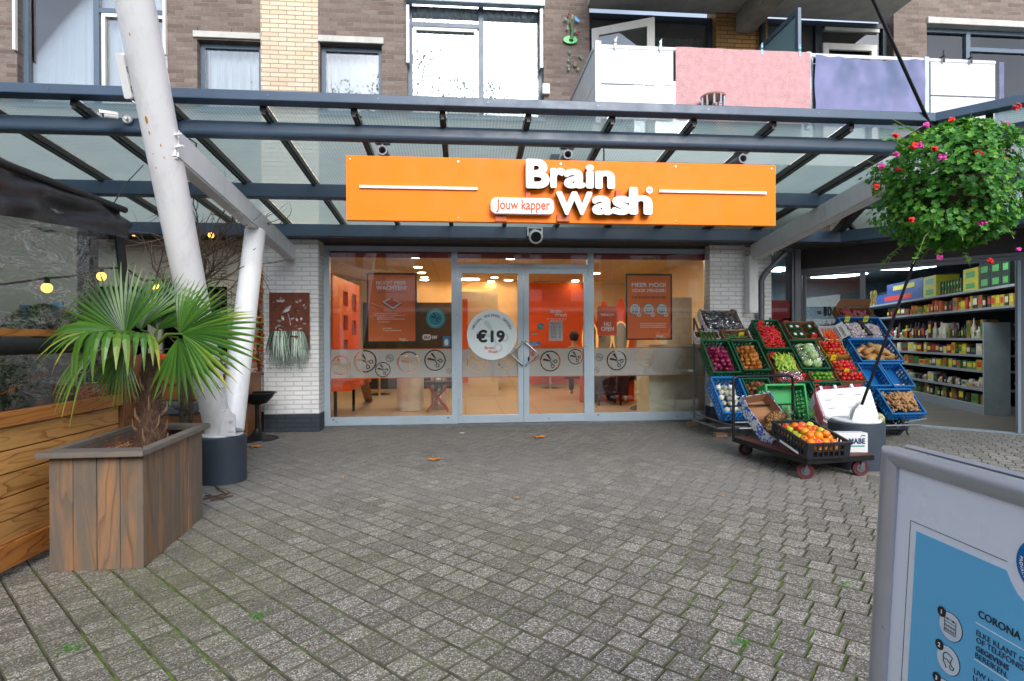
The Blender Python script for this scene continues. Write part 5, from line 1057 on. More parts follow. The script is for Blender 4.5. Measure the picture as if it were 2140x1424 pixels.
# ashtray on a stand
c = PZ(548, 918, 0); zt = PY(538, 822, c.y).z; c.x = PY(538, 900, c.y).x
at_ = thing('standing_ashtray', 'black standing ashtray with a wide bowl in front of the white brick pillar', 'ashtray', c)
MB().lathe([(.24, .0), (.235, .012), (.12, .03), (.06, .07), (.035, .13)], 36, c).build('foot', BLACKM, at_, smooth=True); MB().cyl(c + Vector((0,0,.1)), (c.x, c.y, zt-.13), .026, 16).build('stand', BLACKM, at_, smooth=True)
MB().lathe([(.03, zt-.14), (.11, zt-.12), (.175, zt-.05), (.205, zt-.002), (.222, zt), (.222, zt+.006), (.2, zt+.006), (.16, zt-.03), (.05, zt-.05)], 40, c).build('bowl', BLACKM, at_, smooth=True)
# ---------------------------------------------------------------- rusty wall panel with spider plants
CORT = NT('corten_steel'); n_ = CORT.noise(CORT.obj(), 9, 7, .65); CORT.l(CORT.mix(CORT.mr(n_,.3,.7,0,1), lin(84, 42, 30), lin(128, 66, 46)), CORT.p.inputs['Base Color']); CORT.p.inputs['Roughness'].default_value = .8; CORT.bump(n_, .3, .004); CORT = CORT.m
FPp = Fr((0, YP-.03, 0), (1,0,0), (0,0,1)); f_ = FPp.px
def lf(cx_, cy_, L, w, ang):    # pointed leaf cut-out, px units -> plane
    out = []
    for i in range(14):
        t = i/13 if i < 14 else 0
    up = [(t, w*math.sin(math.pi*t)**.8) for t in [k/7 for k in range(8)]]; dn = [(t, -w*math.sin(math.pi*t)**.8) for t in [k/7 for k in range(6, 0, -1)]]
    a = R_(ang); return [f_(cx_ + (x*math.cos(a) - y*math.sin(a))*L, cy_ - (x*math.sin(a) + y*math.cos(a))*L) for x, y in up + dn]
A = f_(563, 732); B = f_(647, 612); pn = thing('wall_panel', 'rust coloured steel wall panel with bird and leaf cut-outs and two spider plants', 'wall panel', FPp((A[0]+B[0])/2, A[1]))
L = [[A, (B[0], A[1]), B, (A[0], B[1])]]
for q in ((585,631,11,.28,150),(587,632,12,.25,95),(588,633,11,.25,50),(580,643,8,.22,205),(575,632,6,.3,170),(624,634,10,.28,140),(626,632,9,.28,70),(634,645,9,.25,20),(627,648,9,.22,190),(633,641,8,.25,60),
          (589,672,12,.22,165),(592,671,13,.27,100),(588,679,12,.22,195),(594,681,8,.25,255-60),(608,668,10,.25,40),(622,672,10,.26,110),(629,671,11,.26,85),(632,677,9,.24,10),(622,679,8,.22,215),(576,689,9,.25,80),(590,690,9,.22,160),(599,692,9,.22,290),(594,693,9,.2,255),(620,687,13,.2,5),(606,648,9,.0,0)):
    if q[3] > 0: L.append(lf(*q))
L.append([f_(x, y) for x, y in ((588,657),(593,648),(597,642),(602,640),(606,637),(609,638),(608,642),(604,650),(598,653),(593,654))])
L.append([f_(x, y) for x, y in ((600.5,655),(602.5,655),(606.5,666),(608,680),(606,680),(604.5,668))])
vs, fs = fill2d(L, .003); MB().add([FPp(v.x, v.y, .0+v.z) for v in vs], fs).build('steel_plate', CORT, pn)
mb = MB()
for px_, py_ in ((565, 614), (645, 614), (645, 729), (565, 729)): q = f_(px_, py_); mb.prism(circ(q[0], q[1], .005, 8), FPp, .002, .006)
mb.build('screw', CHROME, pn)
SPK = NT('variegated_blade'); sp_ = SPK.n('Attribute', attribute_name='rnd').outputs['Fac']; SPK.l(SPK.ramp(sp_, [(0, lin(76, 112, 90)), (.5, lin(140, 170, 150)), (.55, lin(226, 234, 226)), (1, lin(244, 248, 240))]), SPK.p.inputs['Base Color']); SPK.p.inputs['Roughness'].default_value = .45
rr = random.Random(21)
for px_, nb_, lab in ((584, 120, 'left hanging spider plant with drooping striped leaves on the rust panel'), (620, 140, 'right hanging spider plant with drooping striped leaves on the rust panel')):
    c = PY(px_, 706, YP-.14); pl = thing('spider_plant', lab, 'plant', c); MB().lathe([(.06, -.05), (.08, .02), (.075, .025)], 16, c).build('pot', CORT, pl, smooth=True)
    mb = MB(); mb2 = MB()
    for i in range(nb_):
        a = rr.uniform(0, 6.28); R = rr.uniform(.08, .2); drop = rr.uniform(.12, .34); p0 = c + Vector((rr.uniform(-.03,.03), rr.uniform(-.03,.03), .02)); w = rr.uniform(.009,.016)
        d = Vector((math.cos(a), math.sin(a)*.5, 0)); sd = Vector((-d.y, d.x, 0)).normalized(); v3 = []; st = 8
        for k in range(st+1):
            t = k/st; p = p0 + d*R*(1-(1-t)**2) + Vector((0,0, .07*math.sin(math.pi*min(1,t*1.6))*(1 if t<.62 else 0) - drop*max(0, t-.3)**1.0*1.7)); ww = w*(1-t**3)
            v3 += [p - sd*ww, p - sd*ww*.35 + Vector((0,0,-.002)), p + sd*ww*.35 + Vector((0,0,-.002)), p + sd*ww]
        for k in range(st):
            for q in range(3): mb.add([v3[4*k+q], v3[4*k+q+1], v3[4*k+5+q], v3[4*k+4+q]], [(0,1,2,3)], .9 if q == 1 else rr.uniform(0,.45))
    for i in range(7):
        p = c + Vector((rr.uniform(-.16,.12), rr.uniform(-.06,.03), -rr.uniform(.25,.40)))
        for k in range(14): add_leaf(mb, p + Vector((rr.uniform(-.03,.03), rr.uniform(-.02,.02), rr.uniform(-.04,.03))), .018, rr, rnd=rr.uniform(0,.5), shape=[(1,.0),(0,.2),(-1,0),(0,-.2)])
        MB
        mb.tube([c + Vector((0,0,-.02)), (c+p)*.5 + Vector((0,0,-.0)), p], .002, 4, rnd=.3)
    mb.build('leaves', SPK.m, pl)
tag(MB().tube([PY(549, 578, YP-.01), PY(566, 612, YP-.01)], .003, 5).build('cable', BLACK), 'thin dark cable on the white pillar above the rust panel', 'cable'); 
# ---------------------------------------------------------------- terrace screen on the left
XF = -2.33; WP = wood('pine_board', lin(210, 158, 92), lin(146, 92, 44), 1, 1.3, rings=11, contrast=.8); WR = wood('pine_rail', lin(196, 128, 62), lin(142, 84, 36), 1, 1.5, rings=9)
def xf(px, py): return PX(px, py, XF)
tf = thing('terrace_screen', 'pine boarded terrace screen with a clear plastic window above it at the left edge', 'screen', (XF, 2.6, 0))
yA = .2; yF = xf(248, 850).y; zT = .765
mb = MB(); nb_ = 6; zz = [.05 + (zT-.05-.005)/nb_*i for i in range(nb_+1)]
for i in range(nb_):
    if i == 0: continue
    mb.box((XF-.022, yA, zz[i]+.003), (XF, yF, zz[i+1]-.003))
mb.build('board', WP, tf, bev=.003)
MB().box((XF-.03, yA, .045), (XF+.022, yF, zz[1]-.0)).build('bottom_rail', WR, tf, bev=.004); MB().box((XF-.05, yA, zT), (XF+.028, yF, zT+.075)).build('top_rail', WR, tf, bev=.005)
MB().box((XF-.024, yA, .3), (XF-.023, yF, .7)).build('back_panel', BLACK, tf)
OAKP = wood('brown_post', lin(136, 90, 54), lin(92, 56, 32), 2, 1.2)
MB().box((XF-.06, yF, 0), (XF+.03, yF+.11, 1.28)).build('post', OAKP, tf, bev=.005); MB().box((XF-.03, yF+.115, 0), (XF+.07, yF+.2, 1.1)).build('post', OAKP, tf, bev=.005)
PLAS = glassy('clear_plastic', (.86,.9,.92,1), 1.6, .04, 1.6, .07)
mb = MB(); n1, n2 = 110, 80; z0_, z1_ = zT+.08, 1.95; vs = []
for j in range(n2+1):
    for i in range(n1+1):
        y = yA + (yF+.02-yA)*i/n1; z = z0_ + (z1_-z0_)*j/n2; k_ = max(0, (z-1.25)/.7); vs.append((XF-.015 + .035*k_*noise.noise(Vector((y*2.0+z*2, z*13, 0))) + .014*k_*abs(noise.noise(Vector((y*5, z*20, 4)))), y, z))
mb.add(vs, [(j*(n1+1)+i, j*(n1+1)+i+1, (j+1)*(n1+1)+i+1, (j+1)*(n1+1)+i) for j in range(n2) for i in range(n1)]); mb.build('plastic_window', PLAS, tf, smooth=True, ang=180)
MB().box((XF-.045, yA, 1.225), (XF+.0, xf(180, 697).y, 1.265)).build('mid_rail', WR, tf, bev=.004)
MB().tube([(XF-.01, yA, 1.17), (XF-.01, xf(178, 712).y, 1.175)], .046, 16).build('roll', mat('black_canvas', lin(26, 28, 30), .6, bump=.3, bs=30), tf, smooth=True)
ZIP = mat('black_canvas', lin(26, 28, 30), .6); p0 = xf(236, 498); p1 = Vector((XF, yF+.02, 1.55))
MB().bar((XF, yF+.0, 2.0), (XF+.0, yF+.13, 1.28), .012, .09, up=(0,1,0)).build('canvas_strip', ZIP, tf)
# canvas awning edge
CANV = mat('dark_canvas', lin(27, 30, 36), .42, 0, .2, 5, bump=.9, bs=5)
aw = thing('awning', 'black canvas awning edge sagging over the terrace screen at the left', 'awning', (XF, 2.6, 1.8)); mb = MB(); n1, n2 = 80, 10; vs = []
top0 = xf(0, 357); top1 = xf(232, 432); bot0 = xf(0, 456); bot1 = xf(240, 500)
for j in range(n2+1):
    for i in range(n1+1):
        s_ = i/n1; y = -.3 + (yF+.02+.3)*s_; e_ = (y-top0.y)/(top1.y-top0.y); zt_ = top0.z+(top1.z-top0.z)*e_; zb_ = bot0.z+(bot1.z-bot0.z)*e_; zb_ += .015*abs(math.sin(y*3.3)); t = j/n2
        vs.append((XF+.03 + .03*t + .035*math.sin(y*6.5+t*2.5)*t + .05*noise.noise(Vector((y*4, t*3, 0))), y, zt_ + (zb_-zt_)*t))
mb.add(vs, [(j*(n1+1)+i, (j+1)*(n1+1)+i, (j+1)*(n1+1)+i+1, j*(n1+1)+i+1) for j in range(n2) for i in range(n1)]); mb.build('valance', CANV, aw, smooth=True, ang=180)
mb = MB(); vs = []
for j in range(13):
    for i in range(41): s_ = i/40; t = j/12; y = -.3 + (yF+.02+.3)*s_; vs.append((XF+.03 - 3.2*t, y, top1.z - .012*math.sin(y*9)*t - .03*math.sin(math.pi*t)+.02*t))
mb.add(vs, [(j*41+i, j*41+i+1, (j+1)*41+i+1, (j+1)*41+i) for j in range(12) for i in range(40)]); mb.build('roof', CANV, aw, smooth=True, ang=180)
MB().tube([(XF+.03, -.3, top1.z), (XF+.03, yF+.03, top1.z)], .022, 10).build('front_bar', mat('black_canvas', lin(26,28,30), .6), aw, smooth=True)
tag(MB().tube([PX(234, 432, XF+.02), PD(262, 385, 4.2), PD(300, 345, 4.6)], .004, 6).build('cable', BLACK), 'thin black stay cable from the awning corner up to the canopy', 'cable')
# back wall of the terrace (seen through the plastic), counter and plants
tb = thing('terrace_wall', 'pale back wall of the covered terrace seen through the clear plastic', 'wall', (-5.4, 5.4, 0)); TW = mat('pale_wall', lin(88, 90, 84), .8, 0, .08, 2)
Yt = 5.5; xk = PY(166, 800, Yt).x; MB().box((-9, Yt, 0), (xk, Yt+.1, 2.4)).build('wall', TW, tb); MB().box((xk, Yt-.02, 0), (PY(190, 800, Yt).x, Yt+.12, 2.4)).build('post', BLACK, tb)
for px0_, px1_, py0_, py1_, lab, cc_ in ((42, 62, 638, 665, 'small dark blue framed picture on the terrace back wall', lin(28, 50, 84)), (110, 132, 632, 660, 'small teal picture on the terrace back wall behind the hanging foliage', lin(40, 90, 110))):
    a = PY(px0_, py1_, Yt-.01); b = PY(px1_, py0_, Yt-.01); o = tag(MB().box((a.x, Yt-.02, a.z), (b.x, Yt-.001, b.z)).build('picture', mat('pic_'+str(px0_), cc_, .5)), lab, 'picture')
cab = MB().box((PY(124, 840, Yt-.4).x, Yt-.5, 0), (PY(162, 840, Yt-.4).x, Yt-.05, PY(140, 805, Yt-.4).z)).build('oak_box', OAKV, None, bev=.004); tag(cab, 'oak box standing against the terrace back wall', 'box')
tag(MB().box((-6.2, 4.25, .02), (XF-.5, 4.9, .56)).build('oak_table', wood('dark_oak', lin(70, 40, 22), lin(44, 24, 14), 0, 1), None, bev=.004), 'dark wooden table block low behind the clear plastic screen', 'table')
LEAFD = NT('dark_leaf'); LEAFD.l(LEAFD.ramp(LEAFD.attr(), [(0, lin(34, 48, 26)), (.6, lin(66, 78, 40)), (1, lin(120, 116, 70))]), LEAFD.p.inputs['Base Color']); LEAFD.p.inputs['Roughness'].default_value = .6
rr = random.Random(9); c = PD(92, 672, 4.5); o = thing('hanging_plant', 'drooping small leaved plant on the terrace rail behind the plastic', 'plant', c)
mb = MB()
for i in range(1500):
    a = rr.uniform(0, 6.28); q = rr.random()**.6; x = math.cos(a)*q*.34; y = math.sin(a)*q*.2; z = .16*(1-q*q) - rr.random()*.12*q - .02; add_leaf(mb, c + Vector((x, y, z)), rr.uniform(.008,.02), rr, shape=[(1,0),(.2,.3),(-1,0),(.2,-.3)])
mb.build('leaves', LEAFD.m, o); MB().lathe([(.08, -.16), (.11, -.03), (.1, -.02)], 18, c).build('pot', BLACK, o, smooth=True)
c = PD(8, 800, 3.6); o = thing('bush', 'dark green leafy shrub at the very left edge behind the plastic', 'plant', Vector((c.x, c.y, .0))); mb = MB()
for i in range(420):
    p = c + Vector((rr.gauss(0,.07), rr.gauss(0,.07), rr.gauss(0,.13))); add_leaf(mb, p, rr.uniform(.014,.026), rr, shape=[(1,0),(.1,.4),(-1,0),(.1,-.4)])
mb.build('leaves', LEAFD.m, o); MB().tube([Vector((c.x, c.y, 0)), c], .012, 6).build('stem', BARK, o)
# copper coloured basket
c = PD(206, 850, 4.7); c.z = 0; o = thing('copper_planter', 'hammered copper coloured tub behind the terrace screen post', 'planter', c)
kc_ = NT('hammered_copper'); vv = kc_.n('TexVoronoi'); kc_.l(kc_.obj(), vv.inputs['Vector']); vv.inputs['Scale'].default_value = 45; kc_.p.inputs['Base Color'].default_value = lin(196, 104, 66); kc_.p.inputs['Metallic'].default_value = .8; kc_.p.inputs['Roughness'].default_value = .35; kc_.bump(vv.outputs['Distance'], 1, .02)
zc_ = PD(206, 805, 4.7).z; MB().lathe([(.1, zc_-.5), (.15, zc_-.4), (.17, zc_-.2), (.14, zc_-.02), (.1, zc_)], 30, c).build('tub', kc_.m, o, smooth=True); MB().box((c.x-.16, c.y-.16, 0), (c.x+.16, c.y+.16, zc_-.501)).build('stand', BLACK, o)
# ---------------------------------------------------------------- planter
PLW = wood('weathered_planter', lin(160, 120, 84), lin(112, 82, 58), 2, 1.1, rings=7, weather=lin(104, 98, 90), rough=.75); RIM = wood('weathered_rim', lin(128, 116, 100), lin(98, 86, 74), 0, 1.2, rings=6, weather=lin(110, 106, 100), rough=.8)
q1 = PZ(104, 1196, 0); q2 = PZ(292, 1188, 0); q3 = PZ(423, 1082, 0); zR = .60
q2 = PZ(300, 1188, 0)
e1_ = (q2-q1); e2_ = (q3-q2); q4 = q1 + e2_*1.0 + Vector((-.02, .05, 0)); q4 = PZ(150, 1080, 0); q4 = Vector((q3.x - e1_.x*1.0, q3.y + .10, 0))
cor = [Vector((p.x, p.y, 0)) for p in (q1, q2, q3, q4)]; cen = sum(cor, Vector())/4
pt = thing('wooden_planter', 'large weathered plank planter box holding the fan palm', 'planter', cen)
wallmb = MB(); topc = [cen + (p-cen)*1.0 for p in cor]
for k in range(4):
    a, b = cor[k], cor[(k+1) % 4]; L_ = (b-a).length; nn = max(3, round(L_/.125)); d = (b-a).normalized(); out = Vector((d.y, -d.x, 0)); 
    if out.dot(a-cen) < 0: out = -out
    for i in range(nn):
        s0, s1 = a + d*(L_*i/nn+.0015), a + d*(L_*(i+1)/nn-.0015); o_ = out*random.uniform(-.0015, .0015)
        wallmb.add([s0+o_, s1+o_, s1+o_-out*.03, s0+o_-out*.03, s0+o_+Vector((0,0,zR)), s1+o_+Vector((0,0,zR)), s1+o_-out*.03+Vector((0,0,zR)), s0+o_-out*.03+Vector((0,0,zR))], [(0,1,2,3),(4,7,6,5),(0,4,5,1),(1,5,6,2),(2,6,7,3),(3,7,4,0)])
wallmb.build('plank_wall', PLW, pt, bev=.002)
mb = MB(); co_ = [cen + (p-cen)*1.0 + (p-cen).normalized()*.07 for p in cor]; ci = [cen + (p-cen) - (p-cen).normalized()*.06 for p in cor]
for k in range(4):
    a, b, c_, d = co_[k], co_[(k+1) % 4], ci[(k+1) % 4], ci[k]; u = (b-a).normalized()*.001
    z0_, z1_ = zR+.001, zR+.03; mb.add([p + Vector((0,0,z)) + q for z in (z0_, z1_) for p, q in ((a, u), (b, -u), (c_, -u), (d, u))], [(0,3,2,1),(4,5,6,7),(0,1,5,4),(1,2,6,5),(2,3,7,6),(3,0,4,7)])
mb.build('rim', RIM, pt, bev=.003)
li = [cen + (p-cen)*.9 for p in cor]; mb = MB()
for k in range(4): a, b = li[k], li[(k+1) % 4]; mb.quad(a+Vector((0,0,.3)), b+Vector((0,0,.3)), b+Vector((0,0,zR+.03)), a+Vector((0,0,zR+.03)))
mb.build('liner', mat('black_liner', lin(24, 26, 30), .5), pt)
SOILM = mat('dark_soil', lin(44, 30, 24), .95, bump=.6, bs=60); mb = MB(); mb.add([p + Vector((0,0,zR-.055)) for p in li], [(0,1,2,3)]); mb.build('soil', SOILM, pt)
CHIP = NT('bark_chip'); CHIP.l(CHIP.ramp(CHIP.attr(), [(0, lin(50, 28, 20)), (.5, lin(92, 56, 38)), (.85, lin(126, 86, 60)), (1, lin(176, 140, 100))]), CHIP.p.inputs['Base Color']); CHIP.p.inputs['Roughness'].default_value = .9
mb = MB(); rr = random.Random(4)
for i in range(2600):
    u_, v_ = rr.random(), rr.random(); p = (li[0]*(1-u_) + li[1]*u_)*(1-v_) + (li[3]*(1-u_) + li[2]*u_)*v_; p.z = zR-.05 + .035*math.exp(-((u_-.5)**2+(v_-.5)**2)*8) + rr.uniform(0,.012)
    a = rr.uniform(0, 6.28); d = Vector((math.cos(a), math.sin(a), rr.uniform(-.35,.35)))*rr.uniform(.008,.022); mb.bar(p-d, p+d, rr.uniform(.004,.010), .003)
tag(mb.build('mulch', CHIP.m), 'brown bark mulch covering the soil in the plank planter', 'mulch', kind='stuff')
# ---------------------------------------------------------------- fan palm
tc_ = PD(315, 900, 3.28); tc_.z = zR - .06; T0 = Vector((tc_.x, tc_.y, zR-.06)); crown = PD(322, 706, 3.32)
pm = thing('fan_palm', 'fan palm with fibrous trunk and drooping leaf tips in the plank planter', 'palm', T0)
top = PD(312, 790, 3.3); k_ = NT('palm_fibre'); nn_ = k_.noise(k_.scl(k_.obj(), (1,1,.3)), 60, 6, .7); k_.l(k_.mix(k_.mr(nn_,.3,.7,0,1), lin(44, 30, 24), lin(124, 96, 76)), k_.p.inputs['Base Color']); k_.p.inputs['Roughness'].default_value = 1; k_.bump(nn_, 1, .03)
MB().tube([T0, T0*.8+top*.2, T0*.55+top*.45, T0*.3+top*.7, top, top*.4+crown*.6], [.09, .07, .058, .054, .052, .042], 18).build('trunk', k_.m, pm, smooth=True)
mb = MB(); rr = random.Random(8)
for i in range(900):
    t = rr.random(); a = rr.uniform(0, 6.28); p = T0.lerp(top, t); r_ = .08 - .035*t; d = Vector((math.cos(a), math.sin(a), 0)); q = p + d*r_*.95; L_ = rr.uniform(.02,.07); mb.tube([q, q + d*L_*.5 + Vector((0,0,L_*rr.uniform(-.6,1)))], [.0016, .0006], 3)
mb.build('fibre', mat('fibre_hair', lin(96, 66, 50), 1), pm)
STB = mat('cut_petiole', lin(140, 110, 84), .8, 0, .2, 20)
for i in range(16):
    a = i*2.4; t = .05 + .85*(i/16); p = T0.lerp(top, t); d = Vector((math.cos(a), math.sin(a), 0)); q = p + d*(.065-.02*t); MB().tube([q, q + d*.03 + Vector((0,0,.04)), q + d*.035 + Vector((0,0,.085))], [.013, .01, .004], 7, flat=.5).build('petiole_stub', STB, pm, smooth=True)
PF = NT('palm_frond'); a_ = PF.attr(); base_c = PF.ramp(a_, [(0, lin(28, 68, 24)), (.45, lin(78, 124, 38)), (.72, lin(124, 146, 50)), (.92, lin(190, 186, 70)), (1, lin(150, 112, 62))]); PF.l(base_c, PF.p.inputs['Base Color']); PF.p.inputs['Roughness'].default_value = .38; PF.p.inputs['Specular IOR Level'].default_value = .5
tl_ = PF.n('BsdfTranslucent'); PF.l(base_c, tl_.inputs[0]); ms_ = PF.n('MixShader'); ms_.inputs[0].default_value = .25; PF.l(PF.p.outputs[0], ms_.inputs[1]); PF.l(tl_.outputs[0], ms_.inputs[2]); PF.l(ms_.outputs[0], PF.out.inputs[0])
def frond(hub, axis, up, R, spread=150, n=34, droop=.25, yellow=.0, seed=0, tipdroop=.0, split=.5):
    """axis: direction the fan points; up: fan normal. n folded segments."""
    rr = random.Random(seed); axis = axis.normalized(); up = (up - axis*up.dot(axis)).normalized(); side = axis.cross(up)
    mb = MB(); PT = Vector
    mb.tube([crown + Vector((0,0,-.06)), (crown+hub)*.5 + Vector((0,0,.01)), hub], [.011, .008, .006], 6, rnd=.6)
    n = int(n*.78)
    for i in range(n):
        t = (i+.5)/n*2-1; ang = R_(spread)*t; L_ = R*(1-.22*abs(t)**2.2)*rr.uniform(.93,1.03); d = axis*math.cos(ang) + side*math.sin(ang); sv = d.cross(up).normalized()
        hw0 = math.tan(R_(spread)/n)*1.1; st = 9; vs = []; dr = droop*(1+.5*abs(t))*rr.uniform(.8,1.3); td = tipdroop*rr.uniform(.3,1.4); br = rr.random() < .3*tipdroop; yl = yellow*(.3+.9*abs(t)**2)*rr.uniform(.5,1.2)
        for k in range(st+1):
            s_ = k/st; r_ = L_*s_; w_ = min(r_*hw0, split*R*hw0) * (1 if s_ < split else max(.05, 1-((s_-split)/(1-split))**1.6))
            p = hub + d*r_ + up*(.04*R*math.sin(math.pi*s_)) + Vector((0,0,-1))*(dr*R*s_**2.2)
            if td and s_ > .55: q = (s_-.55)/.45; p = p - d*L_*.30*td*q*q + Vector((0,0,-1))*(R*.75*td*q**1.5)
            fold = up*(w_*.55); vs += [p - sv*w_*.9 - fold*.35, p + fold*.65, p + sv*w_*.9 - fold*.35]
        sr_ = rr.uniform(.08,.42)
        for k in range(st):
            c_ = min(1, sr_ + yl*(.25 + .75*(k/st)**1.5) + .22*(k/st)**3); b = 3*k
            mb.add([vs[b], vs[b+1], vs[b+4], vs[b+3]], [(0,1,2,3)], c_); mb.add([vs[b+1], vs[b+2], vs[b+5], vs[b+4]], [(0,1,2,3)], max(0, c_-.08))
    return mb.build('frond', PF.m, pm, smooth=True, ang=80)
CX, CZ_, CYv = Rv, Vector((0,0,1)), Vector((math.sin(PSI), math.cos(PSI), 0))
def fr(px, py, dd, ax, up, R, **kw):       # hub at photo position and depth; ax/up in (right, up, away) camera terms
    h = PD(px, py, dd); A = Rv*ax[0] + CZ_*ax[1] + CYv*ax[2]; U = Rv*up[0] + CZ_*up[1] + CYv*up[2]; return frond(h, A, U, R, **kw)
fr(262, 702, 3.12, (-.5, .9, .15), (-.1, .25, -1), .46, spread=74, n=34, droop=.03, seed=1, yellow=.1)          # big upright fan, left of centre
fr(330, 690, 3.5, (.2, 1.0, .3), (0, .3, -1), .42, spread=70, n=36, droop=.04, seed=2)
fr(295, 690, 3.45, (-.1, .95, .4), (0, .4, -1), .46, spread=55, n=30, droop=.08, seed=12, yellow=.2)
fr(374, 698, 3.2, (.75, .62, .0), (.0, .15, -1), .40, spread=58, n=26, droop=.05, seed=3, yellow=.3)
fr(380, 698, 3.18, (.95, -.12, -.1), (.1, .45, -1), .50, spread=50, n=22, droop=.10, seed=4, yellow=.75)
fr(372, 706, 3.25, (.35, -.9, -.0), (.3, .3, -1), .40, spread=50, n=18, droop=.05, seed=5, yellow=.2)
fr(252, 700, 3.0, (-.2, .05, -1), (0, 1, .1), .33, spread=60, n=14, droop=.12, seed=6, yellow=.55, tipdroop=.75, split=.6)
fr(236, 690, 3.1, (-1.0, .1, -.2), (.1, 1, -.5), .40, spread=46, n=16, droop=.15, seed=7, yellow=.8, tipdroop=.35)
fr(210, 730, 3.1, (-.8, -.5, -.2), (-.3, .6, -.9), .30, spread=40, n=12, droop=.4, seed=8, yellow=.9, tipdroop=.25)
fr(262, 722, 3.1, (-.25, -1, -.05), (-.1, .1, -1), .36, spread=40, n=22, droop=.02, seed=9)
fr(296, 700, 3.2, (.3, .1, -1), (.1, 1, .1), .32, spread=44, n=12, droop=.2, seed=10, yellow=.5, tipdroop=.5, split=.6)
tag(MB().ball(PZ(440, 1056, .02)+Vector((0,0,0)), .001).build('x', BARK), 'x', 'x'); bpy.data.objects.remove(bpy.data.objects['x'])
mb = MB(); 
for a, b in (((424, 1043), (480, 1030)), ((430, 1036), (470, 1040)), ((450, 1018), (474, 1034)), ((440, 1046), (486, 1036))): mb.tube([PZ(*a, .012), (PZ(*a, .02)+PZ(*b, .02))*.5, PZ(*b, .012)], .006, 6)
tag(mb.build('twig', mat('dead_twig', lin(84, 62, 50), .9)), 'brown dead twig lying beside the left column base', 'twig')
# small white equipment on the column and beam
c = PD(262, 160, 3.42); t = thing('antenna', 'flat white antenna panel strapped to the left of the thick leaning column', 'antenna', c); Fa = Fr(c, Rv, axd); MB().prism(rrect(-.026, -.13, .022, .13, .015), Fa, -.02, .02).build('panel', WHITE, t, bev=.004)
mb = MB()
for k in (-.06, .05): mb.cyl(Fa(.02, k, 0), Fa(.09, k, 0), .007, 6); mb.cyl(Fa(.02, k-.02, 0), Fa(.09, k-.02, 0), .007, 6)
mb.tube([Fa(.0,-.13,0), Fa(.03,-.16,0), Fa(.07,-.18,0)], .006, 6); mb.build('bracket', GREYM, t)
c = PY(268, 250, Y1-.02); t = thing('security_camera', 'white bullet security camera on the front beam left of the column', 'camera', c); MB().tube([c, c + Vector((0,-.02,0))], .034, 22).build('mount_plate', WHITE, t, smooth=True)
p1 = PY(262, 246, Y1-.08); p2 = PY(216, 240, Y1-.16); p15 = PY(246, 244, Y1-.10); MB().tube([c, c*.5+p1*.5, p1], .012, 10).build('arm', WHITE, t, smooth=True); MB().tube([p15, p2], .024, 20).build('camera_body', WHITE, t, smooth=True)
mb = MB(); d_ = (p2-p15).normalized(); mb.prof(p15 + Vector((0,0,.004)) - d_*.0, p2 + d_*.03 + Vector((0,0,.004)), [(-.029,0),(-.026,.018),(-.012,.029),(.012,.029),(.026,.018),(.029,0),(.026,0),(.023,.016),(.011,.026),(-.011,.026),(-.023,.016),(-.026,0)]); mb.build('sunshield', WHITE, t)
MB().cyl(p2 + d_*.0005, p2 + d_*.004, .02, 18).build('lens', BLACK, t)
mb = MB(); rr = random.Random(2); c = PY(363, 258, Y1-.03)
for i in range(7): mb.tube([c + Vector((rr.uniform(-.03,.03), -.01*i*.3, rr.uniform(-.03,.03))) for _ in range(6)], .004, 5)
tag(mb.build('cable', BLACK, None, smooth=True), 'tangle of black cables on the beam right of the thick leaning column', 'cable')
tag(MB().tube([PY(395, 290, 4.7), PY(410, 300, 4.75), PY(408, 340, 4.8), PY(398, 385, 4.8), PY(390, 420, 4.8)], .006, 6).build('cable', BLACK), 'loose black cable hanging below the front beam beside the white beam', 'cable')
# ================================================================== RIGHT: grocery front on the slanted wing
WF = Fr((WC.x, WC.y, 0), (1,-1,0), (0,0,1)); w = WF.px
gs = thing('grocery_storefront', 'grey framed grocery front on the slanted wing with a wide open doorway', 'shop front', WF(0,0))
GFR = mat('grey_lacquered_frame', lin(118, 122, 130), .4, .1, .05, 4)
def wbox(mb, a0, a1, b0, b1, c0, c1):
    if a0 > a1: a0, a1 = a1, a0
    return mb.prism([(a0,b0),(a1,b0),(a1,b1),(a0,b1)], WF, c0, c1)
kA = w(1657, 700)[0]; kB = w(1676, 700)[0]; kC = w(1808, 700)[0]; kD = w(2122, 700)[0]; kE = w(2146, 700)[0]
t1 = w(1900, 552)[1]; t2 = w(1900, 520)[1]; t0_ = t1 - .0; zt2 = w(1900, 500)[1]
mb = MB(); wbox(mb, kA-.35, 4.5, zt2+.12, ZB+.4, -.3, -.02); mb.build('fascia_wall', CONCL, gs)
mb = MB(); wbox(mb, kA, kB, 0, t1-.0, -.06, .02); wbox(mb, kD, kE, 0, t1, -.06, .02); wbox(mb, kB, kD, t1-.05, t1, -.05, .015); wbox(mb, kA, 4.2, t1+.001, t1+.04, -.06, .03); wbox(mb, kA, 4.2, zt2, zt2+.12, -.06, .03)
mb.build('frame', GFR, gs, bev=.003)
mb = MB(); wbox(mb, kA, 4.2, t1+.04, zt2, -.05, 0); mb.build('transom_panel', mat('dark_brown_panel', lin(62, 56, 54), .6), gs)
mb = MB(); wbox(mb, kA-.9, 4.3, zt2+.12, zt2+.16, -.25, .25); mb.build('soffit', mat('brown_soffit', lin(74, 66, 60), .6), gs)
dz1 = w(1745, 575)[1]; d0, d1 = w(1684, 700)[0], w(1797, 700)[0]
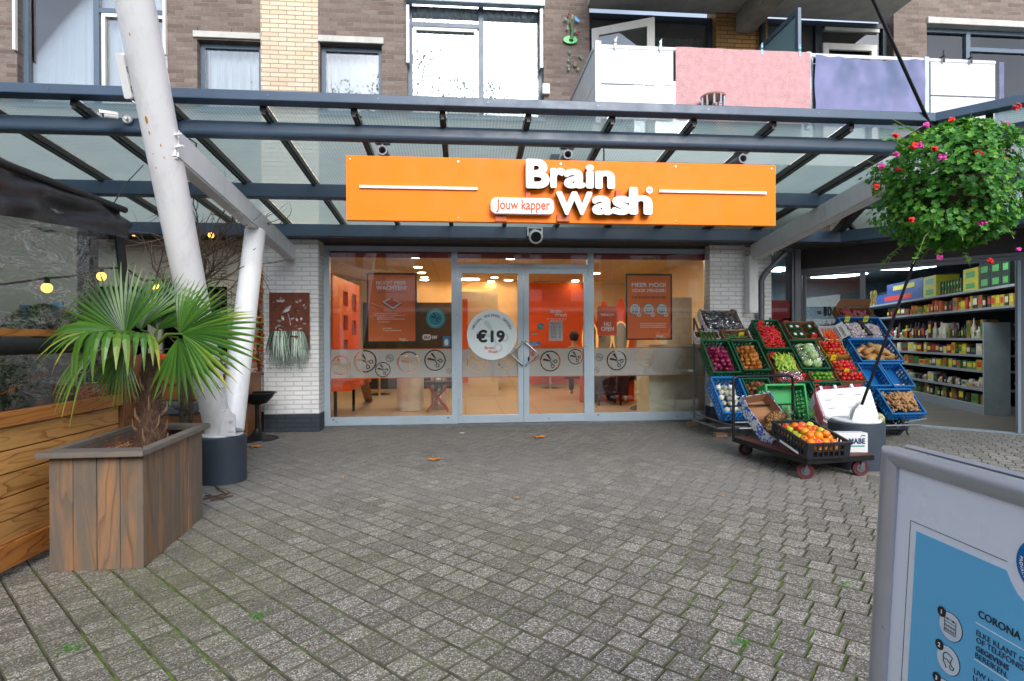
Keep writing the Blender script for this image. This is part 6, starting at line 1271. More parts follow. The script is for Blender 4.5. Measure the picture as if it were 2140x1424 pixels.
mb = MB(); wbox(mb, kB+.01, d0, .03, t1-.055, -.04, .0); wbox(mb, d1, kC, .03, t1-.055, -.04, .0); wbox(mb, d0, d1, dz1, t1-.055, -.04, .0); wbox(mb, d0, d1, .03, .22, -.04, .0)
dd = mb.build('sliding_door', GFR, gs, bev=.003); mb = MB(); wbox(mb, d0-.004, d1+.004, .215, dz1+.005, -.022, -.016); mb.build('pane', GLASS, dd)
mb = MB(); wbox(mb, kD+.02, kD+.05, .02, t1-.06, .021, .03); mb.build('guide', ALU, gs)
mb = MB(); wbox(mb, kA, kE, -.01, .014, -.1, .03); mb.build('threshold', ALU, gs)
mb = MB(); wbox(mb, kE, 4.5, 0, zt2, -.25, 0); mb.build('pier', WHITEB, gs)
# digits on the door glass (opening hours style board behind it)
DI = Fr(WF(0,0,-.05), WF.u, WF.v); mb = MB()
for ch, x0, x1, y0_, y1_ in (('1', 1721, 1728, 661, 641), ('0', 1729, 1738, 661, 641), ('0', 1742, 1751, 660, 640), ('%', 1708, 1717, 658, 650), ('A', 1722, 1733, 681, 668), ('1', 1737, 1741, 681, 668), ('2', 1744, 1751, 681, 668)):
    a0_, b0_ = DI.px(x0, y0_); a1_, b1_ = DI.px(x1, y1_); letter('lettering', ch, DI, a0_, b0_, w=a1_-a0_, h=b1_-b0_, c0=0, thick=.002, bold=.04, mb=mb)
tag(mb.build('price_board', INK), 'black digits and letters on the glass of the grocery sliding door', 'lettering')
# wall between the pillars with the narrow shop window and downpipe
SW = thing('side_window', 'narrow dark framed window between the white corner post and the grocery door', 'window', (4.6, 7.9, 0)); YW = 7.86
xa_, xb_ = PY(1600, 700, YW).x, PY(1654, 700, YW).x; mb = MB(); rect_frame(mb, xa_-.03, xb_+.03, 0, zso, .035, YW-.03, YW+.03); mb.build('frame', GFR, SW); MB().box((xa_, YW-.003, .03), (xb_, YW+.003, zso-.03)).build('pane', GLASS, SW)
zrd = PY(1628, 628, YW).z; MB().box((xa_, YW+.02, .5), (xb_, YW+.024, zrd)).build('film', mat('red_film', lin(150, 16, 22), .45), SW)
vs, fs = fill2d([circ(xa_+.34, zrd-.42, .16, 30), circ(xa_+.34, zrd-.42, .13, 30)], .001); MB().add([(v.x, YW+.017, v.y) for v in vs], fs).build('ring_print', WINK, SW)
MB().box((xb_+.03, YW-.05, 0), (xb_+.12, YW+.2, zso)).build('post', GFR, SW)
wm = thing('corner_wall', 'white painted brick wall strip behind the grey downpipe', 'wall', (4.2, 7.8, 0)); MB().box((xq1+.06, YP+.25, 0), (xa_-.03, YW+.2, zso)).build('wall', WHITEB, wm); MB().box((XI1+.1, YS-.03, 0), (xq1+.061, YW+.1, zso)).build('wall', WHITEB, wm)
dp = thing('downpipe', 'grey downpipe with clips running down the corner by the grocery', 'pipe', PY(1592, 620, YP+.15)); px_ = PY(1591, 620, YP+.15)
GP = mat('zinc_pipe', lin(104, 110, 118), .5, .3)
MB().tube([(px_.x, px_.y, .02), (px_.x, px_.y, px_.z+.22), (px_.x+.05, px_.y, px_.z+.32), (px_.x+.34, px_.y-.05, px_.z+.62)], .04, 18).build('pipe', GP, dp, smooth=True)
mb = MB(); mb.cyl((px_.x, px_.y, .9), (px_.x, px_.y, .94), .047, 18); mb.cyl((px_.x, px_.y, px_.z-.02), (px_.x, px_.y, px_.z+.02), .047, 18); mb.build('clip', GP, dp)
# ------------------------------------------------------------------ grocery interior
ZG = 2.75; WFL = wood('grey_vinyl_plank', lin(122, 112, 102), lin(96, 88, 80), 0, .8, rings=5, rough=.4, bump=.05)
A_ = WF(kA-.3, 0, -.08); B_ = WF(4.6, 0, -.08); C_ = Vector((13.5, B_.y+2, 0)); D_ = Vector((13.5, 14.5, 0)); E_ = Vector((4.3, 14.5, 0)); F_ = Vector((4.3, 8.05, 0))
poly = [A_, B_, C_, D_, E_, F_]
mb = MB(); mb.add([p + Vector((0,0,.008)) for p in poly], [tuple(range(6))]); struct(mb.build('shop_floor', WFL))
mb = MB(); mb.add([p + Vector((0,0,ZG)) for p in poly], [tuple(range(5,-1,-1))]); struct(mb.build('shop_ceiling', mat('grey_ceiling', lin(126, 132, 136), .8)))
gw = thing('grocery_wall', 'grey inner walls of the grocery behind the shelves', 'wall', (9, 14, 0)); mb = MB(); GW = mat('cool_grey_wall', lin(120, 130, 136), .8)
for a, b in ((C_, D_), (D_, E_), (E_, F_), (B_, C_)): mb.quad(a, b, b + Vector((0,0,ZG)), a + Vector((0,0,ZG)))
mb.build('wall', GW, gw)
LEDP = emis('led_panel', (.75, .92, 1, 1), 5)
for i, (x0, y0_, x1) in enumerate(((1851, 560, 1935), (1741, 575, 1796), (1690, 586, 1715), (1608, 564, 1650), (1602, 597, 1640))):
    a = PZ(x0, y0_, ZG-.02); b = PZ(x1, y0_, ZG-.02); d = .32
    if a.y > 13.5: a.y = b.y = 13
    tag(MB().box((a.x, a.y-d, ZG-.03), (b.x, a.y+d, ZG-.006)).build('led_panel', LEDP), ('wide LED ceiling panel above the grocery doorway', 'LED ceiling panel seen through the sliding door glass, right', 'LED ceiling panel seen through the sliding door glass, left', 'upper LED panel seen in the narrow window left of the grocery', 'lower LED panel seen in the narrow window left of the grocery')[i], 'ceiling light')
for x, y, e in ((6.6, 8.6, 14), (8.2, 11.5, 20), (5.3, 9.6, 9), (7.3, 7.2, 9)):
    ld = bpy.data.lights.new('grocery_light', 'AREA'); ld.energy = e; ld.size = .6; ld.color = (.85, .95, 1); lo = bpy.data.objects.new('grocery_light', ld); COL.objects.link(lo); lo.location = (x, y, ZG-.05)
# shelving: a gondola running away from the doorway, a top shelf and a side unit
GA = PZ(2054, 868, 0); GB = PZ(1924, 837, 0); gd = (GB-GA).normalized(); SF = Fr(GA, -gd, (0,0,1)); LG = 6.0           # u points towards the viewer (right in the photo)
SHM = mat('shelf_white', lin(150, 156, 162), .45, 0, .05); SHD = mat('shelf_dark', lin(26, 28, 32), .8)
gu = thing('shelving_unit', 'long grey shelving unit full of groceries inside the open shop doorway', 'shelf', GA)
def sz(px, py): return SF.px(px, py)
mb = MB(); mb.prism([(-LG,0),(.0,0),(.0,2.3),(-LG,2.3)], SF, -.55, -.5); mb.build('back_panel', SHD, gu)
mb = MB(); mb.prism([(-LG,0),(0,0),(0,.14),(-LG,.14)], SF, -.5, 0); mb.build('plinth', SHM, gu)
levels = [.42, .72, .97, 1.21, 1.52, 1.86]
lv = []
for (x, y) in ((2000, 806), (2000, 770), (2000, 739.5), (2000, 707), (1962, 652), (1962, 617)): lv.append(sz(x, y)[1])
for z in lv: mb = MB(); mb.prism([(-LG,z-.035),(.0,z-.035),(.0,z),(-LG,z)], SF, -.5, -.02); mb.build('shelf_board', SHM, gu)
mb = MB(); mb.prism([(.0,0),(.03,0),(.03,1.42),(.0,1.42)], SF, -.34, .0); mb.build('end_panel', mat('end_panel_grey', lin(160, 172, 174), .5), gu)
P2 = Fr(SF(.04, 0, -.1), (WF.u*-1).cross(Vector((0,0,1))).cross(Vector((0,0,1))) if False else WF.u, (0,0,1))
rr = random.Random(33)
PC = [lin(*c) for c in ((200,180,40),(40,60,140),(170,40,40),(60,110,50),(150,120,60),(30,30,34),(90,40,60),(200,110,40),(120,140,70),(70,50,40),(210,200,180),(20,90,90),(140,20,40))]
PMS = [mat('pack_%s' % n_, c, .45, 0, .25, 14) for n_, c in zip(('yellow','blue','red','green','tan','black','plum','orange','olive','brown','cream','teal','crimson'), PC)]
LBL = [mat('pack_label_%d' % i, lin(*c), .5, 0, .3, 30) for i, c in enumerate(((230,220,190),(220,60,40),(240,210,60),(60,120,60)))]
def packF(F, name, a, z, wd, h, d, m, kind, grp, lab, c0=-.06):
    mb = MB()
    if kind == 'box': mb.prism([(a,z),(a+wd,z),(a+wd,z+h),(a,z+h)], F, c0-d, c0)
    else:
        c = F(a+wd/2, z, c0-wd/2); r = wd/2*.92; pr_ = {'jar': [(r*.9,0),(r,.1*h),(r,.75*h),(r*.8,.86*h),(r*.8,h)], 'bottle': [(r,0),(r,.55*h),(r*.35,.75*h),(r*.32,h)], 'can': [(r,0),(r,h)], 'bag': [(r*1.1,0),(r*1.2,.3*h),(r,.8*h),(r*1.1,h)]}[kind]; mb.lathe([(q, zz) for q, zz in pr_], 10, c, wob=.12 if kind == 'bag' else 0)
    o = mb.build(name, m, None, smooth=(kind != 'box')); tag(o, lab, name.split('_')[-1], grp)
    mb = MB(); l0, l1 = a+wd*.14, a+wd*.86
    if kind == 'box': mb.prism([(l0,z+h*.3),(l1,z+h*.3),(l1,z+h*.8),(l0,z+h*.8)], F, c0+.0015, c0+.0025)
    else: mb.prism([(a+wd*.3,z+h*.2),(a+wd*.7,z+h*.2),(a+wd*.7,z+h*.55),(a+wd*.3,z+h*.55)], F, c0+.001, c0+.003)
    mb.build('label', rr.choice(LBL), o); return o
kinds = ((0, 'bag', 'food_packet', 'dark food packets and bags on the lowest shelf of the grocery unit', 'packets on the lowest grocery shelf', [3,4,9,5,8], .20, .14),
         (.0, 'jar', 'glass_jar', 'jars and white boxes on the second lowest shelf of the grocery unit', 'jars on the second grocery shelf', [10,9,5,10,4], .16, .11),
         (.0, 'box', 'tea_box', 'tea boxes on the third lowest shelf of the grocery unit', 'boxes on the third grocery shelf', [0,0,8,1,2,3], .16, .14),
         (.0, 'box', 'coloured_box', 'red and yellow boxes on the middle shelf of the grocery unit', 'boxes on the middle grocery shelf', [2,12,0,5,6,10,0], .17, .13),
         (.0, 'bottle', 'sauce_bottle', 'dark sauce bottles standing on the wide middle shelf of the grocery unit', 'bottles on the wide grocery shelf', [9,5,6,5,0,4,10], .29, .10),
         (.0, 'bag', 'snack_bag', 'snack bags and small boxes on the second highest grocery shelf', 'bags on the second highest grocery shelf', [5,9,0,2,4,7], .20, .12))
zl = [.14] + lv[:5]
for li_, (off, kd, nm, lab, grp, cs, h, wd) in enumerate(kinds):
    z = zl[li_] + .001; a = -.03; amin = -3.9
    while a > amin:
        w_ = wd*rr.uniform(.65,1.3)*(1 if a > -2 else 1.5); a -= w_ + (.008 if rr.random() < .9 else .09); kk = kd if rr.random() < .75 else 'box'
        packF(SF, nm, a, z, w_, h*rr.uniform(.6,1.12), .2, PMS[rr.choice(cs)], kk, grp, lab)
# top shelf stock placed from the photo
zt_ = lv[5] + .001
def topbox(x0, x1, ybot, ytop, m, nm, lab, grp, lbm=None, z0=None):
    a0_, _ = SF.px(x0, ybot); a1_, _ = SF.px(x1, ytop); h = SF.px((x0+x1)/2, ytop)[1] - SF.px((x0+x1)/2, ybot)[1]; z = zt_ if z0 is None else z0; mb = MB().prism([(a0_,z),(a1_,z),(a1_,z+h),(a0_,z+h)], SF, -.42, -.06); o = tag(mb.build(nm, m), lab, 'box', grp)
    if lbm: MB().prism([(a0_+(a1_-a0_)*.2,z+h*.2),(a0_+(a1_-a0_)*.8,z+h*.2),(a0_+(a1_-a0_)*.8,z+h*.7),(a0_+(a1_-a0_)*.2,z+h*.7)], SF, -.0585, -.057).build('label', lbm, o)
    return z + h + .002
BLU = mat('blue_carton', lin(36, 74, 150), .5, 0, .1); YEL = mat('yellow_carton', lin(214, 208, 50), .5, 0, .1); DGR = mat('dark_green_carton', lin(22, 44, 30), .5, 0, .1); GRL = mat('green_label', lin(90, 170, 90), .5, 0, .3, 40)
zt2_ = topbox(1826, 1921, 625, 604, BLU, 'blue_carton', 'long blue carton on the top grocery shelf, lower of two', None, LBL[1]); topbox(1847, 1921, 602, 583, BLU, 'blue_carton', 'long blue carton on the top grocery shelf, upper of two', None, LBL[2], zt2_)
z_ = topbox(1922, 1948, 618, 596, YEL, 'yellow_carton', 'yellow and green carton beside the blue cartons, lower of two', None, GRL); topbox(1922, 1948, 594, 573, YEL, 'yellow_carton', 'yellow and green carton beside the blue cartons, upper of two', None, GRL, z_)
z_ = topbox(2004, 2034, 612, 590, YEL, 'yellow_carton', 'yellow carton left of the dark green boxes on the top shelf, lower of two', None, GRL); topbox(2004, 2034, 588, 564, YEL, 'yellow_carton', 'yellow carton left of the dark green boxes on the top shelf, upper of two', None, GRL, z_)
for i, (x0, x1) in enumerate(((2037, 2059), (2060, 2082), (2083, 2100))):
    z_ = topbox(x0, x1, 611, 584, DGR, 'green_box', 'dark green box with a light vegetable print on the top grocery shelf', 'dark green boxes at the right end of the top grocery shelf', GRL); topbox(x0, x1, 583, 556, DGR, 'green_box', 'dark green box with a light vegetable print on the top grocery shelf', 'dark green boxes at the right end of the top grocery shelf', GRL, z_)
for i in range(16):
    a, b = SF.px(1954 + (i % 8)*6, 615); packF(SF, 'green_packet', a, zt_ + (.12 if i > 7 else 0), .055, .12, .1, PMS[3], 'bag', 'green packets on the top grocery shelf', 'small green packets heaped between the yellow cartons on the top shelf')
for i in range(14):
    a, b = SF.px(1700 + (i % 7)*6.5, 650); packF(SF, 'yellow_can', a, zt_ + (.13 if i > 6 else 0), .1, .12, .1, PMS[0], 'can', 'yellow cans seen through the sliding door', 'yellow cans stacked on the top shelf seen through the sliding door')
for i in range(8):
    a, b = SF.px(1812 + (i % 2)*7, 630); packF(SF, 'gold_can', a, zt_ + .09*(i//2), .07, .085, .1, PMS[4], 'can', 'gold cans at the left end of the top grocery shelf', 'small gold cans stacked left of the blue cartons')
mb = MB(); mb.prism([(-.02,lv[5]-.035),(.75,lv[5]-.035),(.75,lv[5]),(-.02,lv[5])], SF, -.5, -.02); mb.prism([(-.02,lv[4]-.035),(.75,lv[4]-.035),(.75,lv[4]),(-.02,lv[4])], SF, -.5, -.02); mb.build('shelf_board', SHM, gu)
mb = MB(); mb.prism([(.0,1.43),(.8,1.43),(.8,2.3),(.0,2.3)], SF, -.56, -.5); mb.build('back_panel', SHD, gu)
a = .66
while a > 0: packF(SF, 'snack_bag', a, lv[4]+.001, .1, .17, .1, PMS[rr.choice([0,7,2,9])], 'box', 'bags on the second highest grocery shelf', 'snack bags and small boxes on the second highest grocery shelf'); a -= .11
S2 = Fr(SF(.12, 0, -.35), WF.u, (0,0,1)); su = thing('shelving_unit', 'darker side shelving at the right edge of the grocery doorway', 'shelf', S2(0,0))
mb = MB(); mb.prism([(0,0),(.9,0),(.9,1.42),(0,1.42)], S2, -.5, -.46); mb.build('back_panel', SHD, su)
for z in (.14, .5, .8, 1.1, 1.4):
    mb = MB(); mb.prism([(0,z-.03),(.9,z-.03),(.9,z),(0,z)], S2, -.46, 0); mb.build('shelf_board', SHM, su)
    if z < 1.3:
        for i in range(5): packF(S2, 'dark_packet', .02+i*.17, z+.001, .13, .2, .15, PMS[rr.choice([2,12,5,9])], 'bag', 'packets on the side shelving', 'red and dark packets on the side shelving at the doorway edge', c0=-.05)

# ================================================================== PRODUCE STAND
TH = R_(48); RK0 = Vector((0, 6.1, .32)); RU = Vector((1,0,0)); RVv = Vector((0, math.cos(TH), math.sin(TH))); RN = Vector((0, -math.sin(TH), math.cos(TH)))
RK = Fr(RK0, RU, RVv, RN)
rk = thing('produce_rack', 'grey steel rack carrying the sloping crates of vegetables', 'rack', PZ(1690, 900, 0))
mb = MB(); 
def tubeR(pts, r=.014): MB().tube(pts, r, 8).build('rail', GREYM, rk, smooth=True)
pf0 = PZ(1505, 903, .06); pb0 = PZ(1446, 882, .08); prf = PZ(1896, 908, .02)
xl = RK.px(1512, 872)[0] + .2; xr = RK.px(1925, 872)[0]
for x_ in (xl, (xl+xr)/2, xr):
    b0 = RK(x_, .0, -.16); t0 = RK(x_, 1.7, -.16); tubeR([b0, t0]); tubeR([t0, Vector((t0.x, t0.y, .1))]); tubeR([Vector((t0.x, t0.y, .16)), Vector((b0.x, b0.y+.02, .16))])
    tubeR([Vector((b0.x, b0.y+.02, .08)), b0 + Vector((0,.02,.02))])
for v_ in (.0, .5, 1.0, 1.5): tubeR([RK(xl, v_, -.17), RK(xr, v_, -.17)], .012)
tubeR([Vector((xl-.02, RK0.y-.02, .16)), Vector((xr+.02, RK0.y-.02, .16))]); 
MB().tube([PY(1860, 880, 6.3), PY(1890, 884, 6.2), PY(1936, 876, 6.25)], .012, 8).build('rail', GREYM, rk, smooth=True); MB().tube([PY(1889, 880, 6.25), PZ(1897, 909, .0)], .013, 8).build('leg', GREYM, rk, smooth=True)
tubeR([PZ(1447, 878, .14), PZ(1500, 896, .14), PZ(1560, 892, .14)]); tubeR([PZ(1447, 878, .14), PZ(1447, 878, .05)], .012); tubeR([PZ(1500, 896, .14), PZ(1503, 897, .05)], .012)
for i, p in enumerate((PZ(1447, 889, 0), PZ(1505, 912, 0))):
    t = tag(MB().box((p.x-.07, p.y-.04, 0), (p.x+.07, p.y+.04, .022)).box((p.x-.065, p.y-.04, .023), (p.x+.068, p.y+.04, .045)).build('wood_block', wood('raw_wood', lin(190, 150, 110), lin(150, 112, 80), 0, 1)), ('stacked wood blocks under the rear left foot of the rack', 'stacked wood blocks under the front left foot of the rack')[i], 'wood block')
CGD = mat('dark_green_plastic', lin(18, 84, 54), .4, 0, .1); CGL = mat('bright_green_plastic', lin(22, 160, 74), .4, 0, .08); CBL = mat('blue_crate_plastic', lin(20, 108, 176), .4, 0, .08, 5, grime=.15); CBK = mat('black_crate_plastic', lin(30, 34, 40), .45, 0, .1)
CARD = mat('brown_cardboard', lin(150, 108, 76), .85, 0, .12, 6, bump=.1); CARDW = mat('white_cardboard', lin(216, 216, 216), .6, 0, .05); CARDP = NT('printed_carton'); n_ = CARDP.noise(CARDP.obj(), 7, 2, .3, 1.2); CARDP.l(CARDP.ramp(n_, [(0, lin(30, 60, 130)), (.42, lin(30, 60, 130)), (.46, lin(226, 228, 230)), (1, lin(226, 228, 230))]), CARDP.p.inputs['Base Color']); CARDP = CARDP.m
def crate_parts(W, L, H, m, root, grid=True):
    """plastic crate in local coordinates: x width, y length, z up; each wall is a lattice with a solid rim"""
    t = .012
    def wall(F, len_):
        mb = MB(); mb.prism([(0,0),(len_,0),(len_,H*.14),(0,H*.14)], F, -t, 0); mb.prism([(-.006,H*.84),(len_+.006,H*.84),(len_+.006,H),(-.006,H)], F, -t, .008)
        if grid:
            n = max(5, int(len_/.045)); 
            for i in range(n+1):
                a = len_*i/n; ww = .007 if 0 < i < n else .02; a = min(max(a, ww), len_-ww); mb.prism([(a-ww,H*.14),(a+ww,H*.14),(a+ww,H*.84),(a-ww,H*.84)], F, -t, .001)
            mb.prism([(0,H*.46),(len_,H*.46),(len_,H*.54),(0,H*.54)], F, -t, .002)
        else: mb.prism([(0,H*.14),(len_,H*.14),(len_,H*.84),(0,H*.84)], F, -t*.5, 0); 
        return mb
    base = root.matrix_world
    def T(p): return base @ Vector(p)
    R3 = base.to_3x3(); X_, Y_, Z_ = (R3 @ Vector(v) for v in ((1,0,0),(0,1,0),(0,0,1)))
    for O, u, l in (((-W/2,-L/2,0), X_, W), ((W/2,-L/2,0), Y_, L), ((W/2,L/2,0), -X_, W), ((-W/2,L/2,0), -Y_, L)):
        F = Fr(T(O), u, Z_, u.cross(Z_)); wall(F, l).build('side', m, root)
    F = Fr(T((0,0,0)), X_, Y_, Z_); MB().prism([(-W/2+.012,-L/2+.012),(W/2-.012,-L/2+.012),(W/2-.012,L/2-.012),(-W/2+.012,L/2-.012)], F, .004, .012).build('base', m, root)
def carton_parts(W, L, H, m_in, m_out, root, flap=.0):
    base = root.matrix_world; R3 = base.to_3x3(); X_, Y_, Z_ = (R3 @ Vector(v) for v in ((1,0,0),(0,1,0),(0,0,1)))
    for O, u, l in (((-W/2,-L/2,0), X_, W), ((W/2,-L/2,0), Y_, L), ((W/2,L/2,0), -X_, W), ((-W/2,L/2,0), -Y_, L)):
        F = Fr(base @ Vector(O), u, Z_, u.cross(Z_)); hh = H
        o = MB().prism([(0,0),(l,0),(l,hh),(l*.85,hh),(l*.8,hh*.86),(l*.2,hh*.86),(l*.15,hh),(0,hh)], F, -.004, -.0).build('side', m_out, root); MB().prism([(.005,.005),(l-.005,.005),(l-.005,hh*.85),(.005,hh*.85)], F, -.007, -.0045).build('lining', m_in, o)
    F = Fr(base @ Vector((0,0,0)), X_, Y_, Z_); MB().prism([(-W/2+.008,-L/2+.008),(W/2-.008,-L/2+.008),(W/2-.008,L/2-.008),(-W/2+.008,L/2-.008)], F, .002, .006).build('base', m_in, root)
def rframe(x0, x1, yb, yt, depth, dn=0):
    """crate standing in the rack: photo px of its opening (left, right, lower, upper edges) -> matrix at base centre, width, length"""
    a0_, b0_ = RK.px(x0, yb); a1_, b1_ = RK.px(x1, yb); _, b2_ = RK.px((x0+x1)/2-10, yt); W = a1_-a0_; L = b2_-b0_
    c = RK((a0_+a1_)/2, (b0_+b2_)/2, -depth + dn); m = Matrix((RK.u, RK.v, RK.n)).transposed().to_4x4(); m.translation = c; return m, W-.012, L-.012
def tagcard(M, W, L, H, m, col, lab, x=.0, txt=None, y=None):
    F = Fr(M @ Vector((x, (L/2-.02) if y is None else y, H-.02)), M.to_3x3() @ Vector((1,0,0)), (M.to_3x3() @ Vector((0,0,1)))*.6 + Vector((0,0,1))*.6); 
    o = tag(MB().prism([(-.035,-.03),(.035,-.03),(.035,.055),(-.035,.055)], F, .0, .001).build('price_card', col), lab, 'price card')
    if txt: letter('lettering', txt, F, -.024, .005, w=.048, h=.02, c0=.0012, thick=.0006, bold=.02, mat=INK, parent=o)
    return o
CRD_R = mat('red_card', lin(226, 42, 52), .6, 0, .03); CRD_Y = mat('yellow_card', lin(232, 208, 30), .6, 0, .03); CRD_G = mat('lime_card', lin(206, 218, 70), .6, 0, .03)
# ---- produce prototypes (local meshes re-used by every copy)
def proto(build, name, m, lab, cat, grp, smooth=True, extra=None):
    mb = MB(); build(mb); 
    O = thing('tmp', None, None, (0,0,0)); o = mb.build(name, m, O, smooth=smooth, ang=60); o.parent = None; 
    kids = []
    if extra:
        for n2, m2, b2 in extra: q = MB(); b2(q); OFF[o.name] = Matrix.Identity(4); q.build(n2, m2, o, smooth=True)
    bpy.data.objects.remove(O); tag(o, lab, cat, grp); return o
USED = set()
def put(o, M, lab=None, grp=None):
    if o.name not in USED: USED.add(o.name); o.matrix_world = M; c = o; KIDS.setdefault(o.name, list(o.children)); 
    else: c = dup(o, M)
    if lab: c['label'] = lab
    if grp: c['group'] = grp
    return c
def heap(o, M, W, L, z0, step, n, heapz=.04, rs=None, flat=False, orient=None, sc=(.85, 1.12), order=None, x0=0, y0=0):
    r = random.Random(n*7 + int(W*1000)); nx = max(1, int(W/step)); ny = max(1, int(L/step)); pts = []
    for lay in range(3):
        for j in range(ny - lay):
            for i in range(nx - lay):
                x = (i - (nx-lay-1)/2)*step + r.uniform(-.2,.2)*step; y = (j - (ny-lay-1)/2)*step + r.uniform(-.2,.2)*step + (step/2 if lay % 2 and False else 0); pts.append((lay, x, y))
    pts = pts[:]; pts.sort(key=lambda p: p[0]); 
    if len(pts) > n: pts = pts[:n]
    for lay, x, y in pts:
        z = z0 + lay*step*.62 + heapz*max(0, 1-(abs(x)/(W/2))**2)*max(0, 1-(abs(y)/(L/2))**2)
        R = orient(r) if orient else (Matrix.Rotation(r.uniform(0,6.28), 4, 'Z') @ Matrix.Rotation(r.uniform(-1.2,1.2), 4, 'X'))
        put(o, M @ Matrix.Translation((x+x0, y+y0, z)) @ R @ Matrix.Scale(r.uniform(*sc), 4))
def skinmat(name, c1, c2, rough=.35, vs=9, streak=False, **kw):
    k = NT(name); co = k.scl(k.obj(), (1,1,.3)) if streak else k.obj(); c = k.mix(k.mr(k.noise(co, vs*6 if not streak else 70, 5), .35, .65, 0, 1), c1, c2); h = k.n('HueSaturation'); k.l(c, h.inputs['Color']); k.l(k.mr(k.objrnd(), 0, 1, .82, 1.15), h.inputs['Value']); k.l(k.mr(k.math('FRACT', k.math('MULTIPLY', k.objrnd(), 9.7)), 0, 1, .485, .515), h.inputs['Hue']); k.l(h.outputs[0], k.p.inputs['Base Color']); k.p.inputs['Roughness'].default_value = rough; return k.m
def onion(mb, r=.036): mb.lathe([(.003, r*1.5), (.005, r*1.2), (r*.35, r*.86), (r*.75, r*.6), (r, 0), (r*.8, -r*.58), (r*.4, -r*.82), (.004, -r*.9)][::-1], 14)
RO = proto(onion, 'red_onion', skinmat('red_onion_skin', lin(104, 12, 48), lin(158, 40, 82), .3, streak=True), 'glossy red onion in the left dark green crate', 'onion', 'red onions in the left green crate')
YO = proto(onion, 'yellow_onion', skinmat('yellow_onion_skin', lin(200, 128, 56), lin(168, 96, 36), .35, streak=True), 'golden yellow onion in the second dark green crate', 'onion', 'yellow onions in the second green crate')
WO = proto(onion, 'white_onion', skinmat('white_onion_skin', lin(232, 230, 214), lin(206, 206, 184), .35, streak=True), 'white onion in the lower left blue crate', 'onion', 'white onions in the lower left blue crate')
BO = proto(onion, 'brown_onion', skinmat('brown_onion_skin', lin(166, 112, 70), lin(126, 78, 44), .4, streak=True), 'brown onion in the dark green crate behind the trolley handle', 'onion', 'brown onions behind the trolley handle')
def rcrate(x0, x1, yb, yt, m, lab, depth=.17, carton=False, name='crate', m_in=None, m_out=None, flapname=None, nest=.0):
    M, W, L = rframe(x0, x1, yb, yt, depth, nest); o = thing(name, lab, name.split('_')[-1], M=M)
    if carton: carton_parts(W, L, depth, m_in or CARD, m_out or CARD, o)
    else: crate_parts(W, L, depth, m, o)
    return M, W, L, depth
M, W, L, H = rcrate(1492, 1551, 779, 711, CGD, 'dark green crate of red onions at the left end of the rack'); heap(RO, M, W-.05, L-.08, .09, .064, 60, .03)
M, W, L, H = rcrate(1554, 1613, 774, 711, CGD, 'dark green crate of yellow onions, second from the left'); heap(YO, M, W-.05, L-.08, .09, .062, 60, .03)
M, W, L, H = rcrate(1513, 1577, 864, 787, CBL, 'blue crate of white onions at the lower left of the rack'); heap(WO, M, W-.1, L-.12, .075, .078, 34, .02)
M, W, L, H = rcrate(1581, 1640, 864, 790, CGD, 'dark green crate of brown onions half hidden by the trolley handle'); heap(BO, M, W-.06, L-.3, .1, .066, 30, .03, y0=.12)
# carton of packed aubergines
M, W, L, H = rcrate(1478, 1560, 689, 646, None, 'blue and white printed carton of wrapped aubergines at the top left', .13, True, 'carton', CARD, CARDP)
AUB = proto(lambda mb: mb.tube([(0,-.09,0),(0,-.05,.004),(0,0,.008),(0,.05,.004),(0,.09,0)], [.01,.026,.028,.022,.01], 12), 'aubergine', skinmat('aubergine_skin', lin(22, 14, 30), lin(52, 34, 66), .2), 'plastic wrapped dark aubergine in the top left carton', 'aubergine', 'aubergines in the top left carton')
heap(AUB, M, W-.12, L-.1, .075, .052, 34, .03, orient=lambda r: Matrix.Rotation(r.uniform(-1.4, 1.4), 4, 'Z'))
FILMC = glassy('cling_film', (.94,.95,.96,1), 2.2, .12, .9, .12)
def film_over(M, W, L, z, amp, name, lab, seed):
    mb = MB(); n = 26; vs = []
    for j in range(n+1):
        for i in range(n+1): x = (i/n-.5)*W; y = (j/n-.5)*L; q = noise.noise(Vector((x*26+seed, y*26, 1)))*.014 + noise.noise(Vector((x*60, y*60, seed)))*.008; vs.append(M @ Vector((x, y, z + amp*(1-(2*i/n-1)**2)*(1-(2*j/n-1)**2) + q)))
    mb.add(vs, [(j*(n+1)+i, j*(n+1)+i+1, (j+1)*(n+1)+i+1, (j+1)*(n+1)+i) for j in range(n) for i in range(n)]); return tag(mb.build(name, FILMC, None), lab, 'plastic wrap')
film_over(M, W-.05, L-.04, .125, .035, 'plastic_wrap', 'crinkled clear wrap over the aubergines at the top left', 3)
CUC = lambda r0, l: (lambda mb: mb.tube([(0,-l,0),(.0,-l*.9,.002),(.004,-l*.5,.006),(.008,0,.008),(.004,l*.5,.006),(0,l*.9,.002),(0,l,0)], [r0*.3,r0*.8,r0,r0*1.02,r0,r0*.8,r0*.3], 12))
CU = proto(CUC(.021, .15), 'cucumber', skinmat('cucumber_skin', lin(24, 66, 28), lin(52, 104, 44), .35, streak=True), 'dark green cucumber in the crate below the red price card', 'cucumber', 'cucumbers in the lower dark green crate')
M, W, L, H = rcrate(1455, 1508, 708, 691, None, 'small carton of cucumbers jutting out at the upper left', .1, True, 'carton', CARD, CARDW); heap(CU, M, .26, L, .08, .045, 6, 0, orient=lambda r: Matrix.Rotation(r.uniform(-.2,.2), 4, 'Z'), sc=(.6,.7))
for o in [q for q in COL.objects if q.name.startswith('cucumber')]: tag(o, 'dark green cucumber in the small carton at the upper left', group='cucumbers in the small upper left carton')
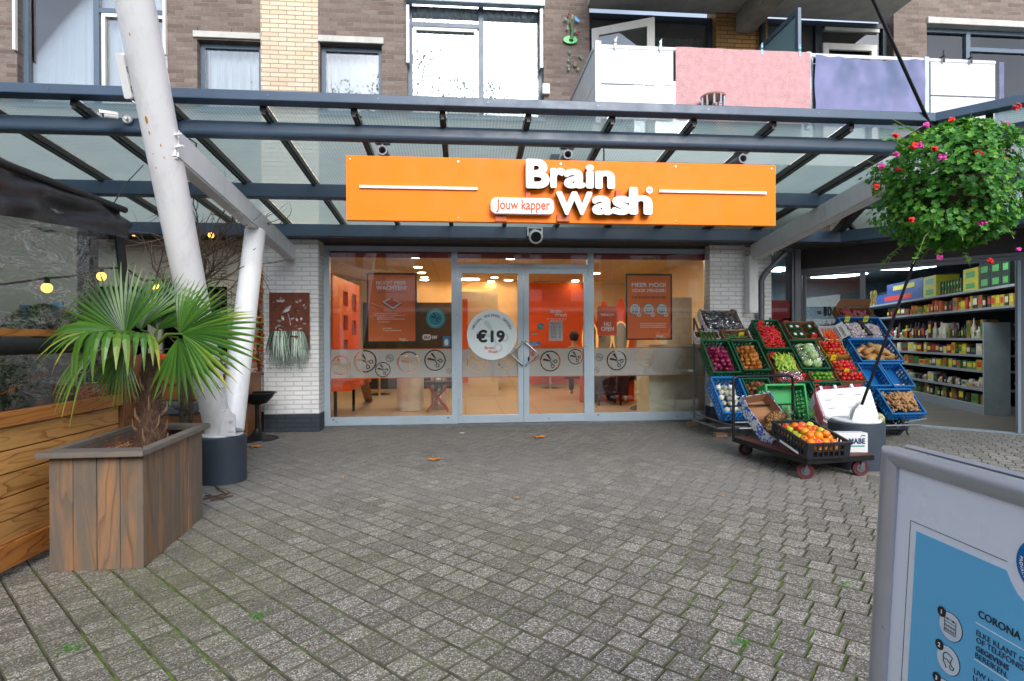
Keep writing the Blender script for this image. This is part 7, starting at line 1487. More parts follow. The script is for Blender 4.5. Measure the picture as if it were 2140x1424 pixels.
M, W, L, H = rcrate(1515, 1573, 709, 688, None, 'brown carton of courgettes with a yellow price card', .1, True, 'carton'); heap(CU, M, .26, L, .07, .045, 7, 0, orient=lambda r: Matrix.Rotation(1.57 + r.uniform(-.2,.2), 4, 'Z'), sc=(.65,.75))
for o in [q for q in COL.objects if q.name.startswith('cucumber') and 'small carton' in q['label'] and abs((q.matrix_world.translation - M.translation).length) < .3]: tag(o, 'dark green courgette in the brown carton with the yellow card', 'courgette', 'courgettes in the brown carton'); o.name = 'courgette'
tagcard(M, W, L, H, None, CRD_Y, 'yellow price card in the brown courgette carton', .06, '2.09', -.02)
# chillies
def chili(mb): mb.tube([(0,-.05,0),(.004,-.03,.004),(.008,0,.006),(.002,.03,.003),(-.008,.055,0)], [.004,.0095,.009,.006,.001], 8)
CH = proto(chili, 'red_chili', skinmat('chili_skin', lin(196, 14, 12), lin(226, 30, 18), .22), 'glossy red chili pepper in the upper green crate', 'chili', 'red chilies in the upper green crate', extra=[('stem', mat('green_stem', lin(70, 110, 40)), lambda q: q.tube([(0,-.05,0),(-.004,-.07,.004)], [.004,.002], 5))])
M, W, L, H = rcrate(1600, 1657, 729, 669, CGD, 'dark green crate of red chilies in the upper row', .16); heap(CH, M, W-.06, L-.1, .09, .034, 150, .05, orient=lambda r: Matrix.Rotation(r.uniform(0,6.28), 4, 'Z') @ Matrix.Rotation(r.uniform(-.5,.5), 4, 'X'))
tagcard(M, W, L, H, None, CRD_R, 'red price card in the crate of red chilies', -.08, '1.49', L/2-.06)
# packed cucumbers
PACK = mat('green_pack', lin(30, 66, 36), .3, 0, .25, 30)
M, W, L, H = rcrate(1656, 1722, 707, 670, None, 'brown carton of shrink wrapped green vegetables in the upper row', .12, True, 'carton')
for i in range(6):
    x = (-.13, -.045, .13)[i % 3]; y = (-.07, .07)[i//3]; F = Fr(M @ Vector((x, y, .09)), M.to_3x3() @ Vector((1,.1*(i % 2),0)), M.to_3x3() @ Vector((0,1,.0))); mb = MB()
    for k in range(4): mb.tube([F(-.033+k*.022,-.06,0), F(-.033+k*.022,.06,0)], .011, 8)
    o = tag(mb.build('vegetable_pack', PACK, None, smooth=True), 'wrapped pack of slim green vegetables with a white sticker in the upper carton', 'vegetable pack', 'green packs in the upper carton'); MB().prism([(-.018,-.02),(.018,-.02),(.018,.02),(-.018,.02)], F, .0125, .013).build('sticker', PAPER, o)
tagcard(M, W, L, H, None, CRD_R, 'red price card at the front of the carton of wrapped green packs', .1, '1.99', -L/2+.02)
# carrots
CAR = proto(lambda mb: mb.tube([(0,-.06,0),(0,0,.002),(0,.07,0)], [.011,.009,.001], 8), 'carrot', skinmat('carrot_skin', lin(222, 92, 24), lin(196, 70, 16), .5), 'orange carrot in the printed carton below the sweet potatoes', 'carrot', 'carrots in the printed carton')
M, W, L, H = rcrate(1724, 1763, 709, 680, None, 'white printed carton of carrots with open flaps', .12, True, 'carton', CARDW, CARDW); heap(CAR, M, W-.04, L-.02, .08, .03, 30, .03, orient=lambda r: Matrix.Rotation(r.uniform(-.6,.6), 4, 'Z'))
for sx, ang in ((-1, -50), (1, 55)):
    F = Fr(M @ Vector((sx*W/2, 0, .12)), M.to_3x3() @ Vector((0, 1, 0)), M.to_3x3() @ Vector((sx*math.sin(R_(40)), 0, math.cos(R_(40))))); f2 = tag(MB().prism([(-L/2,0),(L/2,0),(L/2,.1),(-L/2,.1)], F, -.002, .002).build('carton_flap', CARDW), ('left' if sx < 0 else 'right') + ' open white flap of the carrot carton', 'carton flap'); letter('lettering', 'FOPPEN', F, -L/2+.015, .02, w=L*.7, h=.04, c0=.0025 if sx < 0 else -.0035, thick=.001, bold=.03, mat=mat('green_ink', lin(30, 90, 50), .6), parent=f2)
# peppers, radish, limes
PEP = proto(lambda mb: mb.tube([(0,-.06,0),(.006,-.03,.008),(.01,0,.01),(.004,.04,.004),(-.004,.075,-.002)], [.011,.02,.018,.012,.003], 10), 'pale_pepper', skinmat('pepper_skin', lin(150, 186, 60), lin(178, 204, 84), .25), 'long pale green pepper in the carton under the chilies', 'pepper', 'pale green peppers in the carton')
M, W, L, H = rcrate(1621, 1678, 778, 738, None, 'brown carton of long pale green peppers under the chilies', .12, True, 'carton'); heap(PEP, M, W-.05, L-.04, .09, .042, 62, .04, orient=lambda r: Matrix.Rotation(r.uniform(-.7,.7), 4, 'Z') @ Matrix.Rotation(r.uniform(-.3,.3), 4, 'X')); tagcard(M, W, L, H, None, CRD_R, 'red price card in the carton of pale green peppers', -.1, '2.49', L/2-.03)
RAD = proto(lambda mb: mb.ball((0,0,0), .014, 10, 7), 'radish', skinmat('radish_skin', lin(180, 30, 70), lin(214, 120, 150), .3), 'pink radish in a clear bag below the pale peppers', 'radish', 'bagged radishes')
M, W, L, H = rcrate(1628, 1684, 797, 777, None, 'low carton of bagged radishes at the middle of the rack', .09, True, 'carton'); heap(RAD, M, W-.04, L+.01, .075, .026, 70, .03); film_over(M, W-.06, L+.02, .12, .02, 'plastic_wrap', 'crinkled clear wrap over the radishes', 8); tagcard(M, W, L, H, None, CRD_R, 'red price card between the radishes and the limes', W/2+.01, '0.99', 0)
LIM = proto(lambda mb: mb.ball((0,0,0), .027, 12, 9, sc=(1,1.15,1)), 'lime', skinmat('lime_skin', lin(96, 158, 40), lin(64, 122, 30), .3), 'green lime in the small carton beside the tomatoes', 'lime', 'limes in the small carton')
M, W, L, H = rcrate(1698, 1750, 795, 776, None, 'small carton of limes at the middle of the rack', .08, True, 'carton'); heap(LIM, M, W-.03, L+.02, .06, .052, 24, .015)
# lettuces
def cabb(mb):
    for q in range(3):
        n, k = 22, 14; vs = []
        for i in range(k+1):
            ph = math.pi*i/k
            for j in range(n): t = 2*math.pi*j/n; d = Vector((math.sin(ph)*math.cos(t), math.sin(ph)*math.sin(t), math.cos(ph))); r_ = .068*(1 - .05*q + .10*noise.noise(d*3 + Vector((q*5,0,0))) + .04*noise.noise(d*9)); vs.append(d*r_)
        mb.add(vs, [(i*n+j, i*n+(j+1) % n, (i+1)*n+(j+1) % n, (i+1)*n+j) for i in range(k) for j in range(n)])
LET = proto(cabb, 'iceberg_lettuce', skinmat('lettuce_leaf', lin(140, 178, 106), lin(196, 216, 166), .3, 3), 'film wrapped iceberg lettuce in the middle green crate', 'lettuce', 'iceberg lettuces in the middle green crate', extra=[('sticker', PAPER, lambda q: q.box((-.02,-.015,.0715),(.02,.015,.073)))])
M, W, L, H = rcrate(1677, 1738, 771, 710, CGD, 'dark green crate of wrapped iceberg lettuces in the middle', .16); heap(LET, M, W-.02, L-.02, .09, .125, 15, .04, orient=lambda r: Matrix.Rotation(r.uniform(-.5,.5), 4, 'Z') @ Matrix.Rotation(r.uniform(-.4,.4), 4, 'X')); film_over(M, W-.04, L*.55, .19, .04, 'plastic_wrap', 'shiny clear wrap over the lower lettuces', 5)
# tomatoes
TOM = proto(lambda mb: mb.ball((0,0,0), .03, 14, 10, sc=(1,1,.86)), 'tomato', skinmat('tomato_skin', lin(206, 24, 14), lin(228, 48, 20), .15), 'round red tomato on the vine in the upper yellow carton', 'tomato', 'tomatoes in the upper yellow carton', extra=[('calyx', mat('green_stem', lin(70, 110, 40)), lambda q: [q.tube([(0,0,.026),(math.cos(a)*.014, math.sin(a)*.014,.026)], [.003,.001], 4) for a in (0,1.26,2.5,3.8,5.0)])])
def toms(lab, grp, M, *a, **k):
    b = set(o.name for o in COL.objects if o.name.startswith('tomato')); heap(TOM, M, *a, **k)
    for o in COL.objects:
        if o.name.startswith('tomato') and not o.name.startswith('tomato_') and o.parent is None and o.name not in b or (o.name == 'tomato' and 'upper yellow' in lab): tag(o, lab, group=grp)
YC_ = mat('yellow_cardboard', lin(220, 176, 40), .7)
M, W, L, H = rcrate(1727, 1777, 742, 712, None, 'yellow edged carton of vine tomatoes, the highest of three', .1, True, 'carton', CARD, YC_); toms('round red tomato on the vine in the upper yellow carton', 'tomatoes in the upper yellow carton', M, W-.02, L+.01, .075, .056, 24, .02)
M, W, L, H = rcrate(1745, 1796, 773, 744, None, 'brown carton of tomatoes with a yellow price card, the middle one', .1, True, 'carton'); toms('red tomato in the middle brown carton', 'tomatoes in the middle carton', M, W-.02, L-.05, .075, .052, 18, .02, y0=-.03); tagcard(M, W, L, H, None, CRD_Y, 'yellow price card at the back of the middle tomato carton', -.08, '1.79', L/2-.02)
M, W, L, H = rcrate(1756, 1814, 797, 776, None, 'brown carton of tomatoes, the lowest of three', .1, True, 'carton'); toms('red tomato in the lowest brown carton', 'tomatoes in the lowest carton', M, W-.02, L+.02, .08, .056, 26, .02); tagcard(M, W, L, H, None, CRD_Y, 'yellow price card behind the lowest tomatoes', -.02, '1.49', L/2-.0)
# blue crates on the right
GAR = proto(lambda mb: mb.lathe([(.002,-.018),(.016,-.02),(.025,-.008),(.024,.006),(.012,.018),(.004,.026),(.003,.036)], 16, wob=.09), 'garlic_bulb', skinmat('garlic_skin', lin(226, 220, 212), lin(188, 164, 180), .5, streak=True), 'white and purple garlic bulb in the upper blue crate', 'garlic', 'garlic bulbs in the upper blue crate')
M, W, L, H = rcrate(1779, 1868, 708, 663, CBL, 'blue crate of garlic split by a black bag, top of the right column', .16); heap(GAR, M, W-.08, L-.1, .085, .043, 110, .03)
tag(MB().prism([(-.02,-.13),(.05,-.13),(.0,.12),(-.06,.13)], Fr(M @ Vector((0,0,.15)), M.to_3x3() @ Vector((1,0,0)), M.to_3x3() @ Vector((0,1,0))), -.01, .02).build('black_bag', mat('black_bag', lin(16, 16, 20), .3, bump=.3, bs=50), None, bev=.004), 'black plastic bag dividing the garlic crate', 'bag')
tagcard(M, W, L, H, None, CRD_G, 'left lime green price card in the garlic crate', -.17, '0.29', L/2-.03); tagcard(M, W, L, H, None, CRD_G, 'right lime green price card in the garlic crate', .1, '0.89', L/2-.03)
BUT = proto(lambda mb: mb.tube([(0,-.09,0),(0,-.075,0),(0,-.04,0),(.0,.0,.002),(.006,.05,.004),(.012,.085,.004),(.014,.1,.004)], [.012,.036,.046,.036,.028,.026,.01], 16), 'butternut_squash', skinmat('squash_skin', lin(206, 158, 98), lin(190, 138, 78), .4), 'pale orange butternut squash in the second blue crate', 'squash', 'butternut squashes in the blue crate')
M, W, L, H = rcrate(1801, 1892, 755, 708, CBL, 'blue crate of butternut squashes, second in the right column', .17); heap(BUT, M, W-.1, L-.12, .085, .098, 14, .02, orient=lambda r: Matrix.Rotation(r.uniform(-2.4,2.4), 4, 'Z'), sc=(.95,1.2))
M, W, L, H = rcrate(1820, 1866, 807, 758, CBL, 'nearly empty small blue crate behind the tie rod', .15); heap(RAD, M, W-.1, .08, .03, .04, 5, 0, y0=-.12)
for o in COL.objects:
    if o.name.startswith('radish') and o.parent is None and (o.matrix_world.translation - M.translation).length < .35: tag(o, 'small pink root left in the nearly empty blue crate', group='roots left in the small blue crate')
M, W, L, H = rcrate(1869, 1915, 808, 758, CBL, 'small blue crate holding a few garlic bulbs, right of the empty one', .15); heap(GAR, M, W-.06, .12, .04, .05, 12, 0, y0=-.13)
for o in COL.objects:
    if o.name.startswith('garlic') and o.parent is None and (o.matrix_world.translation - M.translation).length < .3: tag(o, 'garlic bulb left at the bottom of the small blue crate', group='garlic in the small blue crate')
def ginger(mb):
    r = random.Random(3); mb.tube([(-.05,0,0),(-.02,.006,.004),(.02,-.004,.002),(.055,.004,0)], [.010,.016,.015,.008], 9)
    for k in range(5): a = r.uniform(-2.5,2.5); p = Vector((r.uniform(-.035,.04), 0, .002)); mb.tube([p, p + Vector((math.cos(a)*.012, math.sin(a)*.022, r.uniform(-.004,.012))), p + Vector((math.cos(a)*.02, math.sin(a)*.036, .006))], [.012,.011,.005], 8)
GIN = proto(ginger, 'ginger_root', skinmat('ginger_skin', lin(196, 152, 104), lin(160, 116, 74), .6), 'knobby tan ginger root in the lowest blue crate', 'ginger', 'ginger roots in the lowest blue crate')
M, W, L, H = rcrate(1866, 1939, 866, 812, CBL, 'blue crate heaped with ginger roots at the lower right of the rack', .13); heap(GIN, M, W-.06, L-.1, .075, .048, 90, .07, orient=lambda r: Matrix.Rotation(r.uniform(0,6.28), 4, 'Z') @ Matrix.Rotation(r.uniform(-.6,.6), 4, 'X'), sc=(.8,1.15))
SWP = proto(lambda mb: mb.tube([(0,-.08,0),(.004,-.04,.004),(.006,0,.006),(0,.05,.002),(-.004,.085,0)], [.006,.024,.028,.02,.005], 12), 'sweet_potato', skinmat('sweet_potato_skin', lin(140, 54, 66), lin(108, 40, 48), .6), 'dark pink sweet potato in the topmost open carton', 'sweet potato', 'sweet potatoes in the topmost carton')
M, W, L, H = rcrate(1759, 1832, 661, 640, None, 'open brown carton of sweet potatoes at the very top of the rack', .13, True, 'carton'); heap(SWP, M, W-.1, L, .07, .058, 14, .02, orient=lambda r: Matrix.Rotation(r.uniform(-.9,.9), 4, 'Z'))
F = Fr(M @ Vector((0, L/2, .13)), (1,0,0), M.to_3x3() @ Vector((0,.15,1))); tag(MB().prism([(-W/2,0),(W/2,0),(W/2-.03,.12),(-W/2+.02,.13)], F, -.003, .0).build('carton_flap', CARD), 'raised brown rear flap of the sweet potato carton', 'carton flap')
# lower middle crates
M, W, L, H = rcrate(1712, 1735, 874, 797, CGD, 'x', .16) if False else rcrate(1670, 1733, 874, 797, CGD, 'dark green crate of cucumbers at the bottom middle of the rack', .16)
cb4 = set(o.name for o in COL.objects); heap(CU, M, W-.08, L-.14, .085, .05, 22, .02, orient=lambda r: Matrix.Rotation(r.uniform(.2,1.1), 4, 'Z'), sc=(.85,1.0))
for o in COL.objects:
    if o.name not in cb4 and o.name.startswith('cucumber'): tag(o, 'dark green cucumber in the crate at the bottom middle of the rack', group='cucumbers in the lower dark green crate')
tagcard(M, W, L, H, None, CRD_R, 'red price card over the lower cucumber crate', -.07, '1.50', L/2-.005)
M, W, L, H = rcrate(1736, 1800, 872, 797, CGD, 'dark green crate behind the white foam box', .16); tagcard(M, W, L, H, None, CRD_R, 'red price card just left of the white foam box', -.12, '1.00', L/2-.005)
ORG = proto(lambda mb: mb.ball((0,0,0), .034, 14, 10), 'citrus', skinmat('orange_peel', lin(236, 150, 24), lin(226, 128, 12), .4), 'small orange citrus in the dark green crate behind the foam box', 'citrus', 'citrus behind the foam box'); heap(ORG, M, W-.08, L-.16, .08, .07, 18, .01)
# tilted bright green crate and black crate
m_ = Matrix((RK.u, (RK.v*.86+RK.n*.5).normalized(), (RK.n*.86-RK.v*.5).normalized())).transposed().to_4x4(); cc = PY(1634, 842, 6.12); m_.translation = cc + RK.n*(-.1)
o = thing('crate', 'bright green crate tipped forward in front of the rack', 'crate', M=m_); crate_parts(.47, .5, .2, CGL, o)
CORN = proto(lambda mb: (mb.tube([(0,-.1,0),(0,-.05,0),(0,.03,0),(0,.1,0)], [.008,.024,.024,.004], 10)), 'corn_cob', skinmat('corn_husk', lin(190, 200, 120), lin(150, 172, 84), .6, streak=True), 'corn cob in its pale husk in the bright green crate', 'corn', 'corn cobs in the bright green crate'); heap(CORN, m_, .3, .2, .06, .06, 8, 0, orient=lambda r: Matrix.Rotation(r.uniform(-.3,.3), 4, 'Z'), y0=-.1, x0=.08)
tagcard(m_, .47, .5, .2, None, CRD_R, 'red price card on the rim of the bright green crate', .1, '1.29', .245)
m_ = RK.mat(); cc = PY(1846, 868, 6.2); m_.translation = cc + RK.n*(-.14); o = thing('crate', 'black crate with a cauliflower at the foot of the rack', 'crate', M=m_); crate_parts(.36, .4, .16, CBK, o)
def cauli(mb):
    r = random.Random(2)
    for i in range(60): d = Vector((r.gauss(0,1), r.gauss(0,1), abs(r.gauss(0,1)))).normalized(); mb.ball(d*.05, .018, 7, 5)
CAU = proto(cauli, 'cauliflower', skinmat('cauliflower_curd', lin(232, 224, 184), lin(212, 204, 158), .6), 'cream cauliflower in green leaves in the black crate', 'cauliflower', None, extra=[('leaves', mat('cauli_leaf', lin(110, 150, 60), .5), lambda q: [q.ball((math.cos(a)*.055, math.sin(a)*.055, -.01), .045, 8, 6, sc=(.5,.9,1)) for a in (0,1,2,3,4,5.2)])]); put(CAU, m_ @ Matrix.Translation((-.05, -.02, .1)))
# ------------------------------------------------------------------ platform trolley with crates
TD = [PZ(x, y, .2) for x, y in ((1537, 912), (1683, 970), (1829, 958), (1690, 890))]
h_t = .19
a_ = PZ(1533, 919, h_t-.02); b_ = PZ(1686, 966, h_t-.02); c_ = PZ(1828, 956, h_t-.02); TX = (c_-b_).normalized(); TY = Vector((-TX.y, TX.x, 0)); 
tr_ = thing('platform_trolley', 'dark platform trolley with hoop handle and four caster wheels', 'trolley', (a_+c_)/2 * 1.0)
poly = [b_, c_, c_ + (a_-b_)*.98, a_]
zt_t = h_t; mb = MB(); mb.add([Vector((p.x, p.y, z)) for z in (zt_t-.045, zt_t-.004) for p in poly], [(0,3,2,1),(4,5,6,7),(0,1,5,4),(1,2,6,5),(2,3,7,6),(3,0,4,7)]); mb.build('frame', BLACKM, tr_, bev=.003)
cen_ = sum(poly, Vector())/4; mb = MB(); mb.add([Vector((cen_.x+(p.x-cen_.x)*.97, cen_.y+(p.y-cen_.y)*.97, z)) for z in (zt_t-.003, zt_t+.006) for p in poly], [(0,3,2,1),(4,5,6,7),(0,1,5,4),(1,2,6,5),(2,3,7,6),(3,0,4,7)]); mb.build('deck', wood('red_brown_deck', lin(96, 52, 42), lin(74, 38, 32), 0, 1.5, rough=.6), tr_)
WHR = mat('dark_red_rubber', lin(84, 28, 34), .5)
for px_, py_ in ((1558, 952), (1683, 1001), (1797, 994), (1745, 925)):
    g_ = PZ(px_, py_, .0); g_ = Vector((g_.x, g_.y + .0, 0)); ax_ = TX*.35 + TY*.93 if px_ != 1683 else TY*.8+TX*.6; ax_ = Vector((ax_.x, ax_.y, 0)).normalized(); r_ = .068
    wh = MB().add([orient(g_ + Vector((0,0,r_)), ax_) @ Vector(p) for p in [(r_*math.cos(t)*k, r_*math.sin(t)*k, zz) for k, zz in ((.62,-.016),(.94,-.019),(1,-.012),(1,.012),(.94,.019),(.62,.016)) for t in [2*math.pi*i/28 for i in range(28)]]], [(i*28+j, i*28+(j+1) % 28, (i+1)*28+(j+1) % 28, (i+1)*28+j) for i in range(5) for j in range(28)] + [tuple(range(27,-1,-1)), tuple(range(140,168))]).build('wheel', WHR, tr_, smooth=True)
    MB().cyl(g_ + Vector((0,0,r_)) - ax_*.022, g_ + Vector((0,0,r_)) + ax_*.022, r_*.5, 20).build('hub', GREYM, wh)
    mb = MB(); tp = g_ + Vector((0,0,zt_t-.047)) + TX*.03
    for s__ in (-1, 1): mb.bar(g_ + Vector((0,0,r_*.9)) + ax_*.027*s__, tp - Vector((0,0,.012)) + ax_*.027*s__, .004, .04, up=TX)
    mb.prism([(-.035,-.035),(.035,-.035),(.035,.035),(-.035,.035)], Fr(tp, TX, TY), -.012, -.001); mb.build('caster_fork', GREYM, tr_)
hx0 = a_ + (b_-a_)*.04; hd = (poly[2]-a_).normalized(); hz = PY(1540, 782, hx0.y).z
hb = a_ + hd*.0; he = a_ + (poly[2]-a_)*1.0
pA = PD(1533, 905, (a_-CP).dot(Fv)); pB = PD(1523, 800, (a_-CP).dot(Fv)); pE = PD(1640, 776, (a_-CP).dot(Fv)+.42); zH = pB.z + .06
MB().tube([Vector((a_.x, a_.y, zt_t-.04)), Vector((a_.x, a_.y, zH-.04)), Vector((a_.x, a_.y, zH-.04)) + hd*.012 + Vector((0,0,.028)), Vector((a_.x, a_.y, zH)) + hd*.05, Vector((he.x, he.y, zH)) - hd*.05, Vector((he.x, he.y, zH-.012)) - hd*.012, Vector((he.x, he.y, zH-.05)), Vector((he.x, he.y, zt_t-.04))], .0145, 14).build('handle', BLACKM, tr_, smooth=True)
MB().tube([Vector((a_.x, a_.y, zt_t+.32)), Vector((he.x, he.y, zt_t+.32))], .009, 8).build('cross_bar', BLACKM, tr_, smooth=True)
# black crate of apples and oranges, slightly askew
ac = [PD(1627, 880, 5.05), PD(1689, 928, 4.52), PD(1779, 924, 4.55)]; AX = (ac[2]-ac[1]); AY = (ac[0]-ac[1]); AXn = AX.normalized(); AYn = (AY - AXn*AY.dot(AXn)).normalized()
Wc = AX.length; Lc = AY.length; ctr = ac[1] + AXn*Wc/2 + AYn*Lc/2; AZn = AXn.cross(AYn); m_ = Matrix((AXn, AYn, AZn)).transposed().to_4x4(); m_.translation = ctr - AZn*.14
o = thing('fruit_crate', 'black plastic crate of apples and oranges on the trolley', 'crate', M=m_); crate_parts(Wc, Lc, .14, CBK, o)
lb = Fr(m_ @ Vector((-Wc/2, 0, 0)), m_.to_3x3() @ Vector((0,-1,0)), AZn); MB().prism([(-.12,.0),(.16,.0),(.16,.022),(-.12,.022)], lb, .003, .0045).build('label', WINK, o)
APR = proto(lambda mb: mb.lathe([(.004,-.026),(.018,-.03),(.031,-.018),(.036,.002),(.032,.02),(.02,.029),(.008,.026),(.003,.022)], 16), 'apple', skinmat('apple_red', lin(206, 44, 22), lin(232, 150, 48), .2, 2.5), 'red and yellow apple in the black crate on the trolley', 'apple', 'red apples in the trolley crate', extra=[('stem', STEM, lambda q: q.tube([(0,0,.02),(.002,0,.036)], .0015, 4))])
APG = proto(lambda mb: mb.lathe([(.004,-.026),(.018,-.03),(.031,-.018),(.036,.002),(.032,.02),(.02,.029),(.008,.026),(.003,.022)], 16), 'green_apple', skinmat('apple_green', lin(182, 200, 50), lin(214, 206, 70), .2, 3), 'yellow green apple in the black crate on the trolley', 'apple', 'yellow green apples in the trolley crate')
ORR = proto(lambda mb: mb.ball((0,0,0), .037, 16, 12), 'orange', skinmat('orange_peel2', lin(240, 146, 20), lin(232, 128, 12), .38), 'bright orange in the black crate on the trolley', 'orange', 'oranges in the trolley crate')
rr = random.Random(17)
for lay, zz in ((0, .05), (1, .105), (2, .145)):
    nx, ny = (int((Wc-.04)/.072), int((Lc-.04)/.072)); nx -= lay == 2; ny -= (lay == 2)*2
    for j in range(ny):
        for i in range(nx):
            x = (i-(nx-1)/2)*.072 + rr.uniform(-.008,.008); y = (j-(ny-1)/2)*.072 + rr.uniform(-.008,.008); put(rr.choice((APR, APR, APG, ORR, ORR)), m_ @ Matrix.Translation((x, y, zz + rr.uniform(-.008,.008))) @ Matrix.Rotation(rr.uniform(0,6.28), 4, 'Z') @ Matrix.Rotation(rr.uniform(-.9,.9), 4, 'X'))
# printed carton leaning on the trolley with pineapples
pcn = [PD(1570, 828, 5.55), PD(1612, 928, 5.2), PD(1668, 900, 5.35)]
cx_ = (Rv*1.0); V1 = (PD(1640, 818, 5.72) - PD(1570, 830, 5.62)).normalized(); V2 = (PD(1570, 830, 5.62) - PD(1614, 925, 5.22)); Lp = V2.length; V2 = (V2 - V1*V2.dot(V1)).normalized(); V3 = V1.cross(V2)
Wp = .33; org = PD(1614, 925, 5.22); m_ = Matrix((V1, V2, V3)).transposed().to_4x4(); m_.translation = org + V1*Wp/2 + V2*Lp/2 - V3*.12
o = thing('printed_carton', 'blue and white floral carton tilted up on the trolley with pineapples in it', 'carton', M=m_); CARDF = NT('floral_carton'); n_ = CARDF.noise(CARDF.obj(), 16, 2, .4, 1.5); CARDF.l(CARDF.ramp(n_, [(0, lin(30, 90, 190)), (.43, lin(30, 100, 200)), (.47, lin(232, 234, 236)), (.62, lin(232, 234, 236)), (.66, lin(90, 150, 215)), (1, lin(90, 150, 215))]), CARDF.p.inputs['Base Color']); carton_parts(Wp, Lp, .15, CARD, CARDF.m, o)
def pine(mb):
    prof = [(.01,-.09),(.045,-.085),(.06,-.05),(.064,0),(.06,.05),(.045,.085),(.02,.1)]; n = 18; k = 22; vs = []
    for i in range(k+1):
        z = -.09 + .19*i/k; r = .064*math.sqrt(max(.02, 1-((z-.005)/.105)**2*.85))
        for j in range(n): t = 2*math.pi*j/n; bump_ = .004*(math.cos(9*t + i*1.2*0 + z*130)*math.cos(9*t - z*130)); vs.append(((r+bump_)*math.cos(t), (r+bump_)*math.sin(t), z))
    mb.add(vs, [(i*n+j, i*n+(j+1) % n, (i+1)*n+(j+1) % n, (i+1)*n+j) for i in range(k) for j in range(n)] + [tuple(range(n-1,-1,-1)), tuple(range(k*n,(k+1)*n))])
def crownl(mb):
    r = random.Random(1)
    for i in range(34):
        a = i*2.4; q = i/34; el = .35 + 1.1*q; d = Vector((math.cos(a)*math.cos(el), math.sin(a)*math.cos(el), math.sin(el))); s_ = Vector((-math.sin(a), math.cos(a), 0)); L_ = .08 + .05*q; b = Vector((0,0,.095)); mid = b + d*L_*.5; tip = b + d*L_ - Vector((0,0,.01)); w_ = .01
        mb.add([b-s_*w_, b+s_*w_, mid+s_*w_*.7, tip, mid-s_*w_*.7], [(0,1,2,3,4)])
kp = NT('pineapple_skin'); vv = kp.n('TexVoronoi'); kp.l(kp.obj(), vv.inputs['Vector']); vv.inputs['Scale'].default_value = 60; kp.l(kp.ramp(vv.outputs['Distance'], [(0, lin(196, 150, 70)), (.35, lin(140, 96, 48)), (.7, lin(60, 44, 30))]), kp.p.inputs['Base Color']); kp.p.inputs['Roughness'].default_value = .7; kp.bump(vv.outputs['Distance'], .8, .01)
PI_ = proto(pine, 'pineapple', kp.m, 'upper pineapple with grey green crown lying in the floral carton', 'pineapple', None, extra=[('crown', mat('pineapple_leaf', lin(120, 140, 112), .5, 0, .2), crownl)])
def put_pine(px, py, dd, lab):
    c = PD(px, py, dd); d = (Rv*.93 + Vector((0,0,1))*.36 - CYv*.1).normalized(); M = orient(c, d) @ Matrix.Scale(.95, 4); put(PI_, M, lab)
put_pine(1618, 874, 5.42, 'upper pineapple with grey green crown lying in the floral carton'); put_pine(1617, 893, 5.32, 'lower pineapple in the floral carton behind the fruit crate')
# white boxes by the base, foam box
p0 = PZ(1745, 940, h_t+.008); F = Fr(Vector((PD(1749, 940, 4.80).x, PD(1749, 940, 4.80).y, h_t+.008)), Rv, (0,0,1)); wdt = 65/FPX*4.8; o = thing('white_box', 'white cardboard box with dark lettering standing at the end of the trolley', 'box', F(wdt/2, 0))
MB().prism([(0,0),(wdt,0),(wdt,.17),(0,.17)], F, -.1, 0).build('body', CARDW, o, bev=.003); letter('lettering', 'MABE', F, .105, .075, w=.14, h=.05, c0=.001, thick=.001, bold=.05, mat=mat('navy_ink', lin(30, 44, 90), .6), parent=o); MB().prism([(.11,.05),(.24,.05),(.24,.062),(.11,.062)], F, .001, .002).build('print', mat('teal_ink', lin(40, 150, 140), .6), o)
MB().prism([(.2,.125),(.22,.145),(.25,.14),(.24,.155),(.215,.155)], F, .001, .002).build('print', mat('teal_ink', lin(40, 150, 140), .6), o)
o = tag(MB().box(PD(1722, 905, 5.35), PD(1765, 888, 5.6) + Vector((0,.0,.0))).build('small_carton', CARD, None, bev=.003), 'small brown carton edge showing behind the fruit crate', 'carton')
pR = PD(1762, 897, 5.2); tag(MB().prism([(-.06,-.05),(.05,-.06),(.06,.05),(-.02,.07)], Fr(pR, Rv, (0,.3,1)), 0, .002).build('red_card', CRD_R), 'crumpled red card lying behind the white box on the trolley', 'card')
FOAM = mat('white_foam', lin(226, 230, 234), .8, 0, .03, 30, bump=.15, bs=150)
m_ = Matrix((Rv, (Vector((0,0,1))*.84 + CYv*.54).normalized(), Vector((0,0,0)))).transposed().to_4x4()
fo = PD(1722, 880, 5.52); U_ = (PD(1842, 872, 5.45) - fo).normalized(); V_ = (PD(1748, 807, 5.75) - PD(1722, 880, 5.52)); V_ = (V_ - U_*V_.dot(U_)).normalized(); FF = Fr(fo, U_, V_); wf = 118/FPX*5.5; hf = .40
o = thing('foam_box', 'white polystyrene box leaning over the round base behind the black rod', 'box', FF(wf/2, 0))
MB().prism([(0,.05),(.05,0),(wf-.06,0),(wf-.02,.04),(wf+.02,hf-.04),(wf-.02,hf),(.06,hf),(.01,hf-.06)], FF, -.2, -.04).build('body', FOAM, o, bev=.012)
MB().prism([(.02,.05),(.06,.02),(wf-.07,.02),(wf-.04,.05),(wf-.0,hf-.06),(wf-.04,hf-.02),(.08,hf-.02),(.03,hf-.07)], FF, -.04, -.0).build('raised_base', FOAM, o, bev=.01)
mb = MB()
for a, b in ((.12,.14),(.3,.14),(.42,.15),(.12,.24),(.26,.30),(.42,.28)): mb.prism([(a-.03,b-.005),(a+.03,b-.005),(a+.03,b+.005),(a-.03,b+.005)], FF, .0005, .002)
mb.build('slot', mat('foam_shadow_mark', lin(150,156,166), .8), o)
mb = MB()
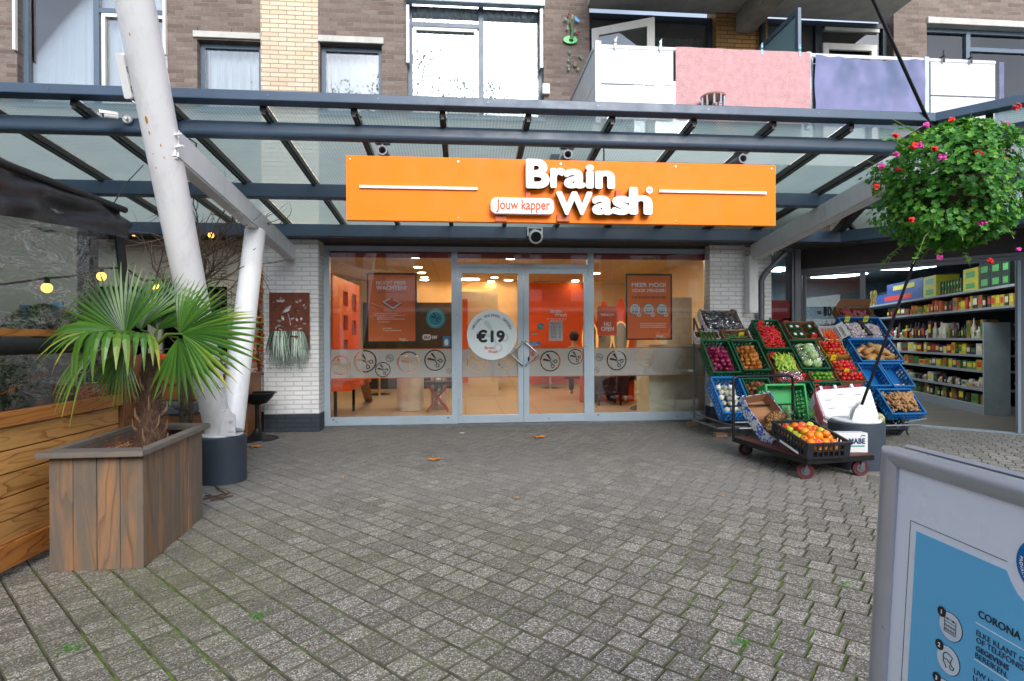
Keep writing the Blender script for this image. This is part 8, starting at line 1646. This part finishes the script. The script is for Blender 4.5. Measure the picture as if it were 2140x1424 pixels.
for a in (.1, .24, .4): mb.prism([(a-.012,hf-.03),(a+.012,hf-.03),(a+.012,hf+.012),(a-.012,hf+.012)], FF, -.05, .01)
mb.build('rib', FOAM, o)
MB().prism(circ(-.0+.03,.18,.03,16), Fr(FF(-.008,0,-.1), FF.n*-1, V_), 0, .003).build('sticker', CRD_G, o)
pw = [FF(.0, .02, .0), FF(.0, hf*.5, .01), FF(.03, hf-.02, .012), FF(.12, hf+.012, 0), FF(wf*.6, hf+.012, -.02), FF(wf-.08, hf+.03, -.03), FF(wf-.02, hf+.05, -.06)]
mb = MB(); vs = []
for i, p in enumerate(pw): vs += [p + FF.n*.004, p - FF.n*.14 + FF.v*(.01*(i % 2)) ]
mb.add(vs, [(2*i, 2*i+2, 2*i+3, 2*i+1) for i in range(len(pw)-1)]); tag(mb.build('pink_net', mat('pink_plastic_net', lin(220, 90, 110), .5, bump=.4, bs=120), None, smooth=True, ang=80), 'pink plastic netting draped over the white foam box', 'net')
# ------------------------------------------------------------------ geranium basket
gc = PD(1992, 388, 4.35); gb = thing('flower_basket', 'large hanging basket of green ivy geraniums with red and pink flowers', 'flower basket', gc - Vector((0,0,.5)))
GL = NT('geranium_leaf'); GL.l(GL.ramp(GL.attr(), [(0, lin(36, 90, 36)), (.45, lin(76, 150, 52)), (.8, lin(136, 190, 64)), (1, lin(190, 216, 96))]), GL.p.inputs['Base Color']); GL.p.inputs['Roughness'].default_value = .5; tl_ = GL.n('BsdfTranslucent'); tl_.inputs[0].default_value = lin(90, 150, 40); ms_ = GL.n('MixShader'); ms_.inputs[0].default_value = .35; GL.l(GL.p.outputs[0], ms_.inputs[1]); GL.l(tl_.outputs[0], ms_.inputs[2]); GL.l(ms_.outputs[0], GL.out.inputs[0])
rr = random.Random(77); mb = MB(); shp = []
for i in range(10): t = 2*math.pi*i/10; r_ = (1, .62)[i % 2]; shp.append((r_*math.cos(t), r_*math.sin(t)))
prof_ = [(-.50, .12), (-.44, .34), (-.3, .44), (-.12, .47), (.06, .50), (.2, .49), (.33, .40), (.43, .27), (.5, .08)]
def rad(z):
    for (z0, r0), (z1, r1) in zip(prof_, prof_[1:]):
        if z0 <= z <= z1: return r0 + (r1-r0)*(z-z0)/(z1-z0)
    return .05
GSM = mat('geranium_stem', lin(130, 150, 90), .6); n_l = 0
while n_l < 8200:
    z = rr.uniform(-.5, .5); a = rr.uniform(0, 6.28); R = rad(z)*(1 + .5*noise.noise(Vector((math.cos(a)*1.6, math.sin(a)*1.6, z*3))) + .10*noise.noise(Vector((math.cos(a)*5, math.sin(a)*5, z*8)))); q = rr.random()**.35; d = Vector((math.cos(a)*R*q, math.sin(a)*R*q, z*(.97)))
    if noise.noise(d*7 + Vector((3,1,2))) < -.24 and q > .75: continue
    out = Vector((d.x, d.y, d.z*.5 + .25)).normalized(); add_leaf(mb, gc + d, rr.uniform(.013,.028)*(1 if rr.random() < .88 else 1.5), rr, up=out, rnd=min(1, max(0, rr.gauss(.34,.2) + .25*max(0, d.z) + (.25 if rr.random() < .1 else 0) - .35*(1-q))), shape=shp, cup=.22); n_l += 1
for i in range(34):
    a = rr.uniform(0, 6.28); z = rr.choice((rr.uniform(-.52,-.35), rr.uniform(.25,.5), rr.uniform(-.3,.3))); R = rad(max(-.49, min(.49, z)))*.9; p = gc + Vector((math.cos(a)*R, math.sin(a)*R, z)); L_ = rr.uniform(.08,.26); d = Vector((math.cos(a), math.sin(a), .2 if z > 0 else -.9)).normalized(); pts_ = [p, p + d*L_*.5 + Vector((0,0,.02)), p + d*L_ + Vector((0,0,-.03 if z < 0 else .05))]; MB().tube(pts_, .0028, 4).build('stem', GSM, gb)
    for k in range(7): t = rr.random(); add_leaf(mb, p + d*L_*(.2+.8*t) + Vector((rr.uniform(-.02,.02),)*3), rr.uniform(.014,.03), rr, up=(0,-.3,1), shape=shp, rnd=rr.uniform(.4,.9))
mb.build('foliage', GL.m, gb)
MB().lathe([(.18,-.32),(.28,-.12),(.3,.0),(.29,.01)], 28, gc).build('basket', mat('brown_moss_basket', lin(60, 50, 34), .95, bump=.5, bs=40), gb, smooth=True)
RF = mat('red_petal', lin(226, 36, 20), .5); PFm = mat('pink_petal', lin(226, 70, 170), .5)
def flower(px, py, m, n=16, R=.035, dd=None):
    dx = (px-1992)/118; dy = (py-388)/128; q = max(0, 1-dx*dx-dy*dy); d_ = 4.35 - .47*math.sqrt(q) - .06; c = PD(px, py, d_); mb = MB()
    for i in range(n): v = Vector((rr.gauss(0,1), rr.gauss(0,.6), rr.gauss(0,.8))); v = v.normalized()*R*rr.random()**.5; add_leaf(mb, c + v, rr.uniform(.009,.015), rr, up=(-.2,-1,.5), shape=[(1,0),(.5,.8),(-.5,.8),(-1,0),(-.5,-.8),(.5,-.8)], cup=.1)
    mb.build('flower_cluster', m, gb)
for px_, py_, m_f, R_f in ((1872,283,RF,.018),(1912,306,RF,.03),(1926,305,PFm,.028),(1936,262,PFm,.02),(1990,251,RF,.028),(2126,222,RF,.03),(2104,260,PFm,.026),(1873,324,PFm,.024),(1841,347,PFm,.024),(1953,310,RF,.018),(1970,329,PFm,.026),(2041,321,RF,.02),(2050,321,RF,.014),(2106,311,PFm,.026),(2104,331,RF,.018),(1832,390,RF,.016),(1878,354,RF,.02),(2120,360,PFm,.034),(1905,459,RF,.02),(2053,468,PFm,.03),(2128,522,PFm,.01),(1964,538,PFm,.016),(2071,546,RF,.016)): flower(px_, py_, m_f, R=R_f)
# awning or parcel behind the flowers at the right edge
t = tag(MB().box(WF(kD+.2, 2.35, .35), WF(kD+1.1, 2.75, .15) ).build('number_sign', CARDW), 'pale sign board end showing right of the flower basket', 'sign')
# ------------------------------------------------------------------ A-board in the foreground
o1 = PD(1846, 931, 1.05); z0_ = o1.z; o2 = PZ(2140, 1010, z0_); AU = (o2-o1).normalized(); hn = Vector((AU.y, -AU.x, 0)); hn = hn if hn.dot(o1-CP) < 0 else -hn; AV = (Vector((0,0,1))*math.cos(R_(3.6)) - hn*math.sin(R_(3.6))); AN = AU.cross(AV)
if AN.dot(CP-o1) < 0: AN = -AN
BF = Fr(o1, AU, AV, AN); Wb = .64; Hb = .93
ab = thing('pavement_sign', 'aluminium framed pavement sign with a pale blue notice in the right foreground', 'sign', Vector((o1.x+AU.x*.3, o1.y+AU.y*.3, 0)))
fw = .034; SNAP = mat('brushed_aluminium', lin(176, 180, 188), .35, .5, .04, 20)
pr = [(0,0),(.0,.012),(.004,.018),(.012,.021),(.022,.018),(fw,.010),(fw,0)]
def rail(a, b, inward):      # frame profile mitred by construction: sweep between corner points of outer and inner edge
    mb = MB(); (ax, ay), (bx, by) = a, b; d = Vector((bx-ax, by-ay)); L_ = d.length; d.normalize(); n_ = Vector(inward); vs = []
    for (s0, sgn) in (((ax, ay), 1), ((bx, by), -1)):
        for (q, h) in pr: vs.append(BF(s0[0] + n_.x*q + d.x*q*sgn, s0[1] + n_.y*q + d.y*q*sgn, h - .012))
    k = len(pr); mb.add(vs, [(i, i+1, k+i+1, k+i) for i in range(k-1)]); mb.build('frame', SNAP, ab, smooth=True, ang=50)
rail((0,0), (Wb,0), (0,-1)); rail((0,-Hb), (0,0), (1,0)); rail((Wb,0), (Wb,-Hb), (-1,0)); rail((Wb,-Hb), (0,-Hb), (0,1))
MB().prism([(.001,-Hb+.001),(Wb-.001,-Hb+.001),(Wb-.001,-.001),(.001,-.001)], BF, -.028, -.012).build('back_board', SNAP, ab)
MB().prism([(fw-.002,-Hb+fw),(Wb-fw,-Hb+fw),(Wb-fw,-fw+.002),(fw-.002,-fw+.002)], BF, -.011, -.008).build('poster_sheet', mat('wrinkled_poster', lin(232, 238, 248), .3, 0, .02, 4, bump=.12, bs=7), ab)
for s_ in (.03, Wb-.05): MB().prism([(s_,-Hb-.06),(s_+.02,-Hb-.06),(s_+.02,-.01),(s_,-.01)], BF, -.03, -.029).build('leg', SNAP, ab)
bk = Fr(o1 - AN*.03, AU, (Vector((0,0,1)) + hn*-.0 + AN*.55).normalized()); MB().prism([(0,-1.05),(Wb,-1.05),(Wb,0),(0,0)], Fr(o1 - AN*.04 , AU, (Vector((0,0,1)) + AN*.45).normalized()), -.01, 0).build('rear_board', SNAP, ab)
bp = BF.px; CBL2 = mat('sky_blue_print', lin(104, 190, 236), .35, 0, .05, 3, bump=.12, bs=7)
P_ = lambda pts: [bp(x, y) for x, y in pts]
e0 = bp(1907, 1110); e1 = bp(2093, 1192); cB = bp(2180, 1192)
bl = [e0, e1, bp(2102, 1216), bp(2115, 1240), bp(2135, 1263)]; aR = bl[-1][0] + .16
pts = [(e0[0], -Hb+fw+.02)] ; pts = [(e0[0], -Hb+fw+.03), (Wb-fw-.03, -Hb+fw+.03), (Wb-fw-.03, bl[-1][1]-.02), (bl[-1][0]+.03, bl[-1][1]-.02)] + bl[::-1]
MB().prism(pts, BF, -.0078, -.0068).build('print', CBL2, ab)
mb = MB(); l0 = bp(1894, 1087); l1 = bp(2094, 1173); lw = .0009
mb.prism([l0, (l1[0], l1[1]), (l1[0], l1[1]-lw), (l0[0]+lw, l0[1]-lw), (l0[0]+lw, -Hb+fw+.02), (l0[0], -Hb+fw+.02)], BF, -.0078, -.0074); mb.build('border_line', INK, ab)
cS = bp(2172, 1190); rS = abs(bp(2115, 1180)[0]-cS[0]); DB = mat('deep_blue_print', lin(0, 110, 180), .3)
MB().prism(circ(cS[0], cS[1], rS, 48), BF, -.0064, -.0056).build('seal', DB, ab)
mb = MB(); tx = 'PROVALLIANCE'
for i, ch in enumerate(tx):
    t = R_(172 + i*8); vs, fs, bb_ = text2d(ch, .01, 1); k_ = rS*.16; Fc = Fr(BF(cS[0] + rS*.8*math.cos(t), cS[1] + rS*.8*math.sin(t), 0), BF.u*math.cos(t+math.pi/2) + BF.v*math.sin(t+math.pi/2), BF.u*-math.cos(t) + BF.v*-math.sin(t), AN); mb.add([Fc((v.x-(bb_[0]+bb_[2])/2)*k_, (v.y-.35)*k_, -.0052+v.z*.0006) for v in vs], fs)
mb.build('lettering', WINK, ab)
def btext(t, x0, y0, h, m=INK, bold=0.0, wpx=None):
    a, b = bp(x0, y0); vs, fs, (bx0, by0, bx1, by1) = text2d(t, bold, 1); s_ = h/(by1-by0) ; vv = [BF(a + (v.x-bx0)*s_, b + (v.y-by0)*s_, -.0062 + v.z*.0006) for v in vs]; MB().add(vv, fs).build('lettering', m, ab)
hC = abs(bp(2036, 1289)[1] - bp(2036, 1272)[1])
btext('CORONA H', 2036, 1289, hC*.92, bold=.012)
hs_ = hC*.66
for t, x, y, b in (('ELKE KLANT CH', 2032, 1327, 0), ('OF TELEFONISC', 2032, 1343, 0), ('GEGEVENS', 2031, 1359, .03), ('BEREIKEN.', 2030, 1374, 0), ('UW HAN', 2027, 1407, 0), ('U C', 2025, 1422, 0)):
    if t == 'OF TELEFONISC': y = 1342
    btext(t, x, y, hs_*(1.02), mat('dark_blue_ink', lin(46, 60, 90), .5), b)
mb = MB()
for x, y in ((2031, 1300), (2028, 1376)): a, b = bp(x, y); mb.prism([(a,b),(Wb-fw-.05,b),(Wb-fw-.05,b-.0012),(a,b-.0012)], BF, -.0066, -.006)
mb.build('rule', WINK, ab)
for i, (x, y) in enumerate(((1979, 1310), (1974, 1380), (1968, 1450))):
    c = bp(x, y); r_ = abs(bp(x, y-32)[1]-c[1])*.93; MB().prism(circ(*c, r_, 36), BF, -.0066, -.0060).build('roundel', INK, ab); MB().prism(circ(*c, r_*.965, 36), BF, -.0058, -.0054).build('roundel', mat('pale_print', lin(214, 226, 236), .35), ab)
    n_ = bp(x-24, y-33 + 0); MB().prism(circ(c[0]-r_*.78, c[1]+r_*.72, r_*.37, 24), BF, -.0052, -.0048).build('number_disc', INK, ab); vs, fs, bb_ = text2d(str(i+1), .03, 1); k_ = r_*.42; MB().add([BF(c[0]-r_*.78+(v.x-(bb_[0]+bb_[2])/2)*k_, c[1]+r_*.72+(v.y-.36)*k_, -.0044+v.z*.0004) for v in vs], fs).build('lettering', WINK, ab)
    mb = MB()
    if i == 0:
        q = r_*.5
        def sq(x0, y0, x1, y1, t_=.0007): mb.prism([(x0,y0),(x1,y0),(x1,y0+t_),(x0,y0+t_)], BF, -.0052, -.0048); mb.prism([(x0,y1-t_),(x1,y1-t_),(x1,y1),(x0,y1)], BF, -.0052, -.0048); mb.prism([(x0,y0),(x0+t_,y0),(x0+t_,y1),(x0,y1)], BF, -.0051, -.0047); mb.prism([(x1-t_,y0),(x1,y0),(x1,y1),(x1-t_,y1)], BF, -.0051, -.0047)
        sq(c[0]-q, c[1]-q, c[0]+q, c[1]+q); mb.prism([(c[0]-q,c[1]+q*.45),(c[0]+q,c[1]+q*.45),(c[0]+q,c[1]+q*.45+.0007),(c[0]-q,c[1]+q*.45+.0007)], BF, -.0052, -.0048)
        for ix in range(4):
            for iy in range(2): x0 = c[0]-q*.85+ix*q*.45; y0 = c[1]-q*.75+iy*q*.55; sq(x0, y0, x0+q*.28, y0+q*.28, .0005)
        for ix in (-.5, .5): mb.prism(circ(c[0]+q*ix, c[1]+q*.95, q*.14, 10), BF, -.0052, -.0046)
    elif i == 1:
        Lp_ = [[(-.25,.6),(-.45,.4),(-.5,.1),(-.42,-.1),(-.5,-.25),(-.3,-.4),(-.1,-.75)], [(-.25,.6),(.1,.62),(.5,.45),(.35,.1),(.3,-.1),(.45,-.3)], [(-.42,-.0),(-.1,.05),(.3,-.15),(.55,-.35),(.7,-.3),(.6,-.6),(.35,-.65),(.2,-.35)]]
        for poly_ in Lp_:
            mb.tube([BF(c[0]+a*r_*.8, c[1]+b*r_*.8, -.005) for a, b in poly_], .0007, 5)
    if mb.v: mb.build('pictogram', INK, ab)
# ------------------------------------------------------------------ leaves and litter on the paving
LM = mat('fallen_leaf', lin(196, 122, 44), .6, 0, .3, 40)
def fall(px, py, r, lab, seed):
    c = PZ(px, py, .008); rr = random.Random(seed); mb = MB(); vs = [c + Vector((0,0,.012))]; n = 14
    for i in range(n): t = 2*math.pi*i/n; q = r*(1 if i % 2 == 0 else .6)*rr.uniform(.8,1.2); vs.append(c + Vector((q*1.3*math.cos(t), q*math.sin(t), rr.uniform(0,.02))))
    mb.add(vs, [(0, 1+i, 1+(i+1) % n) for i in range(n)]); tag(mb.build('fallen_leaf', LM), lab, 'leaf')
fall(1128, 914, .07, 'brown curled leaf on the paving in front of the right salon door', 1); fall(909, 961, .055, 'orange brown leaf on the paving left of the middle', 2); fall(535, 934, .07, 'pale brown leaf beside the foot of the ashtray', 3); fall(1545, 1349, .0, '', 4) if False else None
fall(1510, 1037, .012, 'tiny orange leaf scrap on the right half of the paving', 5); fall(1081, 1043, .016, 'tiny orange leaf scrap near the middle of the paving', 6); fall(718, 1000, .012, 'tiny pale leaf scrap on the left half of the paving', 7)
c = PZ(966, 905, .003); tag(MB().prism(circ(0,0,.03,20), Fr(c, (1,0,0), (0,1,0)), 0, .002).build('bottle_cap', PAPER), 'small white disc lying on the paving near the salon doors', 'cap')
WEED = mat('weed_leaf', lin(70, 140, 40), .5, 0, .2); rr = random.Random(6)
for px_, py_, n_w, lab in ((145, 1362, 60, 'small green weed growing in a joint at the lower left'), (545, 1290, 34, 'small green weed in a joint below the planter'), (1543, 1347, 46, 'tuft of green weed in a joint at the lower right'), (1770, 1223, 26, 'small weed in a joint beside the pavement sign')):
    c = PZ(px_, py_, .0); mb = MB()
    for i in range(n_w): a = rr.uniform(0,6.28); q = rr.random()*.035; add_leaf(mb, c + Vector((math.cos(a)*q*1.5, math.sin(a)*q, rr.uniform(.002,.02))), rr.uniform(.003,.007), rr, up=(0,0,1))
    tag(mb.build('weed', WEED), lab, 'weed')
# ------------------------------------------------------------------ the square behind the camera (seen only in reflections)
ob_ = thing('opposite_building', 'dark brick building across the square, visible only as reflection in the shop glass', 'building', (0, -15, 0)); holes = []
for i in range(-5, 8):
    for z0 in (3.3, 5.2): holes.append((i*3.4-.9, i*3.4+.9, z0, z0+1.3))
mb = MB(); grid_wall(mb, -26, 30, 0, 6.9, holes, -15.3, -15); mb.build('wall', brick('opposite_brick', lin(84, 66, 58), lin(96, 78, 70), lin(110, 104, 96)), ob_)
for hh in holes: MB().box((hh[0], -15.2, hh[2]), (hh[1], -15.15, hh[3])).build('window', mat('pale_blind', lin(180, 186, 190), .5), ob_)
MB().box((-26, -15, 2.6), (30, -12.4, 2.8)).build('gallery', CONCL, ob_)
for hh in (-20, -6, 8, 22): MB().box((hh-.15, -12.6, 0), (hh+.15, -12.4, 2.6)).build('post', WHITEP, ob_)
ts = thing('street_tree', 'sparse tree behind the camera, visible only as reflection in the upper windows', 'tree', (-3, -4.8, 0)); MB().tube([(-3,-4.8,0),(-3.1,-4.7,4),(-2.9,-4.5,9.5)], [.16,.12,.04], 10).build('trunk', BARK, ts, smooth=True); mb = MB(); rr = random.Random(12)
for k in range(26):
    q = Vector((-2.8+rr.gauss(0,2.2), -4.5+rr.gauss(0,.8), 9.3+rr.gauss(0,.7))); mb.tube([Vector((-2.95,-4.6,8)), (q+Vector((-2.95,-4.6,8)))*.5+Vector((0,0,.2)), q], [.03,.015,.006], 5, rnd=.2)
    for i in range(90): p = q + Vector((rr.gauss(0,.35), rr.gauss(0,.3), rr.gauss(0,.3))); add_leaf(mb, p, rr.uniform(.03,.07), rr)
mb.build('crown', LEAFD.m, ts)
